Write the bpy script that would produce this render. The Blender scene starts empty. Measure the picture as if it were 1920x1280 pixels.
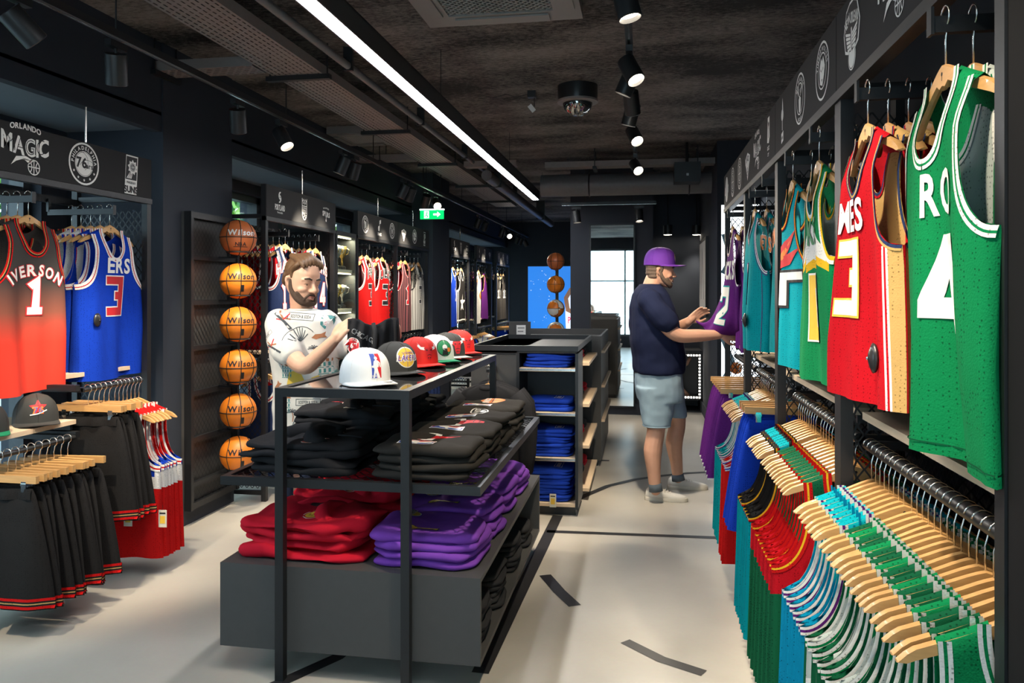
import bpy, bmesh, math, random
from math import sin, cos, pi, sqrt, radians, atan2
from mathutils import Vector, Matrix
from mathutils.geometry import tessellate_polygon
from mathutils.bvhtree import BVHTree
from mathutils import noise as mnoise

SC = bpy.context.scene
COL = SC.collection
random.seed(7)

# ------------------------------------------------------------------ camera
FPX = 1442.0                      # focal length in pixels of the 1920 px wide frame
YAW = math.atan(246.0 / FPX)
HOR = 550.0                       # pixel row of the horizon
CAMZ = 1.5
cam = bpy.data.cameras.new('camera')
cam.sensor_width = 36.0
cam.lens = 36.0 * FPX / 1920.0
cam.shift_y = -(640.0 - HOR) / 1920.0
cam.clip_start = 0.05
camo = bpy.data.objects.new('camera', cam)
camo.location = (0, 0, CAMZ)
camo.rotation_euler = (pi / 2, 0, YAW)
COL.objects.link(camo)
SC.camera = camo

# ------------------------------------------------------------------ exposure, world, sun
SC.view_settings.view_transform = 'Standard'
SC.view_settings.look = 'None'
SC.view_settings.gamma = 1.0
SC.view_settings.use_curve_mapping = False
SC.view_settings.exposure = 0.66
world = bpy.data.worlds.new('sky')
SC.world = world
world.use_nodes = True
_bg = world.node_tree.nodes['Background']
_bg.inputs[0].default_value = (0.72, 0.87, 1.0, 1)
_bg.inputs[1].default_value = 3.6
try:
    SC.cycles.max_bounces = 6
    SC.cycles.diffuse_bounces = 3
    SC.cycles.glossy_bounces = 3
    SC.cycles.transmission_bounces = 4
    SC.cycles.transparent_max_bounces = 8
    SC.cycles.caustics_reflective = False
    SC.cycles.caustics_refractive = False
    SC.cycles.sample_clamp_indirect = 4.0
    SC.cycles.use_denoising = True
except Exception:
    pass
SPOT_W = 92.0                     # watts of one track spot
LAMP_E = 40.0                     # emission of the pendant lamp diffuser

# ------------------------------------------------------------------ pixel helpers
def W(px, py, d):
    """pixel and depth along the optical axis -> world point"""
    xc = (px - 960.0) / FPX * d
    return Vector((xc * cos(YAW) - d * sin(YAW), xc * sin(YAW) + d * cos(YAW), CAMZ - (py - HOR) / FPX * d))

def on_z(px, py, z):
    return W(px, py, (CAMZ - z) * FPX / (py - HOR))

# ------------------------------------------------------------------ materials
MATS = {}
def mat(name, col, rough=0.6, metal=0.0, kind=None, scale=60.0, amt=0.12, bump=0.0, emit=0.0, sheen=0.0, alpha=None, spec=None, coat=0.0, dots=0.0):
    if name in MATS:
        return MATS[name]
    m = bpy.data.materials.new(name)
    m.use_nodes = True
    nt = m.node_tree
    b = nt.nodes['Principled BSDF']
    c = (col[0], col[1], col[2], 1)
    b.inputs['Base Color'].default_value = c
    b.inputs['Roughness'].default_value = rough
    b.inputs['Metallic'].default_value = metal
    if spec is not None:
        b.inputs['Specular IOR Level'].default_value = spec
    if sheen:
        b.inputs['Sheen Weight'].default_value = sheen
    if coat:
        b.inputs['Coat Weight'].default_value = coat
    if emit:
        b.inputs['Emission Color'].default_value = c
        b.inputs['Emission Strength'].default_value = emit
    if kind:
        tc = nt.nodes.new('ShaderNodeTexCoord')
        mp = nt.nodes.new('ShaderNodeMapping')
        nt.links.new(tc.outputs['Object'], mp.inputs['Vector'])
        if kind == 'wood':
            mp.inputs['Scale'].default_value = (3, 28, 28)
        tx = nt.nodes.new('ShaderNodeTexNoise')
        tx.inputs['Scale'].default_value = scale
        tx.inputs['Detail'].default_value = 5
        nt.links.new(mp.outputs['Vector'], tx.inputs['Vector'])
        mx = nt.nodes.new('ShaderNodeMix')
        mx.data_type = 'RGBA'
        lo = tuple(max(0, v * (1 - amt)) for v in col) + (1,)
        hi = tuple(min(1, v * (1 + amt)) for v in col) + (1,)
        mx.inputs['A'].default_value = lo
        mx.inputs['B'].default_value = hi
        nt.links.new(tx.outputs['Fac'], mx.inputs['Factor'])
        csrc = mx.outputs['Result']
        if dots:
            vd = nt.nodes.new('ShaderNodeTexVoronoi'); vd.inputs['Scale'].default_value = 105; vd.inputs['Randomness'].default_value = 0.45
            nt.links.new(mp.outputs['Vector'], vd.inputs['Vector'])
            rp = nt.nodes.new('ShaderNodeValToRGB'); q = rp.color_ramp.elements
            q[0].position = 0.16; q[0].color = (1 - dots,) * 3 + (1,); q[1].position = 0.26; q[1].color = (1, 1, 1, 1)
            nt.links.new(vd.outputs['Distance'], rp.inputs[0])
            md = nt.nodes.new('ShaderNodeMix'); md.data_type = 'RGBA'; md.blend_type = 'MULTIPLY'; md.inputs['Factor'].default_value = 1.0
            nt.links.new(csrc, md.inputs['A']); nt.links.new(rp.outputs[0], md.inputs['B']); csrc = md.outputs['Result']
        nt.links.new(csrc, b.inputs['Base Color'])
        if bump:
            src = tx.outputs['Fac']
            if kind == 'knit':
                vo = nt.nodes.new('ShaderNodeTexVoronoi')
                vo.inputs['Scale'].default_value = 260
                nt.links.new(mp.outputs['Vector'], vo.inputs['Vector'])
                src = vo.outputs['Distance']
            bp = nt.nodes.new('ShaderNodeBump')
            bp.inputs['Strength'].default_value = bump
            bp.inputs['Distance'].default_value = 0.0012
            nt.links.new(src, bp.inputs['Height'])
            nt.links.new(bp.outputs['Normal'], b.inputs['Normal'])
    MATS[name] = m
    return m

def cloth(name, col, bump=0.25, dots=0.0):
    return mat(name, col, rough=0.9, kind='knit', scale=25, amt=0.08, bump=bump, spec=0.10, dots=dots)

BLACK = mat('black powder coated metal', (0.012, 0.013, 0.015), 0.42, kind='n', scale=90, amt=0.2)
PANEL = mat('dark grey laminate', (0.058, 0.057, 0.056), 0.55, kind='n', scale=30, amt=0.08)
HEADM = mat('charcoal header board', (0.010, 0.010, 0.0115), 0.8, kind='n', scale=30, amt=0.08)
WALLM = mat('dark blue grey wall paint', (0.022, 0.0275, 0.040), 0.75, kind='n', scale=8, amt=0.1)
STEEL = mat('brushed hook steel', (0.72, 0.70, 0.66), 0.25, 1.0, kind='n', scale=200, amt=0.05)
CHROME = mat('bright steel', (0.8, 0.8, 0.8), 0.12, 1.0)
WHITEP = mat('white print', (0.80, 0.79, 0.76), 0.6)
BLACKP = mat('black print', (0.01, 0.01, 0.012), 0.6)
HWOOD = mat('varnished beech wood', (0.60, 0.33, 0.12), 0.38, kind='wood', scale=4, amt=0.25, coat=0.2)
PWOOD = mat('pale maple board', (0.72, 0.55, 0.38), 0.5, kind='wood', scale=5, amt=0.15)
RED = mat('red print', (0.55, 0.012, 0.02), 0.6)
BLUEP = mat('blue print', (0.02, 0.06, 0.36), 0.6)
GOLDP = mat('gold print', (0.80, 0.50, 0.05), 0.6)
PURPLEP = mat('purple print', (0.13, 0.03, 0.30), 0.6)
GREENP = mat('green print', (0.01, 0.22, 0.08), 0.6)
ORANGEP = mat('orange print', (0.80, 0.20, 0.02), 0.6)
GREYP = mat('grey print', (0.25, 0.25, 0.25), 0.6)
TEALP = mat('teal print', (0.0, 0.28, 0.30), 0.6)
NAVYP = mat('navy print', (0.015, 0.03, 0.12), 0.6)
SKIN = mat('skin', (0.60, 0.345, 0.235), 0.5, kind='n', scale=30, amt=0.07, bump=0.05)
SKIN2 = mat('tanned skin', (0.56, 0.30, 0.20), 0.5, kind='n', scale=30, amt=0.07, bump=0.05)

# ------------------------------------------------------------------ mesh builder
class MB:
    def __init__(self):
        self.v = []; self.f = []; self.m = []; self.ms = []
    def mi(self, m):
        if m not in self.ms:
            self.ms.append(m)
        return self.ms.index(m)
    def add(self, vs, fs, m):
        o = len(self.v); k = self.mi(m)
        self.v += [tuple(p) for p in vs]
        for f in fs:
            self.f.append(tuple(i + o for i in f)); self.m.append(k)
        return self
    def box(self, c, s, m, rot=None):
        hx, hy, hz = s[0] / 2, s[1] / 2, s[2] / 2
        vs = [Vector((x, y, z)) for x in (-hx, hx) for y in (-hy, hy) for z in (-hz, hz)]
        if rot is not None:
            vs = [rot @ p for p in vs]
        vs = [(p[0] + c[0], p[1] + c[1], p[2] + c[2]) for p in vs]
        return self.add(vs, [(0, 1, 3, 2), (4, 6, 7, 5), (0, 4, 5, 1), (2, 3, 7, 6), (0, 2, 6, 4), (1, 5, 7, 3)], m)
    def bb(self, x0, x1, y0, y1, z0, z1, m):
        return self.box(((x0 + x1) / 2, (y0 + y1) / 2, (z0 + z1) / 2), (abs(x1 - x0), abs(y1 - y0), abs(z1 - z0)), m)
    def tube(self, pts, r, m, n=8, cap=True, closed=False):
        pts = [Vector(p) for p in pts]
        rs = r if isinstance(r, (list, tuple)) else [r] * len(pts)
        N = len(pts); vs = []; up = None
        for i, p in enumerate(pts):
            if closed:
                t = pts[(i + 1) % N] - pts[i - 1]
            else:
                t = pts[min(i + 1, N - 1)] - pts[max(i - 1, 0)]
            t.normalize()
            if up is None:
                up = Vector((0, 0, 1)) if abs(t.z) < 0.9 else Vector((1, 0, 0))
            a = t.cross(up)
            if a.length < 1e-6:
                a = t.orthogonal()
            a.normalize(); b = a.cross(t).normalized(); up = b
            for k in range(n):
                q = 2 * pi * k / n
                vs.append(p + (a * cos(q) + b * sin(q)) * rs[i])
        fs = []
        M = N if closed else N - 1
        for i in range(M):
            j = (i + 1) % N
            for k in range(n):
                l = (k + 1) % n
                fs.append((i * n + k, i * n + l, j * n + l, j * n + k))
        if cap and not closed:
            fs.append(tuple(range(n - 1, -1, -1))); fs.append(tuple((N - 1) * n + k for k in range(n)))
        return self.add(vs, fs, m)
    def cyl(self, a, b, r, m, n=12):
        return self.tube([a, b], r, m, n)
    def loft(self, rings, m, cap0=True, cap1=True):
        n = len(rings[0]); vs = [p for r in rings for p in r]; fs = []
        for i in range(len(rings) - 1):
            for k in range(n):
                l = (k + 1) % n
                fs.append((i * n + k, i * n + l, (i + 1) * n + l, (i + 1) * n + k))
        if cap0:
            fs.append(tuple(range(n - 1, -1, -1)))
        if cap1:
            o = (len(rings) - 1) * n; fs.append(tuple(o + k for k in range(n)))
        return self.add(vs, fs, m)
    def lathe(self, prof, m, n=24, c=(0, 0, 0), axis='z'):
        rings = []
        for (r, z) in prof:
            ring = []
            for k in range(n):
                a = 2 * pi * k / n
                x, y, zz = r * cos(a), r * sin(a), z
                if axis == 'y':
                    x, y, zz = r * cos(a), z, -r * sin(a)
                ring.append((x + c[0], y + c[1], zz + c[2]))
            rings.append(ring)
        return self.loft(rings, m)
    def prism(self, poly, y0, y1, m):
        """polygon in XZ extruded along Y"""
        n = len(poly)
        vs = [(p[0], y0, p[1]) for p in poly] + [(p[0], y1, p[1]) for p in poly]
        tri = tessellate_polygon([[Vector((p[0], p[1], 0)) for p in poly]])
        fs = [tuple(t) for t in tri] + [tuple(i + n for i in reversed(t)) for t in tri]
        fs += [(i, (i + 1) % n, n + (i + 1) % n, n + i) for i in range(n)]
        return self.add(vs, fs, m)
    def mesh(self, name, smooth=False, weld=False, fixn=True):
        me = bpy.data.meshes.new(name)
        me.from_pydata(self.v, [], self.f)
        for m in self.ms:
            me.materials.append(m)
        me.polygons.foreach_set('material_index', self.m)
        if weld or fixn:
            bm = bmesh.new(); bm.from_mesh(me)
            if weld:
                bmesh.ops.remove_doubles(bm, verts=bm.verts, dist=1e-5)
            if fixn:
                bmesh.ops.recalc_face_normals(bm, faces=bm.faces)
            bm.to_mesh(me); bm.free()
        if smooth:
            me.polygons.foreach_set('use_smooth', [True] * len(me.polygons))
            if smooth == 'auto':
                me.set_sharp_from_angle(angle=radians(40))
        me.update()
        return me
    def build(self, name, parent=None, loc=(0, 0, 0), rz=0.0, smooth=False, weld=False, fixn=True):
        return link(name, self.mesh(name, smooth, weld, fixn), parent, loc, rz)

def link(name, me, parent=None, loc=(0, 0, 0), rz=0.0):
    o = bpy.data.objects.new(name, me)
    COL.objects.link(o)
    o.location = loc
    o.rotation_euler = (0, 0, rz)
    if parent is not None:
        o.parent = parent
    return o

def tag(o, label=None, cat=None, group=None, kind=None):
    if label: o['label'] = label
    if cat: o['category'] = cat
    if group: o['group'] = group
    if kind: o['kind'] = kind
    return o

def thing(name, label, cat, loc=(0, 0, 0), rz=0.0, group=None):
    return tag(link(name, None, None, loc, rz), label, cat, group)

def struct(name, mb, **k):
    return tag(mb.build(name, **k), kind='structure')

def copy_tree(o, parent=None, loc=None, rz=None, label=None, group=None):
    c = o.copy(); COL.objects.link(c); c.parent = parent
    if loc is not None: c.location = loc
    if rz is not None: c.rotation_euler = (0, 0, rz)
    if label: c['label'] = label
    if group: c['group'] = group
    for ch in o.children:
        copy_tree(ch, c)
    return c

def move(o, loc, rz=0.0, label=None, group=None):
    o.location = loc; o.rotation_euler = (0, 0, rz)
    if label: o['label'] = label
    if group: o['group'] = group
    return o

# ------------------------------------------------------------------ flat print shapes
_GL = {}
def glyph(ch, off=0.0, shear=0.0):
    k = (ch, off, shear)
    if k in _GL:
        return _GL[k]
    cu = bpy.data.curves.new('g', 'FONT')
    cu.body = ch; cu.size = 1.0; cu.resolution_u = 3; cu.offset = off; cu.shear = shear
    ob = bpy.data.objects.new('g', cu)
    me = ob.to_mesh()
    vs = [(v.co.x, v.co.y) for v in me.vertices]
    fs = [tuple(p.vertices) for p in me.polygons]
    ob.to_mesh_clear()
    bpy.data.objects.remove(ob); bpy.data.curves.remove(cu)
    if vs:
        x0 = min(v[0] for v in vs); x1 = max(v[0] for v in vs)
        vs = [(v[0] - x0, v[1]) for v in vs]
        w = x1 - x0
    else:
        w = 0.3
    _GL[k] = (vs, fs, w)
    return _GL[k]

DIG = {  # block digits as strokes on a 0..1 x 0..1.5 box
    '0': [[(0, 0), (0, 1.5), (1, 1.5), (1, 0), (0, 0)]],
    '1': [[(0.2, 1.25), (0.55, 1.5), (0.55, 0)], [(0.15, 0), (0.95, 0)]],
    '2': [[(0, 1.15), (0, 1.5), (1, 1.5), (1, 0.85), (0, 0.25), (0, 0), (1, 0)]],
    '3': [[(0, 1.36), (0, 1.5), (1, 1.5), (1, 0.76), (0.5, 0.76)], [(1, 0.76), (1, 0), (0, 0), (0, 0.14)]],
    '4': [[(0.75, 0), (0.75, 1.5), (0.6, 1.5), (0, 0.5), (0, 0.4), (1.1, 0.4)]],
}

class Flat:
    """printed artwork made of coloured 2D shapes; every layer lies a hair above the one before"""
    def __init__(self):
        self.L = []; self.lev = 0
    def up(self):
        self.lev += 1; return self
    def raw(self, vs, fs, m):
        self.L.append(([tuple(v) for v in vs], fs, m, self.lev)); return self
    def poly(self, pts, m=WHITEP):
        tri = tessellate_polygon([[Vector((p[0], p[1], 0)) for p in pts]])
        return self.raw(pts, [tuple(t) for t in tri], m)
    def rect(self, x0, y0, x1, y1, m=WHITEP):
        return self.raw([(x0, y0), (x1, y0), (x1, y1), (x0, y1)], [(0, 1, 2, 3)], m)
    def disc(self, x, y, r, m=WHITEP, n=28, ry=None):
        ry = ry or r
        return self.raw([(x + r * cos(2 * pi * k / n), y + ry * sin(2 * pi * k / n)) for k in range(n)], [tuple(range(n))], m)
    def ring(self, x, y, r0, r1, m=WHITEP, n=36, a0=0, a1=2 * pi, sx=1.0):
        vs = []
        for k in range(n + 1):
            a = a0 + (a1 - a0) * k / n
            vs += [(x + sx * r0 * cos(a), y + r0 * sin(a)), (x + sx * r1 * cos(a), y + r1 * sin(a))]
        return self.raw(vs, [(2 * k, 2 * k + 1, 2 * k + 3, 2 * k + 2) for k in range(n)], m)
    def stroke(self, pts, w, m=WHITEP):
        N = len(pts); vs = []; fs = []
        closed = N > 2 and pts[0] == pts[-1]
        for i in range(N):
            p = Vector(pts[i])
            a = Vector(pts[i - 1]) if i > 0 else (Vector(pts[-2]) if closed else None)
            b = Vector(pts[i + 1]) if i < N - 1 else (Vector(pts[1]) if closed else None)
            d0 = (p - a).normalized() if a is not None else None
            d1 = (b - p).normalized() if b is not None else None
            d0 = d0 or d1; d1 = d1 or d0
            n0 = Vector((-d0.y, d0.x)); n1 = Vector((-d1.y, d1.x))
            nn = n0 + n1
            if nn.length < 1e-4: nn = n0.copy()
            nn.normalize()
            k = min(2.0, 1.0 / max(0.35, nn.dot(n0)))
            vs += [tuple(p + nn * w * .5 * k), tuple(p - nn * w * .5 * k)]
        fs = [(2 * i, 2 * i + 1, 2 * i + 3, 2 * i + 2) for i in range(N - 1)]
        return self.raw(vs, fs, m)
    def star(self, x, y, r, m=WHITEP, n=5, ri=0.42, a0=pi / 2):
        return self.poly([(x + (r if k % 2 == 0 else r * ri) * cos(a0 + pi * k / n), y + (r if k % 2 == 0 else r * ri) * sin(a0 + pi * k / n)) for k in range(2 * n)], m)
    def width(self, s, size, sx=1.0, off=0.0, gap=0.07):
        return sum((glyph(c, off)[2] + gap) * size * sx for c in s) - gap * size * sx
    def text(self, s, x, y, size, m=WHITEP, sx=1.0, off=0.02, gap=0.07, shear=0.0, rot=0.0, tilt=0.0):
        """centred on x, baseline y; tilt lifts the baseline as an arch"""
        w = self.width(s, size, sx, off, gap)
        cx = -w / 2
        for c in s:
            vs, fs, gw = glyph(c, off, shear)
            out = []
            for (u, v) in vs:
                px = cx + u * size * sx; py = v * size
                if tilt:
                    py += tilt * (1 - (2 * px / w) ** 2)
                out.append((x + px * cos(rot) - py * sin(rot), y + px * sin(rot) + py * cos(rot)))
            if fs:
                self.raw(out, fs, m)
            cx += (gw + gap) * size * sx
        return self
    def arc_text(self, s, x, y, r, size, m=WHITEP, a_mid=pi / 2, off=0.02, gap=0.12, sx=1.0, inside=False):
        w = self.width(s, size, sx, off, gap); cx = -w / 2
        for c in s:
            vs, fs, gw = glyph(c, off)
            g = gw * size * sx
            t = (cx + g / 2) / r
            a = a_mid - t if not inside else a_mid + t
            out = []
            for (u, v) in vs:
                lx = (u * size * sx - g / 2); ly = v * size
                rr = r + ly if not inside else r - ly
                ca, sa = cos(a), sin(a)
                if not inside:
                    out.append((x + rr * ca + lx * sa, y + rr * sa - lx * ca))
                else:
                    out.append((x + rr * ca - lx * sa, y + rr * sa + lx * ca))
            if fs:
                self.raw(out, fs, m)
            cx += (gw + gap) * size * sx
        return self
    def digits(self, s, x, y, h, m=WHITEP, edge=None, wd=0.30, ew=0.09, asp=0.62, edge2=None):
        """block numerals centred at x, y = bottom, height h"""
        n = len(s); cell = h * asp; gap = h * 0.13
        tot = n * cell + (n - 1) * gap
        lay = ([(edge2, wd + 2 * ew)] if edge2 else []) + ([(edge, wd + ew)] if edge else []) + [(m, wd)]
        for mm, w in lay:
            for i, c in enumerate(s):
                ox = x - tot / 2 + i * (cell + gap); wl = wd * h / 1.5
                for st in DIG[c]:
                    pts = [(ox + wl / 2 + p[0] * (cell - wl), y + wl / 2 + p[1] / 1.5 * (h - wl)) for p in st]
                    pts = [(round(a, 5), round(b, 5)) for a, b in pts]
                    if len(pts) > 1:
                        ext = (w * h / 1.5) / 2 - wl * .5 + wl * .12
                        if pts[0] != pts[-1]:
                            a = Vector(pts[0]); b = Vector(pts[1]); d = (a - b).normalized()
                            pts[0] = tuple(a + d * (ext if mm is not m or True else 0))
                            a = Vector(pts[-1]); b = Vector(pts[-2]); d = (a - b).normalized()
                            pts[-1] = tuple(a + d * ext)
                        self.stroke(pts, w * h / 1.5, mm)
            self.up()
        return self
    def moved(self, dx, dy, s=1.0, rot=0.0, sx=1.0):
        f = Flat(); f.lev = self.lev
        for vs, fs, m, l in self.L:
            f.L.append(([(dx + s * (sx * a * cos(rot) - b * sin(rot)), dy + s * (sx * a * sin(rot) + b * cos(rot))) for a, b in vs], fs, m, l))
        return f
    def mono(self, m):
        f = Flat(); f.L = [(v, fs, m, l) for v, fs, _, l in self.L]; f.lev = self.lev
        return f
    def extend(self, o, lift=0):
        for vs, fs, m, l in o.L:
            self.L.append((vs, fs, m, l + self.lev + lift))
        self.lev += o.lev + lift
        return self
    def cutmesh(self, step):
        """split along a grid so the print can bend with what it is printed on"""
        bm = bmesh.new(); ms = []; lay = bm.faces.layers.int.new('lev')
        lv = bm.verts.layers.int.new('lev')
        for vs, fs, m, l in self.L:
            if m not in ms: ms.append(m)
            bv = [bm.verts.new((a, b, 0)) for a, b in vs]
            for v in bv: v[lv] = l
            for f in fs:
                try:
                    F = bm.faces.new([bv[i] for i in f]); F.material_index = ms.index(m)
                except ValueError:
                    pass
        if step:
            for ax in (0, 1):
                lo = min(v.co[ax] for v in bm.verts); hi = max(v.co[ax] for v in bm.verts)
                k = math.ceil(lo / step)
                while k * step < hi:
                    co = [0, 0, 0]; no = [0, 0, 0]; co[ax] = k * step + 1e-5; no[ax] = 1
                    old = set(bm.verts)
                    r = bmesh.ops.bisect_plane(bm, geom=bm.verts[:] + bm.edges[:] + bm.faces[:], plane_co=co, plane_no=no, dist=1e-7)
                    for v in bm.verts:
                        if v not in old:
                            for e in v.link_edges:
                                ov = e.other_vert(v)
                                if ov in old:
                                    v[lv] = ov[lv]; break
                    k += 1
        vs = [(v.co.x, v.co.y, v[lv]) for v in bm.verts]
        bm.verts.index_update()
        fs = [[v.index for v in f.verts] for f in bm.faces]
        mi = [f.material_index for f in bm.faces]
        bm.free()
        return vs, fs, mi, ms
    def to_mesh(self, name, fn, step=None):
        """fn(x, y, lift) -> point"""
        vs, fs, mi, ms = self.cutmesh(step)
        me = bpy.data.meshes.new(name)
        me.from_pydata([tuple(fn(a, b, l)) for a, b, l in vs], [], fs)
        for m in ms: me.materials.append(m)
        me.polygons.foreach_set('material_index', mi)
        me.update()
        return me
    def panel(self, name, parent, org, rgt, up, eps=0.0012, step=None):
        org = Vector(org); rgt = Vector(rgt); up = Vector(up); nn = rgt.cross(up).normalized()
        return link(name, self.to_mesh(name, lambda a, b, l: org + rgt * a + up * b + nn * (eps + 0.0005 * l)), parent)
    def project(self, name, parent, bvh, org, rgt, up, eps=0.0025, step=0.012, dist=1.0, only=None):
        """cast the print along its own normal onto a surface (bvh in the parent's space)"""
        org = Vector(org); rgt = Vector(rgt); up = Vector(up); nn = rgt.cross(up).normalized()
        last = [None]
        def fn(a, b, l):
            p = org + rgt * a + up * b
            h = bvh.ray_cast(p + nn * dist * 0.5, -nn, dist)
            if h[0] is None:
                q = p if last[0] is None else Vector(p) + nn * last[0]
            else:
                q = h[0]; last[0] = (q - p).dot(nn)
            return q + nn * (eps + 0.0005 * l)
        return link(name, self.to_mesh(name, fn, step), parent)

def wrinkle(me, amp, f1=9.0, f2=26.0, seed=0.0, zmin=None):
    """soft creases: push vertices along their normals with layered noise"""
    off = Vector((seed * 3.1, seed * 1.7, seed * 2.3))
    ns = [v.normal.copy() for v in me.vertices]
    for v, n in zip(me.vertices, ns):
        q = v.co + off
        d = mnoise.noise(q * f1) + .45 * mnoise.noise(q * f2)
        v.co += n * d * amp
        if zmin is not None and v.co.z < zmin: v.co.z = zmin
    me.update()

def bvh_of(me):
    return BVHTree.FromPolygons([v.co.copy() for v in me.vertices], [tuple(p.vertices) for p in me.polygons])
# ================================================================== the room
XL, XR, YF, YB, ZC = -3.6, 1.16, -2.4, 16.6, 3.05

def floor_mat():
    m = bpy.data.materials.new('polished pale concrete')
    m.use_nodes = True; nt = m.node_tree; b = nt.nodes['Principled BSDF']
    tc = nt.nodes.new('ShaderNodeTexCoord')
    n1 = nt.nodes.new('ShaderNodeTexNoise'); n1.inputs['Scale'].default_value = 1.3; n1.inputs['Detail'].default_value = 6
    n2 = nt.nodes.new('ShaderNodeTexNoise'); n2.inputs['Scale'].default_value = 55; n2.inputs['Detail'].default_value = 3
    nt.links.new(tc.outputs['Object'], n1.inputs['Vector']); nt.links.new(tc.outputs['Object'], n2.inputs['Vector'])
    r = nt.nodes.new('ShaderNodeValToRGB')
    r.color_ramp.elements[0].position = 0.3; r.color_ramp.elements[0].color = (0.43, 0.395, 0.34, 1)
    r.color_ramp.elements[1].position = 0.72; r.color_ramp.elements[1].color = (0.57, 0.535, 0.47, 1)
    nt.links.new(n1.outputs['Fac'], r.inputs['Fac'])
    mx = nt.nodes.new('ShaderNodeMix'); mx.data_type = 'RGBA'; mx.blend_type = 'MULTIPLY'; mx.inputs['Factor'].default_value = 0.10
    nt.links.new(r.outputs['Color'], mx.inputs['A']); nt.links.new(n2.outputs['Color'], mx.inputs['B'])
    nt.links.new(mx.outputs['Result'], b.inputs['Base Color'])
    b.inputs['Roughness'].default_value = 0.33
    return m

def ceil_mat():
    m = bpy.data.materials.new('sprayed dark ceiling')
    m.use_nodes = True; nt = m.node_tree; b = nt.nodes['Principled BSDF']
    tc = nt.nodes.new('ShaderNodeTexCoord'); mp = nt.nodes.new('ShaderNodeMapping')
    mp.inputs['Scale'].default_value = (1.0, 2.0, 1.0)
    nt.links.new(tc.outputs['Object'], mp.inputs['Vector'])
    n1 = nt.nodes.new('ShaderNodeTexNoise'); n1.inputs['Scale'].default_value = 24; n1.inputs['Detail'].default_value = 10; n1.inputs['Roughness'].default_value = 0.8
    n3 = nt.nodes.new('ShaderNodeTexNoise'); n3.inputs['Scale'].default_value = 1.1; n3.inputs['Detail'].default_value = 3
    nt.links.new(mp.outputs['Vector'], n1.inputs['Vector']); nt.links.new(mp.outputs['Vector'], n3.inputs['Vector'])
    r = nt.nodes.new('ShaderNodeValToRGB')
    r.color_ramp.elements[0].position = 0.43; r.color_ramp.elements[0].color = (0.016, 0.014, 0.013, 1)
    r.color_ramp.elements[1].position = 0.60; r.color_ramp.elements[1].color = (0.30, 0.265, 0.24, 1)
    mul = nt.nodes.new('ShaderNodeMath'); mul.operation = 'MULTIPLY_ADD'
    mul.inputs[1].default_value = 0.45
    nt.links.new(n3.outputs['Fac'], mul.inputs[0])
    sc = nt.nodes.new('ShaderNodeMath'); sc.operation = 'MULTIPLY'; sc.inputs[1].default_value = 0.56
    nt.links.new(n1.outputs['Fac'], sc.inputs[0]); nt.links.new(sc.outputs[0], mul.inputs[2])
    nt.links.new(mul.outputs[0], r.inputs['Fac']); nt.links.new(r.outputs['Color'], b.inputs['Base Color'])
    b.inputs['Roughness'].default_value = 0.9
    bp = nt.nodes.new('ShaderNodeBump'); bp.inputs['Strength'].default_value = 0.9; bp.inputs['Distance'].default_value = 0.02
    nt.links.new(n1.outputs['Fac'], bp.inputs['Height']); nt.links.new(bp.outputs['Normal'], b.inputs['Normal'])
    return m

FLOORM = floor_mat(); CEILM = ceil_mat()
SOFFIT = mat('soffit paint', (0.16, 0.19, 0.22), 0.7, kind='n', scale=6, amt=0.08)
FRAMEM = mat('window frame aluminium', (0.03, 0.035, 0.04), 0.45, kind='n', scale=40, amt=0.1)
GLASS = bpy.data.materials.new('clear glass'); GLASS.use_nodes = True
_nt = GLASS.node_tree; _nt.nodes.clear()
_o = _nt.nodes.new('ShaderNodeOutputMaterial'); _t = _nt.nodes.new('ShaderNodeBsdfTransparent'); _g = _nt.nodes.new('ShaderNodeBsdfGlossy')
_t.inputs[0].default_value = (0.86, 0.94, 0.95, 1); _g.inputs['Roughness'].default_value = 0.02
_x = _nt.nodes.new('ShaderNodeMixShader'); _x.inputs[0].default_value = 0.05
_nt.links.new(_t.outputs[0], _x.inputs[1]); _nt.links.new(_g.outputs[0], _x.inputs[2]); _nt.links.new(_x.outputs[0], _o.inputs[0])
MIRROR = mat('silvered mirror', (0.86, 0.87, 0.86), 0.015, 1.0)

flo = struct('floor', MB().bb(XL - .3, XR + .3, YF - .3, YB + .3, -0.12, 0, FLOORM))
LINEM = mat('black court tape', (0.02, 0.02, 0.022), 0.45, kind='n', scale=80, amt=0.15)
def floor_strip(pts, w):
    """black court line through world points"""
    f = Flat().stroke([(p[0], p[1]) for p in pts], w, LINEM)
    return f.panel('floor_line', flo, (0, 0, 0), (1, 0, 0), (0, 1, 0), eps=0.0015)
def fpx(px, py):
    p = on_z(px, py, 0.0); return (p.x, p.y)
floor_strip([fpx(*p) for p in ((1058, 948), (1095, 930), (1140, 911), (1190, 899), (1240, 892), (1290, 887), (1345, 884))], 0.055)
floor_strip([fpx(1025, 996), fpx(1480, 1013)], 0.05)
floor_strip([fpx(1022, 1078), fpx(1048, 1108), fpx(1078, 1136)], 0.065)
floor_strip([fpx(1172, 1202), fpx(1240, 1236), fpx(1320, 1262)], 0.055)
floor_strip([fpx(1046, 966), fpx(1015, 1030), fpx(965, 1130), fpx(900, 1262)], 0.07)  # court line beside the table box, partly the box's shadow painted dark
floor_strip([(-1.62, 2.35), fpx(632, 1232), (-1.02, 4.2)], 0.06)
floor_strip([(-2.2, 6.9), (-0.3, 6.95)], 0.05)

struct('ceiling', MB().bb(XL - .3, XR + .3, YF - .3, YB + .3, ZC, ZC + .12, CEILM))

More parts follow.
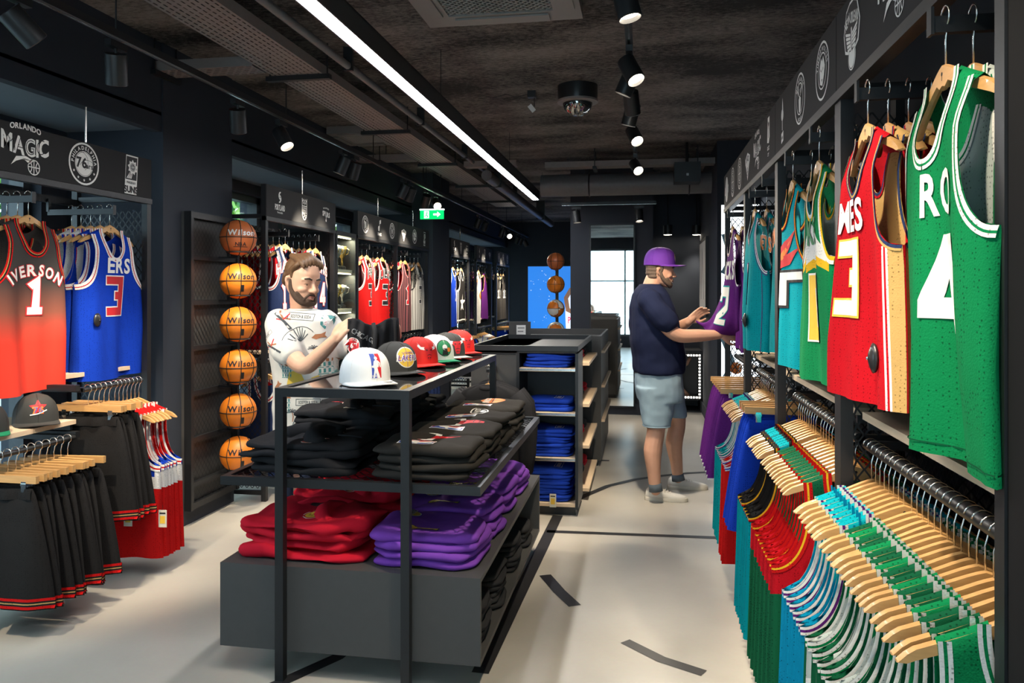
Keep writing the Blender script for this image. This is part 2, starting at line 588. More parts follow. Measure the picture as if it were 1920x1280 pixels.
# left wall with its windows
WIN_L = [(1.0, 4.12), (5.42, 6.95), (8.05, 9.35), (10.75, 12.3), (12.9, 14.2), (14.7, 16.2)]
WZ0, WZ1 = 0.35, 2.42
mb = MB(); y = YF - .3
for a, b in WIN_L:
    mb.bb(XL - .28, XL, y, a, 0, ZC, WALLM); mb.bb(XL - .28, XL, a, b, 0, WZ0, WALLM); mb.bb(XL - .28, XL, a, b, WZ1, ZC, WALLM); y = b
mb.bb(XL - .28, XL, y, YB + .3, 0, ZC, WALLM)
struct('wall_left', mb)
wi = 0
def window(axis, c, a, b, z0, z1, nmull, trans=None):
    """a framed window in a wall plane: axis 'x' = wall at x=c running along y"""
    global wi
    wi += 1
    def P(u0, u1, d0, d1, w0, w1, m):
        mm = MB()
        if axis == 'x': mm.bb(c + d0, c + d1, u0, u1, w0, w1, m)
        else: mm.bb(u0, u1, c + d0, c + d1, w0, w1, m)
        return mm
    fr = MB()
    for q in (P(a, b, -.05, .05, z0, z0 + .06, FRAMEM), P(a, b, -.05, .05, z1 - .06, z1, FRAMEM), P(a, a + .06, -.05, .05, z0, z1, FRAMEM), P(b - .06, b, -.05, .05, z0, z1, FRAMEM)):
        fr.add(q.v, q.f, FRAMEM)
    root = fr.build('window_%d' % wi); tag(root, kind='structure')
    for k in range(1, nmull + 1):
        u = a + (b - a) * k / (nmull + 1)
        P(u - .025, u + .025, -.04, .04, z0 + .06, z1 - .06, FRAMEM).build('mullion', root)
    if trans:
        P(a + .06, b - .06, -.04, .04, trans - .02, trans + .02, FRAMEM).build('transom', root)
    for k in range(nmull + 1):
        u0 = a + (b - a) * k / (nmull + 1) + .02; u1 = a + (b - a) * (k + 1) / (nmull + 1) - .02
        P(u0, u1, -.004, .004, z0 + .03, z1 - .03, GLASS).build('pane', root)
    return root
for (a, b) in WIN_L:
    window('x', XL - .12, a, b, WZ0, WZ1, 2 if b - a > 2 else 1, 2.12)
struct('trim_1', MB().bb(XL, -2.98, YF, YB, 2.52, 2.58, SOFFIT))
struct('trim_2', MB().bb(-3.0, -2.94, YF, YB, 2.50, ZC, WALLM).bb(-2.94, XL, YF, YB, 2.6, 2.62, WALLM))
# columns between the racks on the left
struct('wall_column_left', MB().bb(XL, -2.93, 4.33, 5.14, 0, ZC, WALLM).bb(-2.93, -2.915, 4.33, 5.14, 0, .12, WALLM))
struct('wall_column_middle', MB().bb(XL, -2.66, 9.55, 10.4, 0, ZC, WALLM))
# right wall, closed behind the racks
struct('wall_right', MB().bb(XR, XR + .25, YF - .3, YB + .3, 0, ZC, WALLM))
# right inner wall beyond the racks
struct('wall_right_inner', MB().bb(.74, XR, 8.05, 10.55, 0, ZC, WALLM).bb(.725, .74, 8.05, 10.55, 0, .14, WALLM))
# backlit graphic on the end of that wall, seen through the mesh of the last rack
t = thing('lightbox', 'glowing white backlit graphic panel on the wall end behind the last rack', 'lightbox', (.77, 8.05, .25))
LBOX = mat('lightbox white', (0.86, 0.94, 1.0), .4, emit=2.4)
MB().bb(0, .38, -.05, -.001, 0, 2.15, BLACK).build('housing', t); MB().bb(.008, .372, -.056, -.05, .01, 2.14, LBOX).build('lit_face', t)
VIN = mat('grey blue graphic ink', (0.20, 0.36, 0.46), 0.6)
fl = Flat(); fl.stroke([(.01, .35), (.12, .55), (.02, .8)], .05, VIN).stroke([(.02, 1.45), (.1, 1.6), (.03, 1.85)], .05, VIN).stroke([(.2, 1.25), (.3, 1.5), (.24, 1.75)], .06, VIN).stroke([(.1, .22), (.2, .2), (.34, .26)], .03, VIN).stroke([(.28, .55), (.34, .75), (.3, 1.0)], .04, VIN)
fl.panel('graphic', t, (0, -.056, 0), (1, 0, 0), (0, 0, 1))
fl = Flat().disc(.15, .50, .06, ORANGEP); fl.up(); fl.stroke([(.09, .50), (.21, .50)], .006, BLACKP).stroke([(.15, .44), (.15, .56)], .006, BLACKP)
fl.panel('ball_graphic', t, (0, -.057, 0), (1, 0, 0), (0, 0, 1))
# mirror wall, recess, far wall, shopfront wall
struct('wall_back_mirror', MB().bb(-.9, .12, 9.64, 9.95, 0, ZC, WALLM).bb(-.9, .12, 9.625, 9.64, 0, .14, WALLM))
struct('wall_back_recess', MB().bb(.1, XR, 10.55, 10.7, 0, ZC, WALLM))
struct('wall_back', MB().bb(XL, XR, YB, YB + .2, 0, ZC, WALLM))
FWX0, FWX1 = -1.75, 0.75
mb = MB()
mb.bb(XL, FWX0, YF - .25, YF, 0, ZC, WALLM).bb(FWX1, XR, YF - .25, YF, 0, ZC, WALLM).bb(FWX0, FWX1, YF - .25, YF, 0, .3, WALLM).bb(FWX0, FWX1, YF - .25, YF, 2.75, ZC, WALLM)
struct('wall_front', mb)
window('y', YF - .1, FWX0, FWX1, .3, 2.75, 1, 1.85)

# the street outside
GRASS = mat('pavement outside', (0.30, 0.31, 0.32), 0.8, kind='n', scale=4, amt=0.2)
struct('ground_outside', MB().bb(-30, XL - .3, -20, 30, -.25, -.13, GRASS))
LEAF = [mat('leaf green %d' % i, c, 0.6, kind='n', scale=20, amt=0.3) for i, c in enumerate([(0.10, 0.28, 0.04), (0.20, 0.40, 0.06), (0.05, 0.17, 0.05), (0.34, 0.50, 0.12)])]
BARK = mat('tree bark', (0.10, 0.07, 0.05), 0.9, kind='n', scale=30, amt=0.4)
rl = random.Random(3)
def tree(x, y, r, lab):
    root = thing('street_tree', lab, 'tree', (x, y, -.13), 0, 'trees outside the left windows')
    MB().tube([(0, 0, 0), (.05, .03, 1.2), (-.04, .1, 2.2), (.1, .1, 3.2)], [.12, .1, .08, .04], BARK).build('trunk', root)
    mb = MB()
    for i in range(1500):
        while True:
            p = Vector((rl.uniform(-1, 1), rl.uniform(-1, 1), rl.uniform(-1, 1)))
            if .35 < p.length < 1: break
        p = Vector((p.x * r, p.y * r, 2.4 + p.z * 1.75))
        a = Vector((rl.uniform(-1, 1), rl.uniform(-1, 1), rl.uniform(-1, 1))).normalized(); b = a.orthogonal().normalized(); s = rl.uniform(.07, .16)
        mb.add([p - a * s, p + b * s * .55, p + a * s, p - b * s * .55], [(0, 1, 2, 3)], LEAF[rl.randrange(4)])
    tag(mb.build('foliage', root, fixn=False), kind='stuff')
for x, y, r, l in ((-6.2, 4.0, 1.2, 'leafy green street tree outside the first window'), (-6.6, 9.2, 1.3, 'leafy green street tree outside the second window'), (-6.3, 12.6, 1.2, 'leafy green street tree outside the third window'), (-7.5, 7.0, 1.2, 'leafy green street tree between two others outside')):
    tree(x, y, r, l)

# mirror
t = thing('wall_mirror', 'tall rectangular mirror in a thin black frame on the dark wall', 'mirror', (0, 9.64, 0))
mx0, mx1, mz0, mz1 = -.66, -.10, .09, 2.36
MB().bb(mx0 + .015, mx1 - .015, -.03, -.024, mz0 + .015, mz1 - .015, MIRROR).build('mirror_glass', t)
mb = MB()
for q in ((mx0, mx1, mz1 - .018, mz1), (mx0, mx1, mz0, mz0 + .018), (mx0, mx0 + .018, mz0, mz1), (mx1 - .018, mx1, mz0, mz1)):
    mb.bb(q[0], q[1], -.036, 0, q[2], q[3], BLACK)
mb.build('frame', t)

# large portrait screen on the far wall
SCREEN = mat('screen blue', (0.02, 0.16, 0.55), 0.3, emit=0.9)
SCW = mat('screen white', (0.62, 0.70, 0.85), 0.3, emit=0.8)
SCR = mat('screen red', (0.6, 0.05, 0.12), 0.3, emit=0.8)
SCK = mat('screen dark figure', (0.02, 0.02, 0.03), 0.3)
SCS = mat('screen skin', (0.30, 0.16, 0.10), 0.3, emit=0.4)
t = thing('wall_screen', 'large upright video screen glowing blue with a basketball player on it', 'screen', (-2.50, YB, 0))
MB().bb(0, 1.42, -.08, -.005, .70, 2.12, BLACK).build('housing', t)
MB().bb(.035, 1.385, -.083, -.081, .735, 2.085, SCREEN).build('display', t)
f = Flat()
f.disc(1.10, 1.85, .10, SCK).poly([(.86, .74), (.84, 1.35), (.98, 1.62), (1.20, 1.62), (1.36, 1.4), (1.36, .74)], SCW).up()
f.stroke([(.98, 1.6), (.86, 1.4), (.90, 1.15), (1.1, 1.05)], .09, SCS).text('PISTONS', 1.14, .86, .2, SCR, sx=.6).disc(1.1, 1.80, .075, SCS)
for i in range(26):
    f.star(rl.uniform(.1, .7), rl.uniform(.8, 2.0), rl.uniform(.006, .02), SCW, 4, .3)
tag(f.panel('screen_picture', t, (0, -.084, 0), (1, 0, 0), (0, 0, 1)), kind='stuff')

# framed poster on the inner right wall, seen edge on
t = thing('framed_poster', 'pale framed poster on the dark wall beside the recess', 'poster', (.74, 9.6, 1.23))
MB().bb(-.03, -.001, -.5, .5, 0, .93, BLACK).build('frame', t)
Flat().rect(-.46, .04, .46, .89, WHITEP).up().stroke([(-.2, .2), (0, .8), (.2, .2)], .05, BLACKP).panel('print', t, (-.031, 0, 0), (0, -1, 0), (0, 0, 1))

# lit display case in the recess
t = thing('display_case', 'low black display case edged with small white bulbs in the recess', 'display case', (.44, 10.2, 0))
MB().bb(-.29, .29, -.25, .25, 0, .02, BLACK).bb(-.29, .29, .22, .25, .02, .78, BLACK).bb(-.29, .29, -.25, .25, .75, .78, BLACK).bb(-.29, -.27, -.25, .25, .02, .75, BLACK).bb(.27, .29, -.25, .25, .02, .75, BLACK).bb(-.29, .29, -.25, .25, .155, .175, BLACK).build('case_body', t)
BULB = mat('small white bulb', (1, .95, .85), 0.4, emit=2.5)
mb = MB()
for k in range(16):
    a = -.26 + .52 * k / 15
    for z in (.19, .72): mb.box((a, -.256, z), (.022, .012, .022), BULB)
for k in range(1, 13):
    z = .19 + .53 * k / 13
    for x in (-.26, .26): mb.box((x, -.256, z), (.022, .012, .022), BULB)
tag(mb.build('bulb_chain', t), kind='stuff')
OR = mat('burnt orange cloth', (0.55, 0.16, 0.04), .8, kind='n', scale=20, amt=.3)
CLAY = mat('dark bronze figurine', (0.22, 0.12, 0.08), .45, kind='n', scale=20, amt=.2)
fg = MB()
fg.tube([(0, 0, 0), (.02, 0, .12), (.0, .0, .26), (.03, 0, .38)], [.035, .045, .06, .03], CLAY).tube([(.02, 0, .1), (.14, -.02, .0)], [.04, .025], CLAY).tube([(0, 0, .34), (.12, -.03, .42), (.16, -.03, .5)], [.03, .022, .018], CLAY).tube([(0, 0, .34), (-.12, -.03, .28), (-.06, -.06, .18)], [.03, .022, .016], CLAY)
fg.lathe([(.001, .37), (.035, .39), (.045, .43), (.035, .465), (.001, .48)], CLAY, 12, (.03, 0, 0))
tag(fg.build('player_figurine', None, (.44, 10.2, .176), smooth=True), 'bronze player figurine inside the bulb edged case', 'figurine')
# ================================================================== ceiling fittings
TRAYM = mat('galvanised tray painted grey', (0.23, 0.20, 0.19), 0.5, kind='n', scale=30, amt=0.15)
PIPEM = mat('grey conduit', (0.15, 0.15, 0.155), 0.45, kind='n', scale=30, amt=0.15)
LENS = mat('spot lens', (1.0, 0.88, 0.70), 0.4, emit=14.0)
LAMPM = mat('lamp diffuser', (0.97, 0.98, 1.0), 0.4, emit=LAMP_E)

# long pendant lamp
lx0, lx1, ly0, ly1, lz = -1.305, -1.235, 0.9, 9.15, 2.62
t = thing('pendant_lamp', 'long slim linear pendant lamp glowing white over the aisle', 'lamp', ((lx0 + lx1) / 2, ly0, lz))
L = ly1 - ly0
MB().bb(-.045, -.037, 0, L, 0, .10, BLACK).bb(.037, .045, 0, L, 0, .10, BLACK).bb(-.045, .045, 0, L, .095, .105, BLACK).bb(-.045, .045, -.006, 0, 0, .105, BLACK).bb(-.045, .045, L, L + .006, 0, .105, BLACK).build('lamp_housing', t)
MB().bb(-.036, .036, 0, L, .004, .012, LAMPM).build('diffuser', t)
for y in (1.2, 3.85, 6.4, 8.85):
    MB().cyl((0, y, .105), (0, y, ZC - lz), .0025, BLACK, 6).build('suspension_wire', t)

# track rails
def track(x0, y0, x1, y1, z, lab):
    t = thing('track_rail', lab, 'track', (x0, y0, z))
    dx, dy = x1 - x0, y1 - y0; Ln = sqrt(dx * dx + dy * dy); a = atan2(dy, dx)
    R = Matrix.Rotation(a, 3, 'Z')
    MB().box((dx / 2, dy / 2, 0), (Ln, .036, .034), BLACK, R).build('rail_body', t)
    MB().box((dx / 2, dy / 2, -.0185), (Ln, .012, .004), STEEL, R).build('conductor_strip', t)
    n = max(2, int(Ln / 1.6))
    for k in range(n):
        q = (k + .5) / n
        MB().cyl((dx * q, dy * q, .017), (dx * q, dy * q, ZC - z), .004, BLACK, 6).build('hanger_rod', t)
TZ = 2.66
track(-2.33, .6, -2.33, 15.6, TZ, 'long black lighting track above the left hand racks')
track(-.07, .4, -.07, 8.5, TZ + .12, 'black lighting track above the right hand aisle')
track(-.95, 9.1, .15, 9.1, 2.56, 'short black lighting track in front of the mirror wall')

# spot heads
_spot = {}
def spot_meshes():
    a = MB(); a.lathe([(.0, .0), (.046, .0), (.047, .01), (.047, .135), (.043, .138), (.042, .118), (.0, .117)], BLACK, 20)
    b = MB(); b.lathe([(.0, .1185), (.041, .1185), (.041, .1195), (.0, .1196)], LENS, 20)
    c = MB(); c.bb(-.055, .055, -.017, .017, -.03, 0, BLACK); c.cyl((0, 0, -.03), (0, 0, -.085), .008, BLACK, 8)
    return a.mesh('spot_can', 'auto'), b.mesh('spot_lens'), c.mesh('track_adapter')
SPM = spot_meshes()
def spot(p, aim, lab, power=1.0, ang=46, group=None, adir=pi / 2, on=True, col=(1.0, .86, .66)):
    t = thing('track_spotlight', lab, 'spotlight', p, 0, group)
    ad = link('adapter', SPM[2], t, (0, 0, -.017), adir)
    can = link('can', SPM[0], t, (0, 0, -.11))
    d = (Vector(aim) - (Vector(p) + Vector((0, 0, -.11)))).normalized()
    q = d.to_track_quat('Z', 'Y')
    can.rotation_mode = 'QUATERNION'; can.rotation_quaternion = q
    can.location = Vector((0, 0, -.115)) - d * .045
    link('lens', SPM[1], can)
    if on:
        li = bpy.data.lights.new('beam', 'SPOT'); li.energy = SPOT_W * power; li.spot_size = radians(ang); li.spot_blend = .7; li.color = col; li.shadow_soft_size = .035
        lo = bpy.data.objects.new('beam', li); COL.objects.link(lo); lo.parent = can
        lo.location = (0, 0, .145); lo.rotation_euler = (pi, 0, 0)
    return t
LT = -2.33
SPOTG = 'track spotlights above the left hand racks'
# left track: (y, aim, power)
for y, aim, pw, lab in (
    (1.9, (-2.9, 3.0, 1.0), 1.3, 'black cylinder spotlight aimed at the black and red fade jersey'),
    (2.55, (-1.6, 3.9, 1.1), 1.1, 'black cylinder spotlight tilted towards the hoodie table'),
    (3.1, (-2.7, 3.7, .9), 1.3, 'black cylinder spotlight aimed at the blue jersey on the left rack'),
    (4.15, (-2.6, 4.85, 1.0), 1.2, 'black cylinder spotlight with glowing face beside the ball column'),
    (4.7, (-1.25, 4.3, .9), .9, 'black cylinder spotlight turned to the table of caps'),
    (5.75, (-2.85, 5.7, 1.3), 1.5, 'black cylinder spotlight over the first rack past the ball column'),
    (6.0, (-2.85, 6.3, 1.2), 1.0, 'black cylinder spotlight lighting the navy jerseys'),
    (7.3, (-2.9, 7.3, 1.3), 1.5, 'black cylinder spotlight with glowing face near the exit sign'),
    (7.55, (-2.9, 7.9, 1.2), 1.1, 'black cylinder spotlight lighting the red jerseys'),
    (8.1, (-2.9, 8.8, 1.2), 1.5, 'black cylinder spotlight over the pinstripe jerseys'),
    (8.5, (-1.0, 6.0, 1.0), .8, 'black cylinder spotlight turned back towards the counter unit'),
    (10.8, (-2.9, 11.0, 1.2), 2.0, 'black cylinder spotlight over the far rack with blue jersey'),
    (11.3, (-2.9, 11.7, 1.2), 2.0, 'black cylinder spotlight beyond the middle column'),
    (12.7, (-2.9, 12.9, 1.2), 2.2, 'black cylinder spotlight over the far rack with white jersey'),
    (13.3, (-1.2, 10.7, 1.4), 1.1, 'bright round spotlight turned towards the far ball column'),
    (14.3, (-2.9, 14.7, 1.2), 2.2, 'black cylinder spotlight over the last far rack'),
    (14.7, (-2.9, 15.0, .9), .8, 'black cylinder spotlight in the far cluster of the left track'),
    (15.2, (-1.6, 15.9, 1.0), .8, 'last black cylinder spotlight of the left track')):
    spot((LT, y, TZ - .017), aim, lab, pw, 50, SPOTG)
RTZ = TZ + .12 - .017
for y, aim, pw, lab in (  # unseen lamps nearest the camera are added to light the first bay and table
    (1.0, (.62, 1.7, 1.3), .65, 'added unseen black cylinder spotlight aimed at the green jersey by the post'),
    (1.35, (.5, 1.9, .5), .6, 'added unseen black cylinder spotlight lighting the row of green jerseys on hangers'),
    (1.9, (.62, 2.3, 1.3), .7, 'added unseen black cylinder spotlight aimed at the red and gold jersey'),
    (2.2, (-.75, 3.3, .6), 1.0, 'added unseen black cylinder spotlight lighting the purple hoodies'),
    (3.95, (.6, 3.3, 1.2), 1.2, 'black cylinder spotlight lighting the turquoise jersey'),
    (4.15, (-.9, 4.4, .8), .9, 'black cylinder spotlight beside another over the aisle, turned left'),
    (5.6, (.6, 4.3, 1.1), 1.1, 'black cylinder spotlight in front of the dome camera'),
    (4.6, (.15, 5.7, .9), 1.3, 'black cylinder spotlight above the standing shopper'),
    (7.0, (.65, 5.4, 1.2), 1.1, 'far black cylinder spotlight aimed at the purple jersey'),
    (4.9, (-.6, 5.2, .7), 1.2, 'added black cylinder spotlight turned to the blue hoodie shelves'),  # extra lamp added to brighten the blue hoodies
    (3.0, (.45, 2.9, .4), .65, 'black cylinder spotlight aimed down at the red and green hanging row')):
    spot((-.07, y, RTZ), aim, lab, pw, 48, 'track spotlights above the right hand aisle')
spot((-.78, 9.1, 2.543), (-.5, 9.0, 0), 'small spotlight at the left end of the mirror track', .5, 40, None, 0)
spot((-.05, 9.1, 2.543), (.15, 8.6, 0), 'small spotlight at the right end of the mirror track', .5, 40, None, 0)

# perforated cable trays with real slots
def tray(L, w, rows, pitch=.05, slot=.032, sh=.009):
    """bottom sheet from strips and bridges, along +y, centred on x"""
    mb = MB()
    pr = w / rows
    for r in range(rows + 1):
        x = -w / 2 + pr * r; hw = (pr - sh) / 2
        mb.add([(max(-w / 2, x - hw), 0, 0), (min(w / 2, x + hw), 0, 0), (min(w / 2, x + hw), L, 0), (max(-w / 2, x - hw), L, 0)], [(0, 1, 2, 3)], TRAYM)
    n = int(L / pitch)
    for r in range(rows):
        x = -w / 2 + pr * (r + .5)
        o = (r % 2) * pitch * .5
        for k in range(n):
            y0 = k * pitch + o; y1 = min(L, y0 + pitch - slot)
            mb.add([(x - sh / 2, y0, 0), (x + sh / 2, y0, 0), (x + sh / 2, y1, 0), (x - sh / 2, y1, 0)], [(0, 1, 2, 3)], TRAYM)
    return mb
def cable_tray(p, rz, L, w, rows, lab, rods=2):
    t = thing('cable_tray', lab, 'cable tray', p, rz, 'perforated cable trays')
    tag(tray(L, w, rows).build('perforated_base', t, fixn=False))
    MB().bb(-w / 2 - .004, -w / 2, 0, L, 0, .06, TRAYM).build('side_flange', t)
    MB().bb(w / 2, w / 2 + .004, 0, L, 0, .06, TRAYM).build('side_flange', t)
    for k in range(rods):
        y = L * (k + .5) / rods
        o = MB().bb(-w / 2 - .05, w / 2 + .05, y - .02, y + .02, -.032, -.002, BLACK).cyl((-w / 2 - .03, y, -.002), (-w / 2 - .03, y, ZC - p[2]), .005, BLACK, 6).cyl((w / 2 + .03, y, -.002), (w / 2 + .03, y, ZC - p[2]), .005, BLACK, 6).build('bracket', t)
cable_tray((-2.12, .4, 2.86), 0, 11.5, .32, 9, 'long wide perforated cable tray running beside the left track', 7)
cable_tray((-2.3, 4.35, 2.86), pi / 2, 1.25, .16, 5, 'short perforated tray branching to the wall above the first rack', 1)
cable_tray((-2.3, 7.6, 2.86), pi / 2, .7, .14, 5, 'short perforated tray branching to the wall past the first column', 1)
cable_tray((-1.35, 8.25, 2.88), pi / 2, .58, .13, 4, 'short perforated tray below the lamp end', 1)
cable_tray((1.1, 8.35, 2.86), pi / 2, 2.15, .16, 5, 'perforated tray crossing the aisle above the round duct', 2)
t = thing('round_duct', 'grey round duct crossing under the ceiling near the mirror wall', 'duct', (0, 8.75, 2.73))
MB().cyl((-1.15, 0, 0), (1.12, 0, 0), .125, PIPEM, 28).build('duct_tube', t, smooth='auto')
for x in (-.6, .5):
    MB().tube([(x, .13 * cos(a * pi / 12), .13 * sin(a * pi / 12)) for a in range(25)], .008, BLACK, 5).cyl((x, 0, .13), (x, 0, ZC - 2.73), .005, BLACK, 6).build('duct_strap', t)
t = thing('ceiling_conduit', 'thin grey conduit pipe running along the ceiling by the tray', 'pipe', (-1.83, .4, 2.93))
MB().cyl((0, 0, 0), (0, 11, 0), .024, PIPEM, 10).build('pipe', t, smooth='auto')
for y in (1.0, 2.6, 4.2, 5.8, 7.4, 9.0, 10.6):
    MB().bb(-.03, .03, y - .012, y + .012, -.029, ZC - 2.93, BLACK).build('pipe_clip', t)
t = thing('ceiling_conduit', 'second dark pipe beyond the middle of the ceiling', 'pipe', (-1.7, 8.3, 2.80))
MB().cyl((0, 0, 0), (.0, 6, 0), .06, PIPEM, 12).build('pipe', t, smooth='auto')
MB().bb(-.07, .07, .5, .53, -.065, ZC - 2.8, BLACK).build('pipe_clip', t); MB().bb(-.07, .07, 4.5, 4.53, -.065, ZC - 2.8, BLACK).build('pipe_clip', t)

# air conditioning cassettes
ACM = mat('grey cassette plastic', (0.24, 0.23, 0.22), 0.5, kind='n', scale=20, amt=0.06)
def cassette(x0, x1, y0, y1, lab):
    z = ZC - .07
    t = thing('air_conditioner', lab, 'air conditioner', ((x0 + x1) / 2, (y0 + y1) / 2, z), 0, 'ceiling air conditioners')
    hx, hy = (x1 - x0) / 2, (y1 - y0) / 2
    fr = MB(); ix, iy = hx * .66, hy * .66
    for (a0, a1, b0, b1) in ((-hx, hx, -hy, -iy), (-hx, hx, iy, hy), (-hx, -ix, -iy, iy), (ix, hx, -iy, iy)):
        fr.bb(a0, a1, b0, b1, 0, .068, ACM)
    fr.build('frame', t)
    for s in (-1, 1):
        MB().bb(s * hx * .72, s * hx * .93, -iy * .9, iy * .9, -.012, -.002, ACM).build('louvre', t)
        MB().bb(-ix * .9, ix * .9, s * hy * .72, s * hy * .93, -.012, -.002, ACM).build('louvre', t)
    g = MB(); g.bb(-ix, ix, -iy, iy, .05, .06, BLACKP)
    n = 15
    for k in range(-n, n + 1):
        c = k * 2.0 * ix / n
        for sgn in (1, -1):
            p = []
            for (a, b) in (((-ix), sgn * (-ix) + c), ((ix), sgn * ix + c)):
                p.append([a, b])
            # clip the diagonal bar to the opening
            (ax, ay), (bx, by) = p
            pts = []
            for u in range(41):
                q = u / 40; X = ax + (bx - ax) * q; Y = (ay + (by - ay) * q)
                if abs(Y) <= iy: pts.append((X, Y, .01))
            if len(pts) > 1:
                g.tube([pts[0], pts[-1]], .0045, ACM, 4, False)
    g.build('grille', t, fixn=False)
cassette(-1.17, -.32, 3.30, 4.15, 'square ceiling air conditioner with a diagonal wire grille above the aisle')
cassette(-2.9, -2.42, 6.75, 7.35, 'smaller ceiling air conditioner over the left racks')

# dome camera
DOME = mat('smoked chrome dome', (0.30, 0.29, 0.28), 0.06, 0.9)
DARKP = mat('black plastic', (0.015, 0.015, 0.016), 0.35, kind='n', scale=30, amt=.1)
p = W(1083, 200, 5.75)
t = thing('dome_camera', 'black dome security camera with a reflective bowl on the ceiling', 'camera', (p.x, p.y, ZC))
MB().lathe([(0, 0), (.15, 0), (.15, -.08), (.145, -.11), (.10, -.125), (0, -.125)], DARKP, 32).build('housing', t, smooth='auto')
MB().lathe([(.11, -.12), (.112, -.135), (.10, -.17), (.07, -.205), (.03, -.222), (0, -.225)], DOME, 32).build('dome', t, smooth=True)
MB().lathe([(.112, -.112), (.152, -.11), (.152, -.125), (.112, -.13)], TRAYM, 32).build('trim_ring', t, smooth='auto')
# junction box with a paper tag, projector, detectors
p = W(997, 215, 5.9)
t = thing('junction_box', 'small black ceiling box with a dangling white tag and a thin cable', 'junction box', (p.x, p.y, ZC))
MB().bb(-.03, .03, -.03, .03, -.05, 0, DARKP).cyl((.02, 0, -.05), (.02, 0, -.12), .003, DARKP, 6).build('box', t)
MB().box((.0, 0, -.13), (.06, .008, .035), WHITEP, Matrix.Rotation(.9, 3, 'Y')).build('tag', t)
MB().tube([(-.03, 0, -.02), (-.12, 0, -.04), (-.2, .02, -.01), (-.3, 0, -.035), (-.42, .02, -.004)], .003, DARKP, 5).build('cable', t)
p = W(1288, 325, 7.9)
t = thing('projector', 'black projector box hanging under the ceiling above the aisle end', 'projector', (p.x, p.y, p.z))
MB().bb(-.13, .13, -.12, .12, -.10, .10, DARKP).build('body', t); MB().bb(-.012, .012, -.122, -.12, -.04, -.015, WHITEP).build('badge', t)
MB().cyl((0, 0, .1), (0, 0, ZC - p.z), .015, DARKP, 8).build('mount', t)

# exit sign
EXG = mat('exit sign green', (0.0, 0.55, 0.10), 0.4, emit=1.3)
EXW = mat('exit sign white', (0.9, 1.0, 0.95), 0.4, emit=2.2)
p = W(810, 402, 9.3)
t = thing('exit_sign', 'lit green exit sign with running figure and arrow hanging from the ceiling', 'exit sign', tuple(p))
MB().bb(-.145, .145, -.012, .012, -.055, .052, EXG).build('sign_plate', t)
MB().bb(-.15, .15, -.022, .022, .052, .066, EXW).build('light_bar', t)
MB().cyl((.11, 0, .066), (.11, 0, ZC - p.z), .006, BLACK, 6).cyl((-.11, 0, .066), (-.11, 0, ZC - p.z), .006, BLACK, 6).build('hanger_rod', t)
f = Flat()
f.rect(-.095, -.045, -.035, .04, EXW).up().disc(-.058, .028, .009, EXG).stroke([(-.06, .018), (-.066, -.005), (-.05, -.022), (-.06, -.042)], .012, EXG).stroke([(-.066, -.005), (-.082, -.02), (-.093, -.022)], .010, EXG).stroke([(-.06, .015), (-.042, .0)], .008, EXG).stroke([(-.06, .015), (-.08, .004)], .008, EXG)
Flat().stroke([(.02, .0), (.07, .0)], .02, EXW).poly([(.07, .032), (.11, 0), (.07, -.032)], EXW).panel('arrow', t, (0, -.0125, 0), (1, 0, 0), (0, 0, 1))
f.panel('running_figure', t, (0, -.0125, 0), (1, 0, 0), (0, 0, 1))
# round ceiling downlights in the recess
for (px, py, lab) in ((1252, 440, 'small round downlight in the recess beyond the mirror'), (1306, 440, 'small round downlight in the recess by the framed poster')):
    p = W(px, py, 10.1)
    t = thing('downlight', lab, 'downlight', (p.x, p.y, p.z), 0, 'downlights in the recess')
    MB().lathe([(0, 0), (.06, 0), (.06, .12), (0, .12)], BLACK, 20).cyl((0, 0, .12), (0, 0, ZC - p.z), .008, BLACK, 6).build('can', t, smooth='auto')
    MB().lathe([(0, -.002), (.05, -.002), (.05, 0), (0, 0)], LENS, 20).build('lens', t)
    li = bpy.data.lights.new('beam', 'SPOT'); li.energy = 25; li.spot_size = radians(80); li.spot_blend = .8; li.color = (1, .9, .75); li.shadow_soft_size = .04
    lo = bpy.data.objects.new('beam', li); COL.objects.link(lo); lo.parent = t; lo.location = (0, 0, -.02)
# ================================================================== emblems (unit height about 1, centred on 0,0)
def ball2(f, x, y, r, m=WHITEP, w=None, fill=None):
    w = w or r * .12
    if fill:
        f.disc(x, y, r, fill); f.up()
    f.ring(x, y, r - w, r, m)
    f.stroke([(x - r, y), (x + r, y)], w, m).stroke([(x, y - r), (x, y + r)], w, m)
    f.ring(x - 1.25 * r, y, .85 * r, .85 * r + w, m, 14, -.75, .75).ring(x + 1.25 * r, y, .85 * r, .85 * r + w, m, 14, pi - .75, pi + .75)
    return f
def lg_magic():
    f = Flat(); f.text('ORLANDO', 0, .40, .17, sx=.95, off=.03, tilt=.05)
    f.text('MAGIC', 0, -.02, .52, sx=.78, off=.035, gap=.04, tilt=-.08).up()
    f.text('MAGIC', 0, -.005, .49, BLACKP, sx=.80, off=-.025, gap=.07, tilt=-.08)
    f.poly([(-.40, -.36), (-.26, -.16), (0, -.12), (.26, -.2), (.12, -.2), (-.1, -.2), (-.26, -.26)]).poly([(-.1, -.17), (.2, -.2), (.1, -.28)])
    return ball2(f, .22, -.33, .17, WHITEP, .022)
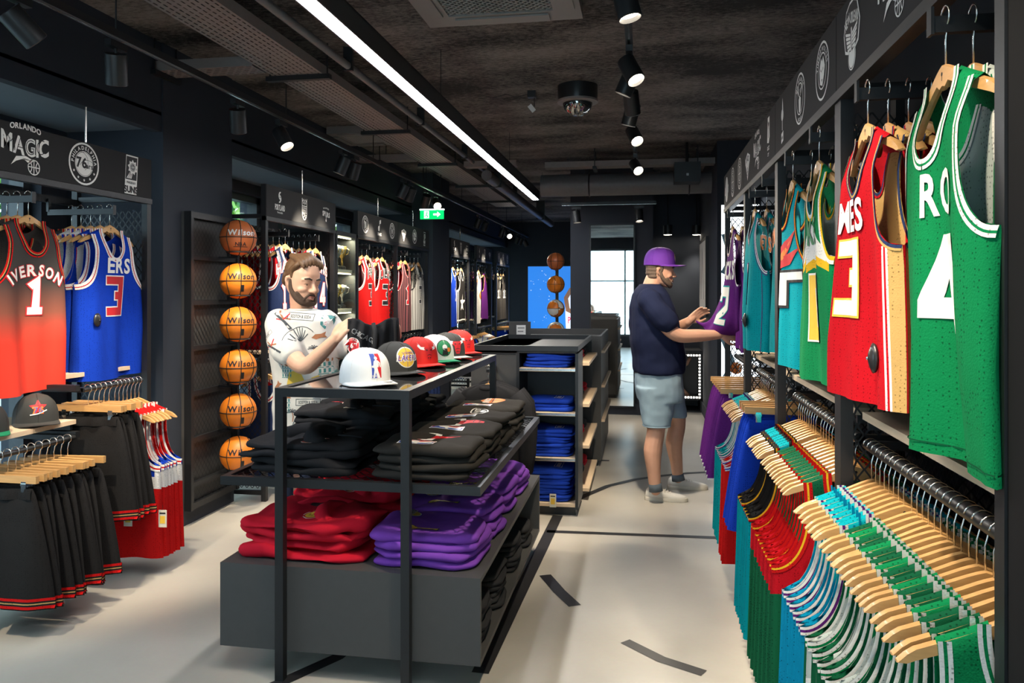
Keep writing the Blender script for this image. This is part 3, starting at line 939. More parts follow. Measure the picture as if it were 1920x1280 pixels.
def lg_sixers():
    f = Flat(); f.ring(0, 0, .455, .5).ring(0, 0, 0, .30)
    f.arc_text('PHILADELPHIA', 0, 0, .335, .125, gap=.22, off=.02)
    for a in (-150, -120, -90, -60, -30):
        f.star(.385 * cos(radians(a)), .385 * sin(radians(a)), .04)
    f.up(); f.ring(0, 0, .275, .285, BLACKP)
    f.ring(-.1, .05, .22, .23, BLACKP, 16, -1, 1.6).ring(.12, -.2, .3, .31, BLACKP, 16, 1, 2.6)
    f.up(); f.text('76', -.09, -.09, .33, BLACKP, off=.035, gap=.03).text('ers', .17, -.09, .17, BLACKP, off=.03)
    return f
def lg_suns():
    f = Flat(); f.poly([(-.27, -.5), (.20, -.5), (.27, .5), (-.20, .5)]).up()
    f.poly([(-.235, -.13), (.20, -.13), (.235, .465), (-.185, .465)], BLACKP).up()
    f.star(.05, .2, .2, WHITEP, 9, .72).up().disc(.05, .2, .11, BLACKP).up()
    ball2(f, .05, .2, .1, WHITEP, .012)
    for k in range(4):
        f.poly([(-.2 + .05 * k, -.1), (-.16 + .05 * k, -.1), (-.02 + .03 * k, .13)])
    f.text('PHOENIX', -.01, -.235, .085, BLACKP, off=.01).text('SUNS', -.03, -.46, .23, BLACKP, sx=.92, off=.045, gap=.04)
    return f
def lg_portland():
    f = Flat()
    for s in (1, -1):
        f.poly([(s * -.13, .25 + s * .0), (s * -.13, .25 + s * .12), (s * -.05, .25 + s * .23), (s * .09, .25 + s * .25), (s * .09, .25 + s * .21), (s * .0, .25 + s * .16), (s * -.03, .25 + s * .02)])
    f.disc(0, .25, .1).up().disc(0, .25, .03, BLACKP)
    f.text('PORTLAND', 0, -.32, .34, sx=.48, off=.04, gap=.05).text('TRAIL BLAZERS', 0, -.46, .095, sx=.75, off=.015)
    return f
def lg_kings():
    f = Flat()
    f.stroke([(-.25, .5), (-.25, -.2), (-.2, -.35), (-.1, -.46), (0, -.5), (.1, -.46), (.2, -.35), (.25, -.2), (.25, .5)], .05)
    f.stroke([(-.25, .48), (-.17, .36), (-.09, .46), (0, .36), (.09, .46), (.17, .36), (.25, .48)], .035)
    f.stroke([(-.22, .40), (-.12, .24), (-.06, .34), (0, .22), (.06, .34), (.12, .24), (.22, .40)], .03)
    f.rect(-.25, .12, .25, .16).text('SACRAMENTO', 0, .055, .06, sx=.9, off=.01).rect(-.25, .02, .25, .045).text('KINGS', 0, -.13, .17, sx=.75, off=.03).rect(-.25, -.19, .25, -.155)
    f.stroke([(-.2, -.2), (.0, -.28), (.14, -.42)], .03).stroke([(-.12, -.43), (-.02, -.3), (-.05, -.19)], .03).stroke([(.02, -.18), (.1, -.28), (.22, -.3)], .03)
    return f
def lg_spurs():
    f = Flat(); f.text('SAN ANTONIO', 0, .24, .11, sx=.9, off=.015, tilt=.04)
    f.text('SP', -.27, -.08, .33, off=.05, sx=.85).text('RS', .29, -.12, .33, off=.05, sx=.85)
    f.stroke([(-.06, .15), (-.06, -.03), (-.02, -.1), (.03, -.1), (.07, -.03), (.07, .15)], .045).stroke([(.005, -.1), (.005, -.26)], .05).star(.005, -.30, .09, WHITEP, 6, .5)
    return f
def lg_ringtext(word, inner, bottom=''):
    f = Flat(); f.ring(0, 0, .46, .5).ring(0, 0, .29, .315).arc_text(word, 0, 0, .34, .11, gap=.18)
    if bottom: f.arc_text(bottom, 0, 0, .44, .10, a_mid=-pi / 2, gap=.18, inside=True)
    if inner == 'claw':
        for k in range(4):
            f.poly([(-.2 + .09 * k, .2 - .02 * k), (-.13 + .09 * k, .22 - .02 * k), (.02 + .05 * k, -.1), (-.12 + .06 * k, -.25)])
    elif inner == 'W':
        f.stroke([(-.18, .16), (-.1, -.18), (0, .1), (.1, -.18), (.18, .16)], .05).star(0, .2, .06)
    elif inner == 'wolf':
        f.poly([(-.16, -.2), (-.2, .05), (-.08, .24), (0, .16), (.08, .24), (.2, .05), (.14, -.1), (.02, -.26)]).up().poly([(-.1, .02), (-.03, -.02), (-.08, .06)], BLACKP).poly([(.1, .02), (.03, -.02), (.08, .06)], BLACKP).poly([(-.04, -.14), (.04, -.14), (0, -.2)], BLACKP)
    elif inner == 'buck':
        f.poly([(-.08, -.24), (-.1, .0), (0, .06), (.1, .0), (.08, -.24), (0, -.28)])
        for s in (-1, 1):
            f.stroke([(s * .05, .05), (s * .15, .14), (s * .13, .27)], .03).stroke([(s * .15, .14), (s * .23, .2)], .03).stroke([(s * .09, .09), (s * .05, .2)], .025)
    else:
        ball2(f, 0, 0, .24, WHITEP, .03)
    return f
def lg_jazz():
    f = Flat(); f.disc(-.1, -.05, .13, ry=.16).stroke([(.01, -.05), (.05, .42)], .045).poly([(.05, .45), (.27, .5), (.25, .28), (.03, .22)])
    f.up().ring(-.1, -.05, .05, .065, BLACKP).text('UTAH JAZZ', .02, -.46, .22, sx=.5, off=.04, gap=.05)
    return f
def lg_pelican():
    f = Flat(); f.disc(0, -.33, .2); f.up(); f.ring(0, -.33, .165, .18, BLACKP)
    f.poly([(-.45, .1), (-.3, .42), (-.1, .5), (.1, .5), (.3, .42), (.45, .1), (.36, -.2), (.2, -.25), (0, -.3), (-.2, -.25), (-.36, -.2)]).up()
    f.poly([(-.41, .1), (-.28, .39), (-.1, .46), (.1, .46), (.28, .39), (.41, .1), (.33, -.16), (.2, -.21), (0, -.26), (-.2, -.21), (-.33, -.16)], BLACKP).up()
    f.text('NEW', -.2, .17, .2, sx=.62, off=.03, rot=.35).text('ORLEANS', .14, .14, .22, sx=.42, off=.03, rot=-.2)
    for s in (-1, 1):
        for k in range(5):
            f.poly([(s * .05, .02 - .05 * k), (s * (.33 - .03 * k), .10 - .07 * k), (s * (.31 - .03 * k), .05 - .07 * k), (s * .05, -.02 - .05 * k)])
    f.stroke([(0, .1), (.02, -.05), (-.02, -.2), (.0, -.3)], .05)
    return f
def lg_heat():
    f = Flat(); f.disc(0, .12, .13).poly([(-.03, .2), (.02, .5), (.07, .36), (.1, .2)]).stroke([(0, 0), (0, -.22)], .05).poly([(-.12, -.28), (.12, -.24), (.12, -.46), (-.12, -.5)]).up().text('MIAMI', 0, -.42, .11, BLACKP, sx=.6)
    return f
def lg_card(word):
    f = Flat(); f.poly([(-.18, -.1), (-.1, .5), (.16, .5), (.18, .0), (.05, -.14)]).up().stroke([(-.05, .4), (.06, .2), (-.02, .0)], .05, BLACKP).disc(.06, .32, .06, BLACKP)
    f.text(word, 0, -.3, .13, sx=.7, off=.03).text('CITY', 0, -.45, .11, sx=.8, off=.02)
    return f
def lg_word(word):
    f = Flat(); f.poly([(-.5, .18), (0, .32), (.5, .18), (.46, .02), (.3, -.1), (0, -.5), (-.3, -.1), (-.46, .02)]).up().text(word, 0, .02, .22, BLACKP, sx=.72, off=.04, tilt=.06)
    return ball2(f, 0, -.24, .13, BLACKP, .02)
def lg_nba():
    """upright league style badge: blue and red halves around a white player silhouette"""
    f = Flat()
    rr = [(-.2, -.5), (.2, -.5), (.23, -.47), (.23, .47), (.2, .5), (-.2, .5), (-.23, .47), (-.23, -.47)]
    f.poly(rr).up().poly([(-.2, -.47), (.0, -.47), (.0, .47), (-.2, .47)], BLUEP).poly([(.0, -.47), (.2, -.47), (.2, .47), (.0, .47)], RED).up()
    f.disc(.01, .30, .065).poly([(-.1, .18), (-.02, .24), (.06, .22), (.11, .05), (.08, -.05), (.03, -.05), (.06, -.2), (.15, -.47), (.02, -.47), (-.04, -.25), (-.1, -.47), (-.16, -.47), (-.1, -.15), (-.13, .05)]).stroke([(.06, .2), (.15, .1), (.16, -.05)], .05).disc(-.15, -.02, .045)
    f.up().text('NBA', -.1, -.43, .12, WHITEP, sx=.7)
    return f
def lg_bull(base=RED):
    f = Flat()
    f.poly([(-.26, .2), (.26, .2), (.3, .05), (.2, -.05), (.17, -.3), (.1, -.48), (-.1, -.48), (-.17, -.3), (-.2, -.05), (-.3, .05)], base)
    for s in (-1, 1):
        f.poly([(s * .24, .22), (s * .42, .24), (s * .5, .46), (s * .56, .26), (s * .46, .1), (s * .26, .06)], WHITEP)
        f.poly([(s * .5, .46), (s * .535, .36), (s * .48, .34)], base)
    f.up()
    for s in (-1, 1):
        f.poly([(s * .05, .06), (s * .19, .12), (s * .16, .02)], BLACKP).disc(s * .06, -.36, .035, BLACKP)
    f.stroke([(-.12, -.22), (0, -.18), (.12, -.22)], .03, BLACKP)
    return f
def lg_lakers():
    f = Flat(); f.disc(0, 0, .46, WHITEP).up().disc(0, 0, .42, GOLDP).up()
    f.stroke([(-.42, 0), (.42, 0)], .02, PURPLEP).stroke([(0, -.42), (0, .42)], .02, PURPLEP).ring(-.5, 0, .36, .38, PURPLEP, 14, -.7, .7).ring(.5, 0, .36, .38, PURPLEP, 14, pi - .7, pi + .7).up()
    f.text('LAKERS', .0, -.15, .36, WHITEP, sx=.66, off=.075, gap=.0, shear=.3).up().text('LAKERS', .0, -.14, .34, PURPLEP, sx=.70, off=.02, gap=.05, shear=.3).text('LOS ANGELES', .1, .17, .1, PURPLEP, sx=.8)
    return f
def lg_nets():
    f = Flat(); f.disc(0, 0, .5, WHITEP, ry=.26).up().disc(0, 0, .46, BLACKP, ry=.22).up().text('NETS', 0, .0, .2, WHITEP, off=.04).disc(0, -.1, .1, WHITEP).arc_text('BROOKLYN', 0, -.3, .23, .07, a_mid=pi / 2)
    return f
def lg_ball_orange():
    f = Flat(); f.disc(0, 0, .4, ORANGEP).up().stroke([(-.4, 0), (.4, 0)], .03, BLACKP).stroke([(0, -.4), (0, .4)], .03, BLACKP).up().text('KNICKS', 0, .1, .25, WHITEP, sx=.8, off=.06)
    return f
def lg_trophy():
    f = Flat(); f.poly([(-.16, -.5), (.16, -.5), (.13, -.4), (.07, -.36), (.05, .1), (.12, .2), (-.12, .2), (-.05, .1), (-.07, -.36), (-.13, -.4)], BLACKP).disc(-.02, .33, .19, BLACKP).up()
    f.poly([(-.12, -.47), (.12, -.47), (.09, -.4), (.04, -.34), (.02, .12), (.08, .18), (-.08, .18), (-.02, .12), (-.04, -.34), (-.09, -.4)], GOLDP).disc(-.02, .33, .155, GOLDP).up().stroke([(-.17, .33), (.13, .33)], .02, BLACKP).stroke([(-.02, .18), (-.02, .48)], .02, BLACKP)
    return f
def lg_crest(c1=GOLDP, c2=RED):
    f = Flat(); f.disc(0, 0, .5, WHITEP).up().disc(0, 0, .45, c2).up().disc(0, 0, .36, c1).up().text('FINALS', 0, .0, .17, c2, sx=.75, off=.03).text('1997', 0, -.18, .15, BLACKP, sx=.8)
    return f
def lg_celtic():
    f = Flat(); f.disc(0, 0, .48, BLACKP).up().disc(0, 0, .44, GREENP).up().disc(.0, .05, .16, WHITEP).poly([(-.2, -.4), (-.12, -.02), (.14, -.02), (.2, -.4)], BLACKP).disc(.26, -.1, .13, ORANGEP)
    return f
def lg_76():
    f = Flat(); f.star(0, .1, .45, RED, 5, .5).up().text('76', 0, -.2, .5, ORANGEP, off=.06, gap=.02).up().text('76', 0, -.17, .44, BLUEP, off=.0, gap=.1).stroke([(-.4, -.28), (.0, -.22), (.42, -.05)], .06, WHITEP)
    return f
LG = dict(magic=lg_magic(), sixers=lg_sixers(), suns=lg_suns(), portland=lg_portland(), kings=lg_kings(), spurs=lg_spurs(),
          raptors=lg_ringtext('TORONTO', 'claw', 'RAPTORS'), jazz=lg_jazz(), wizards=lg_ringtext('WASHINGTON', 'W', 'WIZARDS'), pelican=lg_pelican(),
          wolves=lg_ringtext('TIMBERWOLVES', 'wolf'), bucks=lg_ringtext('MILWAUKEE', 'buck', 'BUCKS'), heat=lg_heat(), card=lg_card('GRIZZ'), knicks=lg_word('KNICKS'),
          lakers=lg_lakers().mono(WHITEP), nuggets=lg_ringtext('DENVER', 'ball', 'NUGGETS'), pistons=lg_ringtext('DETROIT', 'ball', 'PISTONS'))
# ================================================================== wall racks
def strands(w, h, dx=.021, dz=.026, r=.0034):
    """expanded metal: zigzag strands touching their neighbours, in XZ"""
    mb = MB(); n = int(round(w / dx)); k = int(round(h / dz)); vs = []; fs = []
    for i in range(n + 1):
        x0 = i * w / n
        for j in range(k + 1):
            s = .5 if (i + j) % 2 else -.5
            x = min(w, max(0, x0 + s * w / n * .92)); z = j * h / k
            o = len(vs)
            vs += [(x - r, 0, z), (x + r, 0, z)]
            if j: fs.append((o - 2, o - 1, o + 1, o))
    return mb.add(vs, fs, BLACK)
_mp = {}
def mesh_panel(w, h):
    k = (round(w, 3), round(h, 3))
    if k not in _mp:
        _mp[k] = strands(w, h).mesh('mesh_panel', fixn=False)
    return _mp[k]

def rpt(org, rz, x, y, z):
    return Vector((org[0] + x * cos(rz) - y * sin(rz), org[1] + x * sin(rz) + y * cos(rz), z))

def rack(label, org, rz, L, logos=(), hz=(2.04, 2.29), depth=.5, arms=(), armz=1.97, armtip=-.0, shelves=(), rails=(), meshl=True, meshr=False, back=False, logosize=.17, group='black wall display racks', nearpost=True, hw=None, lx=None):
    t = thing('display_rack', label, 'display rack', (org[0], org[1], 0), rz, group)
    P = .036
    for x in ([P / 2] if nearpost else []) + [L - P / 2]:
        MB().bb(x - P / 2, x + P / 2, 0, P, 0, hz[1], BLACK).build('post', t)
        MB().bb(x - P / 2, x + P / 2, depth - P, depth, 0, hz[1], BLACK).build('rear_post', t)
        for z in (.06, hz[0] + .02):
            MB().bb(x - .012, x + .012, P, depth - P, z - .015, z + .015, BLACK).build('side_bar', t)
    h = MB().bb(.003, L - .003, -.004, .02, hz[0] + .02, hz[1], HEADM).build('header_panel', t)
    MB().bb(.0, L, -.008, .03, hz[0] - .012, hz[0] + .018, BLACK).build('header_beam', t)
    n = len(logos)
    for i, lg in enumerate(logos):
        if lg is None: continue
        f = LG[lg]
        x = lx[i] if lx else L * (i + .5) / n; zc = (hz[0] + .02 + hz[1]) / 2
        s = logosize
        f.moved(0, 0, s).panel('emblem', h, (x, -.004, zc), (1, 0, 0), (0, 0, 1))
    MB().bb(P, L - P, depth - P, depth, hz[0] - .02, hz[0] + .02, BLACK).build('cross_beam', t)
    MB().bb(P, L - P, depth - P, depth, 1.0, 1.04, BLACK).build('cross_beam', t)
    ph = hz[0] - .14
    if meshl: link('mesh_panel', mesh_panel(depth - .06, ph), t, (P / 2, .04, .09), pi / 2)
    if meshr: link('mesh_panel', mesh_panel(depth - .06, ph), t, (L - P / 2, .04, .09), pi / 2)
    if back: link('mesh_panel', mesh_panel(L - .08, ph), t, (.04, depth - .02, .09), 0)
    for x in arms:
        MB().bb(x - .009, x + .009, armtip, depth - P, armz - .02, armz + .012, BLACK).bb(x - .012, x + .012, armtip - .006, armtip, armz - .024, armz + .03, BLACK).build('display_arm', t)
        MB().bb(x - .012, x + .012, depth - P - .01, depth - P + .005, armz, hz[0], BLACK).build('arm_bracket', t)
    for (x0, x1, z, y0) in shelves:
        m = (x0 + x1) / 2; g = .0015
        for a, b in ((x0, m - g), (m + g, x1)):
            for c, d in ((y0, y0 + .13), (y0 + .133, depth - .04)):
                MB().bb(a, b, c, d, z - .022, z, PWOOD).build('shelf_board', t)
        for x in (x0 + .02, x1 - .02):
            MB().bb(x - .008, x + .008, y0 + .01, depth - P, z - .05, z - .022, BLACK).build('shelf_bracket', t)
    for (x0, x1, z, yy, r) in rails:
        MB().cyl((x0, yy, z), (x1, yy, z), r, BLACK, 14).build('hanging_rail', t, smooth='auto')
        for x in (x0 + .01, x1 - .01):
            MB().bb(x - .01, x + .01, yy, depth - P, z - .012, z + .012, BLACK).build('rail_bracket', t)
    return t

RX = .58; RP = 1.09; RZ = -pi / 2
RARM = 2.03
RR = {}   # right bays, x=0 at the far end
RL = [('wolves', 'bucks', 'pelican'), ('knicks', 'bucks', 'wolves'), ('card', 'knicks', 'heat'), ('lakers', 'nuggets', 'pistons')]
RL = [('pelican', 'magic', 'sixers'), ('heat', 'bucks', 'wolves'), ('knicks', 'magic', 'card'), ('lakers', 'nuggets', 'pistons')]
Y1 = [2.46, 3.55, 4.64, 5.73]
RARMS = [(.30, .83), (.36, .82), (.40, .85), (.42,)]
for i in range(4):
    lab = ['black wall rack holding the green and the red hanging jerseys', 'black wall rack with turquoise jersey and white striped green jersey', 'black wall rack with teal jersey numbered three', 'last black wall rack by the lightbox with the purple jersey'][i]
    RR[i] = rack(lab, (RX, Y1[i]), RZ, RP, RL[i], (2.09, 2.34), .52, RARMS[i], RARM, -.02, [(.04, RP - .04, 1.15, .06)],
                 [(.045, RP - .045, 1.055, .075, .017)], meshl=True, meshr=(i == 0), back=True, logosize=.19, nearpost=True)
# dark end panel standing between the first bay and the camera side
t = thing('display_rack', 'black wall rack cut by the near post, its header without jerseys', 'display rack', (RX, 1.37, 0), RZ, 'black wall display racks')
MB().bb(.0, 1.0, -.004, .02, 2.11, 2.34, HEADM).build('header_panel', t); MB().bb(0, 1.0, -.008, .03, 2.078, 2.108, BLACK).build('header_beam', t)
MB().bb(.005, .14, .004, .5, 0, 2.078, mat('matt black board', (0.006, 0.006, 0.007), .9, kind='n', scale=30, amt=.1, spec=.2)).build('side_panel', t)
MB().bb(.96, 1.0, 0, .5, 0, 2.078, BLACK).build('post', t)

LZ = pi / 2
AX = -2.88
RA = rack('black wall rack with fade jersey and blue jersey next to the first column', (AX, 2.86), LZ, 1.28, ('magic', 'sixers', 'suns'), (2.04, 2.29), .5, (.44, 1.02), 1.965, .05,
          [(.03, .57, .87, -.08), (.60, 1.24, 1.08, .06)], [(.04, .52, .79, -.11, .011), (.58, 1.04, 1.015, -.11, .011)], meshl=False, meshr=True, logosize=.22, lx=(.335, .72, 1.095))
MB().bb(.52, .556, .36, .40, 0, 2.04, BLACK).build('inner_post', RA)
for z in (1.03, .80): MB().bb(.53, .56, -.11, .40, z - .015, z + .015, BLACK).build('side_bar', RA)
BX = -2.68
RB = [rack('black wall rack with navy jerseys past the ball column', (BX, 5.16), LZ, 1.27, ('portland', 'kings', 'spurs'), (2.04, 2.29), .52, (.42, .98), 1.965, .03, [(.04, 1.23, 1.08, .06)], [(.05, 1.22, 1.0, .07, .011)], True, True),
      rack('black wall rack with red numbered jerseys', (BX, 6.96), LZ, 1.22, ('raptors', 'jazz', 'wizards'), (2.04, 2.29), .52, (.40, .86), 1.965, .03, [(.04, 1.18, 1.08, .06)], [(.05, 1.17, 1.0, .07, .011)], True, True),
      rack('black wall rack with pinstripe jerseys beside the middle column', (BX, 8.18), LZ, 1.25, ('knicks', 'sixers', 'suns'), (2.04, 2.29), .52, (.44, .96), 1.965, .03, [(.04, 1.21, 1.08, .06)], [(.05, 1.2, 1.0, .07, .011)], True, True, nearpost=False)]
RC = [rack('far black wall rack with long blue jerseys beyond the middle column', (BX, 10.56), LZ, 1.2, ('portland', 'kings', 'spurs'), (2.04, 2.29), .52, (.35, .85), 1.965, .03, [(.04, 1.16, 1.08, .06)], [(.05, 1.15, .93, .0, .011)], True, True),
      rack('far black wall rack with the white jersey', (BX, 12.26), LZ, 1.3, ('heat', 'kings', 'knicks'), (2.04, 2.29), .52, (.4, .95), 1.965, .03, [(.04, 1.26, 1.08, .06)], [(.05, 1.25, .93, .0, .011)], True, True),
      rack('last far black wall rack with dark grey tops', (BX, 14.0), LZ, 1.35, ('raptors', 'wolves', 'bucks'), (2.04, 2.29), .52, (.4, 1.0), 1.965, .03, [(.04, 1.31, 1.08, .06)], [(.05, 1.3, .93, .0, .011)], True, True)]
# header tie rods up to the bulkhead
for o, xs in ((RA, (.75,)), (RB[0], (.62,)), (RB[1], (.6,)), (RB[2], (.6,)), (RC[0], (.6,))):
    for x in xs: MB().cyl((x, .01, 2.29), (x, .01, 2.48), .006, STEEL, 6).build('tie_rod', o)

# narrow glazed showcase between the first two racks on the left
CHAMP = mat('gold trophy metal', (0.70, 0.48, 0.16), 0.25, 0.9); SILV = mat('silver trophy metal', (0.6, 0.6, 0.58), 0.25, 0.9)
t = thing('showcase', 'narrow glass fronted showcase with trophies between two racks', 'showcase', (BX, 6.46, 0), LZ)
MB().bb(0, .03, 0, .5, 0, 2.06, BLACK).bb(.45, .48, 0, .5, 0, 2.06, BLACK).bb(.03, .45, 0, .5, 2.02, 2.06, BLACK).bb(.03, .45, 0, .5, 0, .1, BLACK).build('case_body', t)
for z in (.55, .98, 1.36, 1.72): MB().bb(.03, .45, .03, .5, z - .03, z, PWOOD).build('shelf_board', t)
MB().bb(.03, .45, .006, .010, .1, 2.02, GLASS).build('glass_door', t)
SHL = mat('shelf strip light', (1.0, .82, .55), .4, emit=6.0)
for z in (1.325, 1.685, 2.015):
    MB().bb(.06, .42, .03, .05, z - .008, z, SHL).build('strip_light', t)
    li = bpy.data.lights.new('glow', 'AREA'); li.energy = 5; li.shape = 'RECTANGLE'; li.size = .34; li.size_y = .03; li.color = (1, .82, .55)
    lo = bpy.data.objects.new('glow', li); COL.objects.link(lo); lo.parent = t; lo.location = (.24, .06, z - .012)
k = 0
for z in (.98, 1.36, 1.72):
    for x in (.12, .24, .36):
        k += 1
        m = CHAMP if k % 2 else SILV
        p = rpt((BX, 6.46), LZ, x, .095, z)
        tr = thing('trophy', 'small ' + ['gold', 'silver'][0 if k % 2 else 1] + ' trophy cup, ' + ['first', 'second', 'third'][(k - 1) % 3] + ' on the ' + {.98: 'lowest', 1.36: 'middle', 1.72: 'highest'}[z] + ' lit shelf of the narrow showcase', 'trophy', tuple(p), 0, ['gold trophies in the showcase', 'silver trophies in the showcase'][0 if k % 2 else 1])
        MB().lathe([(0, 0), (.035, 0), (.035, .03), (.012, .04), (.0, .04)], BLACK, 12).build('base', tr, smooth='auto')
        MB().lathe([(0, .04), (.01, .04), (.010, .10), (.03, .13), (.042, .18), (.045, .22), (.04, .22), (.02, .14), (0, .14)], m, 14).build('cup', tr, smooth=True)
        MB().tube([(.04, 0, .2), (.07, 0, .19), (.06, 0, .15), (.035, 0, .14)], .004, m, 5).build('handle', tr, smooth=True)
        MB().tube([(-.04, 0, .2), (-.07, 0, .19), (-.06, 0, .15), (-.035, 0, .14)], .004, m, 5).build('handle', tr, smooth=True)

# ball stand on the first column
t = thing('ball_stand', 'black mesh backed panel with small ball brackets on the column', 'ball stand', (-2.93, 4.52, 0), LZ)
L = .60; z0, z1 = .10, 2.03
MB().bb(0, L, -.02, -.001, z0, z1, PANEL).build('back_panel', t)
for q in ((0, .03, z0, z1), (L - .03, L, z0, z1)):
    MB().bb(q[0], q[1], -.07, -.02, q[2], q[3], BLACK).build('side_rail', t)
for z in (z0 + .02, z1 - .02): MB().bb(.03, L - .03, -.06, -.02, z - .02, z + .02, BLACK).build('end_bar', t)
link('mesh_panel', mesh_panel(L - .06, z1 - z0 - .08), t, (.03, -.035, z0 + .04))
BALLZ = [W(455, py, 5.32).z for py in (447, 527, 607, 686, 768, 847)]
for z in BALLZ:
    MB().bb(.03, L - .03, -.06, -.036, z - .16, z - .13, BLACK).build('shelf_strip', t)
    br = MB(); br.bb(.34, .36, -.20, -.06, z - .14, z - .128, BLACK).tube([(.35 + .075 * cos(a * pi / 10), -.20 + .075 * sin(a * pi / 10), z - .099) for a in range(20)], .005, BLACK, 6, closed=True).bb(.343, .357, -.135, -.12, z - .14, z - .1, BLACK)
    br.build('ball_bracket', t, smooth='auto')

# ================================================================== basketballs
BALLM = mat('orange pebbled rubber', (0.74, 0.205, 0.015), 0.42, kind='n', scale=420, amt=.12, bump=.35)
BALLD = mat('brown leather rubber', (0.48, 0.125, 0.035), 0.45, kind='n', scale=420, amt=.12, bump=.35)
BALLW = mat('white ball panel', (0.80, 0.77, 0.70), 0.45, kind='n', scale=420, amt=.06, bump=.3)
SEAM = mat('black ball channel', (0.012, 0.011, 0.010), 0.6)
def ball(name, label, c, R, m, face, logo, group, two=False):
    """face = yaw of the printed side (0 looks to -y)"""
    t = thing(name, label, 'basketball', tuple(c), face, group)
    mb = MB(); n, k = 32, 20; vs = []; fs = []
    for i in range(k + 1):
        for j in range(n):
            a = 2 * pi * j / n; b = pi * i / k
            vs.append((R * sin(b) * cos(a), R * sin(b) * sin(a), R * cos(b)))
    for i in range(k):
        for j in range(n):
            f = (i * n + j, i * n + (j + 1) % n, (i + 1) * n + (j + 1) % n, (i + 1) * n + j)
            ctr = [sum(vs[q][d] for q in f) / 4 / R for d in range(3)]
            mm = m
            if two and ((ctr[0] > 0) ^ (ctr[2] > 0) ^ (abs(ctr[0]) > .62)): mm = BALLW
            mb.add([vs[q] for q in f], [(0, 1, 2, 3)], mm)
    mb.build('shell', t, smooth=True, weld=True)
    s = MB(); r = .0032; q = R * 1.0
    s.tube([(q * cos(a * pi / 24), q * sin(a * pi / 24), 0) for a in range(48)], r, SEAM, 6, closed=True)
    s.tube([(0, q * cos(a * pi / 24), q * sin(a * pi / 24)) for a in range(48)], r, SEAM, 6, closed=True)
    for sg in (-1, 1):
        pts = []
        for a in range(48):
            u = 2 * pi * a / 48; d = .60 + .12 * cos(2 * u)
            h = sqrt(max(0, 1 - d * d)); pts.append((sg * q * d, q * h * cos(u), q * h * sin(u)))
        s.tube(pts, r, SEAM, 6, closed=True)
    s.build('seam', t, smooth=True)
    if logo:
        f = Flat()
        g = Flat(); f.text('Wilson', 0, .012, .053, WHITEP if logo == 'w' else BLACKP, off=.03, shear=.12, sx=.95)
        if logo == 'w':
            g.text('NBA', 0, -.06, .035, BLACKP, off=.02).rect(-.045, -.068, .045, -.064, BLACKP)
        else:
            g.extend(lg_nba().mono(BLACKP).moved(.01, -.05, .045))
        def fn(a, b, l):
            y = -sqrt(max(1e-6, R * R - a * a - b * b)); v = Vector((a, y, b)).normalized()
            return v * (R + .0012 + .0003 * l)
        link('wordmark', f.to_mesh('wordmark', fn, .02), t); link('badge', g.to_mesh('badge', fn, .02), t)
    return t
BR = .121
for i, z in enumerate(BALLZ):
    lab = ['reddish brown basketball with white script, topmost on the column stand', 'orange basketball second from the top on the column stand', 'orange basketball third from the top on the column stand', 'orange basketball third from the bottom on the column stand', 'orange basketball second from the bottom on the column stand', 'orange basketball lowest on the column stand'][i]
    p = rpt((-2.93, 4.52), LZ, .35, -.20, z)
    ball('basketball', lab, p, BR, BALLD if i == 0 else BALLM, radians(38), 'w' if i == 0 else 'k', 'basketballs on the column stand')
# far ball column
FB = [W(1042, py, 10.6) for py in (490, 533, 578, 620)]
t = thing('ball_stand', 'slim black post carrying four balls in the far aisle', 'ball stand', (FB[0].x, FB[0].y + .16, 0))
MB().bb(-.15, .15, -.15, .15, 0, .02, BLACK).bb(-.02, .02, -.02, .02, .02, 2.0, BLACK).build('post', t)
for p in FB:
    MB().bb(-.01, .01, -.16, -.02, p.z - .128, p.z - .116, BLACK).tube([(.06 * cos(a * pi / 8), -.16 + .06 * sin(a * pi / 8), p.z - .106) for a in range(16)], .005, BLACK, 5, closed=True).build('ball_bracket', t)
for i, p in enumerate(FB):
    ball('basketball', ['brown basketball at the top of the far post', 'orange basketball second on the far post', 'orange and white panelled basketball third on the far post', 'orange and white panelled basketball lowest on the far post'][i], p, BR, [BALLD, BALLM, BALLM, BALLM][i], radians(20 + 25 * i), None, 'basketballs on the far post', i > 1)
# ================================================================== hangers
def hz_top(x):
    a = min(1.0, abs(x) / .215)
    return -.092 - .10 * a ** 1.55 - .012 * sin(min(1, a * 1.15) * pi)
def hanger_mesh():
    mb = MB(); n = 30; rings = []
    for i in range(n + 1):
        x = -.215 + .43 * i / n; a = abs(x) / .215
        t = (.032 - .008 * a) * (1 if a < .86 else sqrt(max(.05, 1 - ((a - .86) / .145) ** 2)))
        zt = hz_top(x); y = .018 * a * a; th = .007 + .001 * a
        zt -= (.024 - t) * .35 if a > .86 else 0; zb = zt - t - (.014 if a < .12 else 0)
        rings.append([(x, y - th, zt - .003), (x, y, zt), (x, y + th, zt - .003), (x, y + th, zb + .003), (x, y, zb), (x, y - th, zb + .003)])
    mb.loft(rings, HWOOD)
    hk = MB(); pts = [(0, 0, -.10), (0, 0, -.045), (.004, 0, -.03)]
    for k in range(11):
        a = radians(-62 + 232 * k / 10)
        pts.append((.021 * cos(a) - .003, 0, .002 + .021 * sin(a)))
    hk.tube(pts, .0021, STEEL, 6)
    return mb.mesh('hanger_body', 'auto'), hk.mesh('hanger_hook', True)
HM = hanger_mesh()
LOGO_DOT = Flat().disc(0, -.112, .0045, BLACKP, 8).rect(-.0015, -.125, .0015, -.113, BLACKP).to_mesh('hanger_brand', lambda a, b, l: (a, -.0073, b))
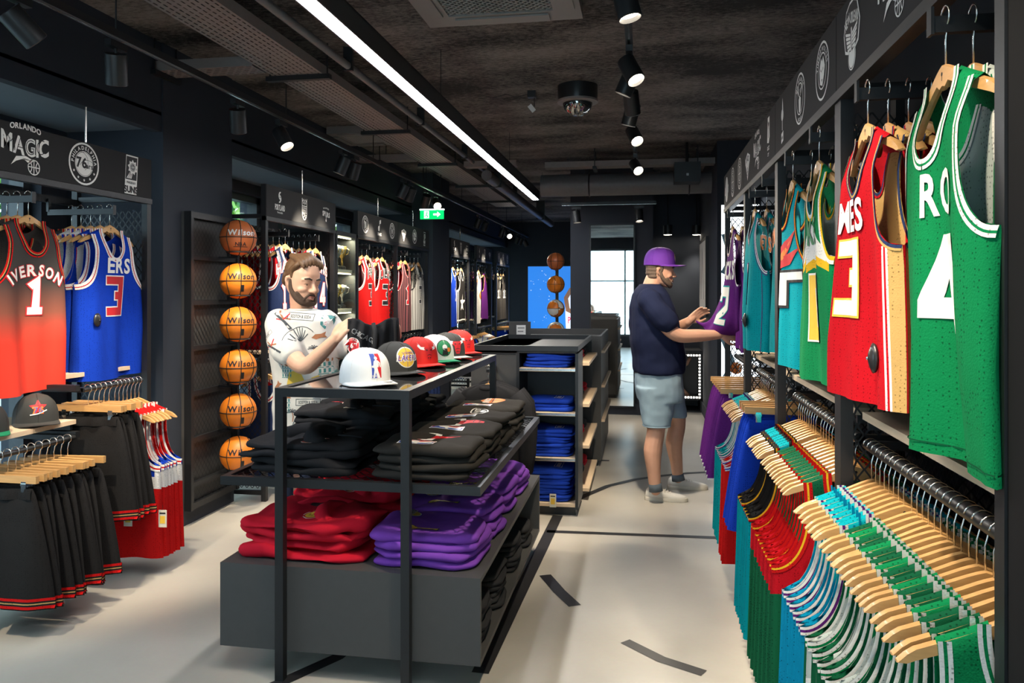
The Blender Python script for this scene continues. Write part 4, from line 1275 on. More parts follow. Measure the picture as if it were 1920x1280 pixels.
def hanger(loc, rz, label, group, dot=True):
    o = tag(link('coat_hanger', HM[0], None, loc, rz), label, 'hanger', group)
    link('hook', HM[1], o)
    if dot: link('brand_mark', LOGO_DOT, o)
    return o
def clip_meshes():
    a = MB(); a.bb(-.19, .19, -.009, .009, -.112, -.08, HWOOD)
    h = MB(); pts = [(0, 0, -.085), (0, 0, -.045), (.004, 0, -.03)]
    for k in range(11):
        q = radians(-62 + 232 * k / 10); pts.append((.021 * cos(q) - .003, 0, .002 + .021 * sin(q)))
    h.tube(pts, .0021, STEEL, 6)
    c = MB(); c.bb(-.012, .012, -.012, -.009, -.15, -.104, CHROME).bb(-.012, .012, .009, .012, -.15, -.104, CHROME).bb(-.014, .014, -.014, .014, -.122, -.112, CHROME)
    return a.mesh('clip_bar'), h.mesh('hanger_hook', True), c.mesh('clip')
CM = clip_meshes()
def clip_hanger(loc, rz, label, group):
    o = tag(link('clip_hanger', CM[0], None, loc, rz), label, 'hanger', group)
    link('hook', CM[1], o)
    for x in (-.13, .13): link('clip', CM[2], o, (x, 0, 0))
    return o

# ================================================================== jerseys
class Jersey:
    """sleeveless top hanging on a hanger; x width, faces -y, z=0 at the rail"""
    def __init__(s, mat, th=.03, amp=.012, seed=0, w=.25, hem=.265, length=.80, neck=.16, zones=None, backmat=None, swing=0.0, squash=1.0):
        s.m = mat; s.th = th; s.amp = amp; s.w = w; s.hem = hem; s.len = length; s.neck = neck; s.zones = zones; s.bm = backmat or mat; s.swing = swing; s.sq = squash
        r = random.Random(seed); s.ph = [r.uniform(0, 6.28) for _ in range(6)]; s.k = [r.uniform(16, 24), r.uniform(30, 44), r.uniform(7, 11)]
        s.z0 = -.118; s.zh = s.z0 - length; s.NV = 26; s.va = 10; s.vn = 7
    def inner(s, v, front):
        nd = s.neck if front else s.neck * .42
        if v <= s.vn:
            t = v / s.vn * pi / 2
            return (.072 * cos(t), hz_top(.072) + .004 - nd * sin(t))
        zb = hz_top(.072) + .004 - nd
        return (0.0, zb + (s.zh - zb) * (v - s.vn) / (s.NV - s.vn))
    def outer(s, v, front=True):
        zo = hz_top(.155) + .004
        if v <= s.va:
            t = v / s.va * pi / 2
            return (.155 + (s.w - .155) * (1 - cos(t)) ** 1.25 - .012 * sin(t * 2) * (1 - v / s.va), zo - .275 * sin(t))
        t = (v - s.va) / (s.NV - s.va); zb = zo - .275
        return (s.w + (s.hem - s.w) * t, zb + (s.zh - zb) * t)
    def y(s, x, z, front):
        d = max(0, -.10 - z - .02)
        f = min(1, d / .13); f = f * f * (3 - 2 * f)
        w = s.w + (s.hem - s.w) * min(1, max(0, d - .3) / .5)
        g = sqrt(max(0, 1 - min(1, abs(x) / w) ** 2))
        A = s.amp * min(1, d / .55)
        fold = A * (sin(s.k[0] * x + s.ph[0] + z * 1.5) + .45 * sin(s.k[1] * x + s.ph[1]) + .5 * sin(s.k[2] * x + s.ph[2] + z * 4))
        b = 0.015 * abs(x) / .25 * f + .018 * (min(.2, abs(x)) / .215) ** 2 * (1 - f)
        return (-1 if front else 1) * (.0108 * (1 - f) + s.th * g * f) + fold * f + b + s.swing * d * d
    def zw(s, x, z):
        return z + .004 * sin(s.k[0] * .6 * x + s.ph[3]) * min(1, max(0, -.5 - z) / .3)
    def grid(s):
        NU = 9; mb = MB()
        for front in (True, False):
            for sg in (-1, 1):
                vs = []
                VV = [0, .22] + list(range(1, s.NV + 1))
                for v in VV:
                    a = s.inner(v, front); b = s.outer(v, front)
                    for u in range(NU + 1):
                        q = u / NU; x = sg * (a[0] + (b[0] - a[0]) * q); z = a[1] + (b[1] - a[1]) * q
                        if v < .5: z = hz_top(x) + .006 - (.013 if v else 0)
                        yy = s.y(x, z, front)
                        if v == 0: yy = .018 * (x / .215) ** 2
                        vs.append((x, yy if not (u == NU and v >= s.va) else (s.y(x, z, True) + s.y(x, z, False)) / 2, s.zw(x, z)))
                for v in range(s.NV + 1):
                    for u in range(NU):
                        f = (v * (NU + 1) + u, v * (NU + 1) + u + 1, (v + 1) * (NU + 1) + u + 1, (v + 1) * (NU + 1) + u)
                        if sg < 0: f = f[::-1]
                        m = s.m if front else s.bm
                        if s.zones:
                            c = [sum(vs[i][d] for i in f) / 4 for d in (0, 2)]
                            m = s.zones(c[0], c[1], v, u / NU, front) or m
                        mb.add([vs[i] for i in f], [(0, 1, 2, 3)], m)
        return mb
    def strip(s, mb, curve, n0, n1, inward, bands, front, eps=.0022, sgs=(-1, 1)):
        """coloured bands following an edge curve"""
        for sg in sgs:
            for (d0, d1, m) in bands:
                P = []
                for k in range(n0 * 2, n1 * 2 + 1):
                    v = k / 2
                    p = Vector(curve(v, front)); a = Vector(curve(max(n0, v - .4), front)); b = Vector(curve(min(n1, v + .4), front))
                    t = (b - a).normalized(); nn = Vector((-t.y, t.x)) * inward
                    P.append((p + nn * d0, p + nn * d1))
                vs = []
                for p, q in P:
                    for r in (p, q):
                        x = sg * max(0, r.x); z = r.y
                        vs.append((x, s.y(x, z, front) + (-eps if front else eps), s.zw(x, z)))
                mb.add(vs, [(2 * i, 2 * i + 1, 2 * i + 3, 2 * i + 2) for i in range(len(P) - 1)], m)
    def trim(s, neck, arm, hemb=None, side=None):
        out = {}
        for front in (True, False):
            if neck: s.strip(out.setdefault('neck_trim', MB()), s.inner, 0, s.vn, 1, neck, front)
            if arm:
                for sg in (-1, 1): s.strip(out.setdefault('armhole_trim%d' % sg, MB()), s.outer, 0, s.va, -1, arm, front, sgs=(sg,))
            if hemb:
                mb = out.setdefault('hem_trim', MB())
                for (d0, d1, m) in hemb:
                    vs = []; N = 24
                    for i in range(N + 1):
                        x = (-1 + 2 * i / N) * (s.hem - .001)
                        for z in (s.zh + d0, s.zh + d1):
                            vs.append((x, s.y(x, z, front) + (-.002 if front else .002), s.zw(x, z)))
                    mb.add(vs, [(2 * i, 2 * i + 1, 2 * i + 3, 2 * i + 2) for i in range(N)], m)
            if side:
                for sg in (-1, 1):
                    mb = out.setdefault('side_stripe%d' % sg, MB())
                    for (d0, d1, m) in side:
                        vs = []; N = 16
                        for i in range(N + 1):
                            v = s.va + (s.NV - s.va) * i / N; p = s.outer(v)
                            for d in (d0, d1):
                                x = sg * (p[0] - d); vs.append((x, s.y(x, p[1], front) + (-.002 if front else .002), s.zw(x, p[1])))
                        mb.add(vs, [(2 * i, 2 * i + 1, 2 * i + 3, 2 * i + 2) for i in range(N)], m)
        return out
    def print(s, fl, step=.03):
        return fl.to_mesh('jersey_print', lambda a, b, l: (a, s.y(a, b, True) - .003 - .0006 * l, s.zw(a, b)), step)

def jersey_kind(label, mat_, neck=None, arm=None, hemb=None, side=None, num=None, name=None, art=None, **k):
    """returns a spec: meshes to be shared by every copy"""
    J = Jersey(mat_, **k)
    sp = dict(label=label, body=J.grid().mesh('jersey', True, True), J=J, parts=[])
    tr = J.trim(neck, arm, hemb, side)
    for k_, m_ in tr.items(): sp['parts'].append((k_.rstrip('-1'), m_.mesh('jersey_trim', fixn=False)))
    if num:
        s, h, m, e, e2 = num
        sp['parts'].append(('number', J.print(Flat().digits(s, 0, -.62 - (h - .26) / 2, h, m, e, edge2=e2))))
    if name:
        s, m, e, sz = name
        f = Flat()
        if e: f.text(s, 0, -.335, sz, e, off=.06, sx=.85, gap=.0, tilt=.03); f.up()
        f.text(s, 0, -.335, sz, m, off=.03, sx=.85, gap=.06, tilt=.03)
        sp['parts'].append(('lettering', J.print(f)))
    if art:
        sp['parts'].append(('artwork', J.print(art)))
    return sp
def put_jersey(sp, loc, rz, label=None, group=None, name='basketball_jersey', cat='jersey', hlabel=None, hgroup=None, with_hanger=True):
    o = tag(link(name, sp['body'], None, loc, rz), label or sp['label'], cat, group)
    for n, me in sp['parts']: link(n, me, o)
    if with_hanger:
        hanger(loc, rz, hlabel or 'hanger of the ' + ' '.join((label or sp['label']).split()[:12]), hgroup or ('hangers of ' + (group or sp['label'])))
    return o

ORD = 'first second third fourth fifth sixth seventh eighth ninth tenth eleventh twelfth thirteenth fourteenth fifteenth sixteenth seventeenth eighteenth'.split()
def fab(n, c, b=.3): return cloth('fabric ' + n, c, b, .55)
C_GREEN = fab('kelly green', (0.003, 0.19, 0.062), .5); C_DKGREEN = fab('dark green', (0.004, 0.085, 0.035)); C_WHITE = fab('white', (0.74, 0.73, 0.70)); C_RED = fab('red', (0.44, 0.005, 0.012), .4); C_RED2 = fab('bright red', (0.52, 0.008, 0.008))
C_GOLD = fab('wine gold', (0.48, 0.30, 0.11)); C_TEAL = fab('teal', (0.0, 0.27, 0.30)); C_TURQ = fab('turquoise', (0.0, 0.30, 0.36)); C_BLACK = fab('black', (0.016, 0.015, 0.015)); C_CHAR = fab('charcoal', (0.045, 0.042, 0.04)); C_BLUE = fab('royal blue', (0.006, 0.040, 0.40)); C_NAVY = fab('navy', (0.02, 0.035, 0.10))
C_PURPLE = fab('purple', (0.10, 0.015, 0.16)); C_YEL = fab('yellow', (0.80, 0.45, 0.02)); C_ORANGE = fab('orange', (0.75, 0.13, 0.01)); C_GREY = fab('light grey', (0.36, 0.35, 0.33)); C_CYAN = fab('pacific blue', (0.0, 0.20, 0.36)); C_MAROON = fab('maroon', (0.14, 0.012, 0.02)); C_PALE = fab('pale grey green', (0.42, 0.47, 0.45))

def bands(*seq):
    out = []; d = 0.0
    for w, m in seq:
        if m: out.append((d, d + w, m))
        d += w
    return out
def fade_mat():
    m = bpy.data.materials.new('fabric black to red fade'); m.use_nodes = True; nt = m.node_tree; b = nt.nodes['Principled BSDF']
    tc = nt.nodes.new('ShaderNodeTexCoord'); sx = nt.nodes.new('ShaderNodeSeparateXYZ'); mr = nt.nodes.new('ShaderNodeMapRange'); r = nt.nodes.new('ShaderNodeValToRGB')
    nt.links.new(tc.outputs['Object'], sx.inputs[0]); nt.links.new(sx.outputs['Z'], mr.inputs['Value'])
    mr.inputs['From Min'].default_value = -.72; mr.inputs['From Max'].default_value = -.42
    e = r.color_ramp.elements; e[0].color = (0.72, 0.035, 0.015, 1); e[1].color = (0.035, 0.03, 0.028, 1)
    q = r.color_ramp.elements.new(.5); q.color = (0.22, 0.06, 0.035, 1)
    nt.links.new(mr.outputs[0], r.inputs[0]); nt.links.new(r.outputs[0], b.inputs['Base Color']); b.inputs['Roughness'].default_value = .8
    return m
C_FADE = fade_mat()
def pin_mat(name, base, line, k=130):
    m = bpy.data.materials.new(name); m.use_nodes = True; nt = m.node_tree; b = nt.nodes['Principled BSDF']
    tc = nt.nodes.new('ShaderNodeTexCoord'); wv = nt.nodes.new('ShaderNodeTexWave'); r = nt.nodes.new('ShaderNodeValToRGB')
    wv.inputs['Scale'].default_value = k / 20; nt.links.new(tc.outputs['Object'], wv.inputs['Vector']); nt.links.new(wv.outputs['Fac'], r.inputs[0])
    e = r.color_ramp.elements; e[0].position = .82; e[0].color = base + (1,); e[1].position = .9; e[1].color = line + (1,)
    nt.links.new(r.outputs[0], b.inputs['Base Color']); b.inputs['Roughness'].default_value = .85
    return m
C_PINGREY = pin_mat('fabric grey pinstripe', (0.42, 0.41, 0.38), (0.12, 0.11, 0.11)); C_PINDARK = pin_mat('fabric dark pinstripe', (0.05, 0.014, 0.02), (0.35, 0.10, 0.10))

def white_two(c): return bands((.009, C_WHITE), (.005, c), (.007, C_WHITE))

# ------------------------------------------------------------------ face out jerseys
def face_set(rk, rz, org, xa, y0, z, specs, group, dy=.042):
    """specs hang one behind the other on an arm, first in front"""
    for i, (sp, lab) in enumerate(specs):
        p = rpt(org, rz, xa, y0 + i * dy, z + .012)
        put_jersey(sp, tuple(p), rz + random.uniform(-.03, .03), lab, group)
ro = lambda i: (RX, Y1[i])
S = {}
S['celt'] = jersey_kind('kelly green jersey with white trim', C_GREEN, white_two(C_GREEN), white_two(C_GREEN), bands((.02, None), (.003, C_DKGREEN)), None, None, None, Flat().text('RO', .055, -.39, .115, WHITEP, off=.03, sx=.7).digits('4', .055, -.635, .205, WHITEP), amp=.026, th=.04, seed=1, length=.74)
S['cgrey'] = jersey_kind('pale jersey with white trim', C_PALE, white_two(C_GREEN), white_two(C_WHITE), th=.03, seed=2, length=.73)
S['cavs'] = jersey_kind('red jersey with gold side and white number', C_RED, bands((.006, C_NAVY), (.006, C_GOLD), (.006, C_NAVY)), bands((.008, C_NAVY), (.006, C_GOLD)), None, bands((.030, C_GOLD), (.006, C_WHITE), (.006, C_RED), (.006, C_WHITE)), None, None, Flat().digits('3', -.03, -.60, .20, WHITEP, GOLDP).text('MES', -.02, -.375, .115, WHITEP, off=.03, sx=.85), seed=3, amp=.022, th=.045, length=.70)
S['cavg'] = jersey_kind('wine gold jersey with navy edging', C_GOLD, bands((.008, C_NAVY), (.006, C_RED)), bands((.010, C_NAVY), (.006, C_GOLD)), None, bands((.02, C_RED), (.006, C_WHITE), (.008, C_RED)), seed=4, th=.03, length=.70, backmat=C_RED)
S['cavn'] = jersey_kind('navy jersey with red and gold edging', C_NAVY, bands((.01, C_RED), (.006, C_GOLD)), bands((.01, C_RED), (.006, C_GOLD)), seed=5, length=.69)
S['det'] = jersey_kind('turquoise jersey with flame artwork', C_TURQ, bands((.006, C_BLACK), (.005, C_YEL), (.005, C_RED2), (.006, C_BLACK)), bands((.006, C_BLACK), (.005, C_YEL), (.006, C_RED2)), None, bands((.028, C_CHAR), (.01, C_RED2), (.010, C_YEL), (.01, C_RED2)), None, None,
    Flat().poly([(-.2, -.42), (-.08, -.40), (.03, -.34), (.15, -.30), (.05, -.39), (.18, -.37), (.08, -.43), (-.05, -.45)], RED).poly([(-.16, -.425), (0, -.385), (.1, -.33), (.02, -.41)], ORANGEP).up().poly([(-.2, -.45), (.2, -.45), (.2, -.50), (.07, -.50), (.07, -.60), (-.02, -.60), (-.02, -.5), (-.2, -.5)], BLACKP).up().poly([(-.185, -.46), (.185, -.46), (.185, -.49), (.055, -.49), (.055, -.59), (-.005, -.59), (-.005, -.49), (-.185, -.49)], WHITEP).star(-.08, -.62, .05, ORANGEP, 7, .5), seed=6, amp=.020, th=.035, length=.71)
S['sea'] = jersey_kind('green jersey with yellow trim, white band and yellow zero', C_GREEN, bands((.012, C_WHITE), (.012, C_YEL)), bands((.012, C_YEL), (.012, C_WHITE)), None, None, None, None, Flat().text('KE', .02, -.375, .12, GREENP, off=.03).digits('0', .03, -.70, .22, GOLDP, WHITEP), seed=7, amp=.018, th=.035, length=.72,
    zones=lambda x, z, v, u, fr: (C_WHITE if -.43 < z < -.27 and v > 8 else C_YEL if (-.46 < z <= -.43 or -.27 <= z < -.25) and v > 7 else None))
S['sea2'] = jersey_kind('grey white jersey with yellow and green edging', C_PALE, bands((.01, C_GREEN), (.008, C_YEL)), bands((.01, C_GREEN), (.01, C_YEL)), seed=8, length=.70)
tl = bands((.005, C_WHITE), (.005, C_PURPLE), (.005, C_WHITE), (.004, C_TEAL), (.004, C_PURPLE))
S['cha'] = jersey_kind('teal jersey with white and purple trim and white number', C_TEAL, tl, tl, None, bands((.05, None), (.004, C_PURPLE)), ('3', .21, WHITEP, PURPLEP, None), None, None, seed=9, amp=.020, th=.035, length=.72)
S['chb'] = jersey_kind('teal jersey with orange lettering', C_TEAL, tl, tl, None, None, None, ('HORNETS', ORANGEP, WHITEP, .1), None, seed=10, length=.71)
S['tor'] = jersey_kind('purple jersey', C_PURPLE, bands((.008, C_WHITE), (.005, C_RED)), bands((.008, C_WHITE)), seed=11)

face_set(RR[0], RZ, ro(0), .83, .005, RARM, [(S['celt'], 'kelly green jersey with white number four, front of its arm'), (S['cgrey'], 'pale grey jersey hanging directly behind the green number four jersey'), (S['celt'], 'kelly green jersey third on the arm behind the pale one'), (S['cgrey'], 'pale grey jersey at the back of the green jersey arm')], 'jerseys on the near right arm', .05)
face_set(RR[0], RZ, ro(0), .30, .005, RARM, [(S['cavs'], 'red jersey with white number on gold edges, front of its arm'), (S['cavg'], 'gold jersey with navy edging right behind the red one'), (S['cavg'], 'second gold jersey on the arm behind the red one'), (S['cavn'], 'navy jersey in the middle of the red jersey arm'), (S['cavs'], 'red jersey behind the navy one on the same arm'), (S['cavn'], 'second navy jersey deep on the red jersey arm'), (S['cavg'], 'gold jersey deep on the red jersey arm'), (S['cavs'], 'hindmost red jersey on the same arm')], 'jerseys on the red jersey arm', .05)
face_set(RR[1], RZ, ro(1), .36, .005, RARM, [(S['det'], 'turquoise jersey with flames and white letters, front of its arm'), (S['det'], 'second turquoise jersey behind the first'), (S['det'], 'third turquoise jersey at the back')], 'jerseys on the turquoise arm', .07)
face_set(RR[1], RZ, ro(1), .82, .005, RARM, [(S['sea'], 'green jersey with white chest band and yellow zero, front of its arm'), (S['sea2'], 'grey white jersey behind the green and yellow one'), (S['sea'], 'green and yellow jersey at the back of the arm')], 'jerseys on the green and yellow arm', .06)
face_set(RR[2], RZ, ro(2), .40, .005, RARM, [(S['cha'], 'teal jersey with white number three, front of its arm'), (S['chb'], 'teal jersey with orange letters behind the number three'), (S['cha'], 'teal jersey at the back of the number three arm')], 'teal jerseys on the arm', .06)
face_set(RR[2], RZ, ro(2), .85, .06, RARM, [(S['chb'], 'teal jersey with orange letters on the arm by the post'), (S['chb'], 'teal jersey behind the orange lettered one by the post')], 'teal jerseys by the post', .06)

# ------------------------------------------------------------------ left rack A
S['phi'] = jersey_kind('black to red fade jersey', C_FADE, bands((.008, C_RED2), (.004, C_GOLD), (.007, C_BLACK), (.006, C_RED2)), bands((.008, C_RED2), (.004, C_GOLD), (.007, C_BLACK), (.006, C_RED2)), None, None, ('1', .18, WHITEP, RED, None), None,
    Flat().arc_text('IVERSON', 0, -.60, .21, .075, RED, off=.075, gap=.02, sx=.85).up().arc_text('IVERSON', 0, -.60, .21, .075, WHITEP, off=.03, gap=.11, sx=.85), seed=12, amp=.024, th=.05, length=.84)
S['phb'] = jersey_kind('royal blue jersey', C_BLUE, bands((.012, C_WHITE), (.005, C_RED2), (.008, C_WHITE)), bands((.014, C_WHITE), (.005, C_RED2), (.01, C_WHITE)), None, None, ('3', .215, RED, WHITEP, None), None, Flat().text('ERS', .03, -.36, .115, WHITEP, off=.03, sx=.95), seed=13, amp=.022, th=.045, length=.83)
S['phw'] = jersey_kind('white jersey with blue and red edging', C_WHITE, bands((.012, C_BLUE), (.005, C_RED2), (.008, C_WHITE)), bands((.014, C_BLUE), (.005, C_RED2)), seed=14, length=.82)
S['phbk'] = jersey_kind('dark jersey with red edging', C_CHAR, bands((.01, C_RED2), (.005, C_GOLD)), bands((.01, C_RED2), (.005, C_GOLD)), seed=15, length=.82)
face_set(RA, LZ, (AX, 2.86), .44, .075, 1.965, [(S['phi'], 'black to red fade jersey with arched white lettering, front of its arm'), (S['phbk'], 'dark jersey with red edging behind the fade jersey'), (S['phi'], 'second fade jersey further back on the arm'), (S['phbk'], 'second dark jersey further back on the arm'), (S['phi'], 'hindmost fade jersey on the arm')], 'jerseys on the fade arm', .06)
face_set(RA, LZ, (AX, 2.86), 1.02, .075, 1.965, [(S['phb'], 'royal blue jersey with red number three, front of its arm'), (S['phb'], 'second royal blue jersey behind the first'), (S['phw'], 'white jersey with blue edging behind the blue ones'), (S['phw'], 'second white jersey on the blue arm'), (S['phbk'], 'dark jersey at the back of the blue arm')], 'jerseys on the blue arm', .06)

# ------------------------------------------------------------------ left racks B and C
S['nav'] = jersey_kind('navy jersey with white and red edging', C_NAVY, bands((.012, C_WHITE), (.007, C_RED2), (.007, C_WHITE)), bands((.014, C_WHITE), (.007, C_RED2), (.007, C_WHITE)), None, None, ('14', .215, WHITEP, RED, None), ('HAWKS', WHITEP, RED, .11), seed=16, th=.04)
S['nav2'] = jersey_kind('red jersey with navy edging', C_RED, bands((.012, C_WHITE), (.007, C_NAVY)), bands((.014, C_WHITE), (.007, C_NAVY)), seed=17)
S['bul'] = jersey_kind('bright red jersey with black number', C_RED2, bands((.01, C_WHITE), (.005, C_BLACK), (.006, C_WHITE)), bands((.012, C_WHITE), (.005, C_BLACK), (.006, C_WHITE)), None, None, ('3', .215, BLACKP, WHITEP, None), ('IPPE', BLACKP, WHITEP, .11), seed=18, th=.045)
S['bul2'] = jersey_kind('bright red jersey with black lettering', C_RED2, bands((.01, C_WHITE), (.005, C_BLACK), (.006, C_WHITE)), bands((.012, C_WHITE), (.005, C_BLACK), (.006, C_WHITE)), None, None, ('3', .215, BLACKP, WHITEP, None), ('ULLS', BLACKP, WHITEP, .13), seed=19, th=.045)
S['pinr'] = jersey_kind('dark red pinstripe jersey', C_PINDARK, bands((.01, C_RED), (.005, C_WHITE)), bands((.012, C_RED), (.005, C_WHITE)), None, None, ('1', .22, RED, WHITEP, None), None, seed=20)
S['ping'] = jersey_kind('grey pinstripe jersey', C_PINGREY, bands((.012, C_BLACK), (.005, C_WHITE)), bands((.012, C_BLACK),), None, None, ('3', .215, BLACKP, WHITEP, None), ('RAPTORS', BLACKP, None, .1), seed=21, th=.04)
S['lblu'] = jersey_kind('long royal blue jersey', C_BLUE, bands((.01, C_WHITE),), bands((.01, C_WHITE),), None, None, ('1', .2, WHITEP, None, None), None, seed=22, length=.84)
S['whi'] = jersey_kind('white jersey', C_WHITE, bands((.01, C_GOLD),), bands((.01, C_GOLD),), None, None, None, None, Flat().disc(0, -.5, .07, ORANGEP), seed=23, length=.86)
S['gry'] = jersey_kind('dark grey top', C_CHAR, bands((.01, C_BLACK),), bands((.01, C_BLACK),), None, None, ('12', .16, WHITEP, None, None), None, seed=24, length=.86)
S['blkw'] = jersey_kind('black jersey with white stripes', C_BLACK, bands((.012, C_WHITE),), bands((.014, C_WHITE), (.006, C_BLACK), (.008, C_WHITE)), bands((.03, None), (.02, C_WHITE)), bands((.02, C_WHITE), (.02, None), (.01, C_WHITE)), None, None, Flat().star(0, -.62, .14, WHITEP), seed=25)
S['pur'] = jersey_kind('purple jersey with gold edging', C_PURPLE, bands((.012, C_YEL),), bands((.012, C_YEL),), seed=26)
def fs(rk, org, xa, specs, group, dy=.05):
    face_set(rk, LZ, org, xa, .055, 1.965, specs, group, dy)
def many(a, first, rest, n):
    return [(a, first)] + [(rest[0], rest[1].replace('{o}', ORD[i + 1])) for i in range(n)]
fs(RB[0], (BX, 5.16), .42, many(S['nav'], 'navy jersey with white lettering, front of the arm past the ball column', (S['nav2'], 'red jersey {o} on the first arm past the ball column'), 6), 'jerseys on the first navy arm')
fs(RB[0], (BX, 5.16), .98, many(S['nav'], 'navy jersey with number fourteen behind the bearded shopper', (S['nav2'], 'red jersey {o} on the arm of the navy number fourteen'), 6), 'jerseys on the second navy arm')
fs(RB[1], (BX, 6.96), .40, many(S['bul'], 'bright red jersey with black number three, front of its arm', (S['pinr'], 'dark pinstripe jersey {o} on the arm of the red number three'), 4), 'jerseys on the first red arm')
fs(RB[1], (BX, 6.96), .86, many(S['bul2'], 'bright red jersey with arched black team lettering, front of its arm', (S['bul2'], 'bright red jersey {o} on the arm with team lettering in front'), 6), 'jerseys on the second red arm')
fs(RB[2], (BX, 8.18), .44, many(S['pinr'], 'dark red pinstripe jersey at the front of its arm', (S['nav2'], 'red jersey {o} on the arm of the dark pinstripe jersey'), 3), 'jerseys on the pinstripe arm')
fs(RB[2], (BX, 8.18), .96, many(S['ping'], 'grey pinstripe jersey with black number three', (S['ping'], 'grey pinstripe jersey {o} on its arm'), 2), 'jerseys on the grey arm')
fs(RC[0], (BX, 10.56), .35, many(S['lblu'], 'long royal blue jersey at the front of the far arm', (S['lblu'], 'long royal blue jersey {o} on the far arm'), 2), 'jerseys on the far blue arm')
fs(RC[0], (BX, 10.56), .85, many(S['blkw'], 'black jersey with white stripes and star on the far rack', (S['blkw'], 'black striped jersey {o} on the far star arm'), 3), 'jerseys on the far striped arm')
fs(RC[1], (BX, 12.26), .4, many(S['whi'], 'long white jersey on the far rack', (S['pur'], 'purple jersey {o} on the arm of the long white jersey'), 3), 'jerseys on the far white arm')
fs(RC[1], (BX, 12.26), .95, many(S['pur'], 'purple jersey with gold edging beside the long white one', (S['gry'], 'dark grey top {o} on the arm of the purple gold edged jersey'), 2), 'jerseys on the far purple arm')
fs(RC[2], (BX, 14.0), .4, many(S['gry'], 'dark grey top at the front of the last rack', (S['gry'], 'dark grey top {o} on the first arm of the last rack'), 3), 'tops on the last rack')
fs(RC[2], (BX, 14.0), 1.0, many(S['gry'], 'dark grey top on the second arm of the last rack', (S['blkw'], 'black striped jersey {o} on the end arm of the last rack'), 2), 'tops on the end arm')

# ------------------------------------------------------------------ rows on the rails
def row(kind_list, org, rz, x0, x1, yrail, z, n, label, group, hlabel, face, clip=False, jitter=.09, name='basketball_jersey', cat='jersey'):
    for i in range(n):
        x = x0 + (x1 - x0) * (i + .5) / n
        p = rpt(org, rz, x, yrail, z)
        sp = kind_list[i % len(kind_list)]
        lb = label[i % len(label)] if isinstance(label, (list, tuple)) else label
        lb = lb.replace('{o}', ORD[i])
        hl = hlabel.replace('{o}', ORD[i])
        a = face + random.uniform(-jitter, jitter)
        o = put_jersey(sp, tuple(p), a, lb, group, name, cat, hl, 'hangers of ' + group, with_hanger=not clip)
        if clip: clip_hanger(tuple(p), a, hl, 'hangers of ' + group)
thin = dict(th=.012, amp=.006)
def rows_kind(label, m, neck, arm, n=2, **k):
    kk = dict(thin); kk.update(k)
    return [jersey_kind(label, m, neck, arm, seed=40 + i + len(label), **kk) for i in range(n)]
tw = bands((.007, C_WHITE), (.007, C_PURPLE), (.007, C_WHITE), (.012, None), (.005, C_CYAN))
K_teal = rows_kind('x', C_CYAN, tw, tw, 2, length=.80, backmat=C_CYAN, zones=lambda x, z, v, u, fr: (C_TURQ if v < 5 else None))
gw = bands((.008, C_WHITE), (.006, C_GREEN), (.008, C_WHITE))
K_green = rows_kind('xy', C_DKGREEN, gw, gw, 2, length=.80)
K_greenw = rows_kind('xyz', C_WHITE, gw, gw, 1, length=.80, zones=lambda x, z, v, u, fr: (C_GREEN if v < 5 else C_PALE if v < 14 else None))
bk = bands((.006, C_BLACK), (.006, C_YEL), (.006, C_RED2), (.004, C_BLACK))
K_det = rows_kind('d', C_BLACK, bk, bk, 2, length=.80, zones=lambda x, z, v, u, fr: (C_TURQ if v < 5 and .25 < u < .75 else None), side=bands((.03, C_TURQ), (.008, C_YEL), (.008, C_RED2)))
ro_ = bands((.010, C_RED2), (.006, C_YEL), (.010, C_RED2))
K_redg = rows_kind('rg', C_RED, ro_, ro_, 2, length=.82, zones=lambda x, z, v, u, fr: (C_DKGREEN if (v < 6 or z < -.52) else None))
K_tl3 = rows_kind('t3', C_TEAL, tl, tl, 2, length=.78)
K_red3 = rows_kind('r3', C_RED2, bands((.008, C_WHITE), (.006, C_BLUE), (.006, C_WHITE)), bands((.008, C_WHITE), (.006, C_BLUE), (.006, C_WHITE)), 2, length=.80)
B0 = ro(0)
row(K_teal, B0, RZ, .06, .38, .075, 1.055, 8, '{o} bright blue jersey with striped straps, counted from the post of the near rack', 'blue jerseys on the near right rail', '{o} hanger with a blue striped jersey, counted from the rack post', 0.0)
row([K_green[0], K_greenw[0], K_green[1]], B0, RZ, .40, 1.04, .075, 1.055, 17, ['green jersey with white edging, {o} after the blue ones on the near rail', 'white jersey with green straps, {o} after the blue ones on the near rail', 'green jersey with white edging, {o} after the blue ones on the near rail'], 'green jerseys on the near right rail', '{o} hanger after the blue jerseys on the near right rail', 0.0)
row(K_det, ro(1), RZ, .08, .46, .075, 1.055, 9, '{o} black and turquoise jersey with yellow edging, counted from the far post', 'black and turquoise jerseys on the second right rail', '{o} hanger with a black and turquoise jersey, counted from the far post', 0.0)
row(K_redg, ro(1), RZ, .50, 1.02, .075, 1.055, 12, '{o} red jersey with dark green lower half after the black and turquoise ones', 'red and green jerseys on the second right rail', '{o} hanger with a red and green jersey after the turquoise ones', 0.0)
row(K_tl3, ro(2), RZ, .10, .42, .075, 1.055, 7, '{o} teal jersey with white edging before the red ones on the third right rail', 'teal jerseys on the third right rail', '{o} hanger with a teal jersey on the third right rail', 0.0)
row(K_red3, ro(2), RZ, .46, .66, .075, 1.055, 4, '{o} red jersey between the teal jerseys and the blue shorts', 'red jerseys on the third right rail', '{o} hanger between the teal jerseys and the blue shorts', 0.0)

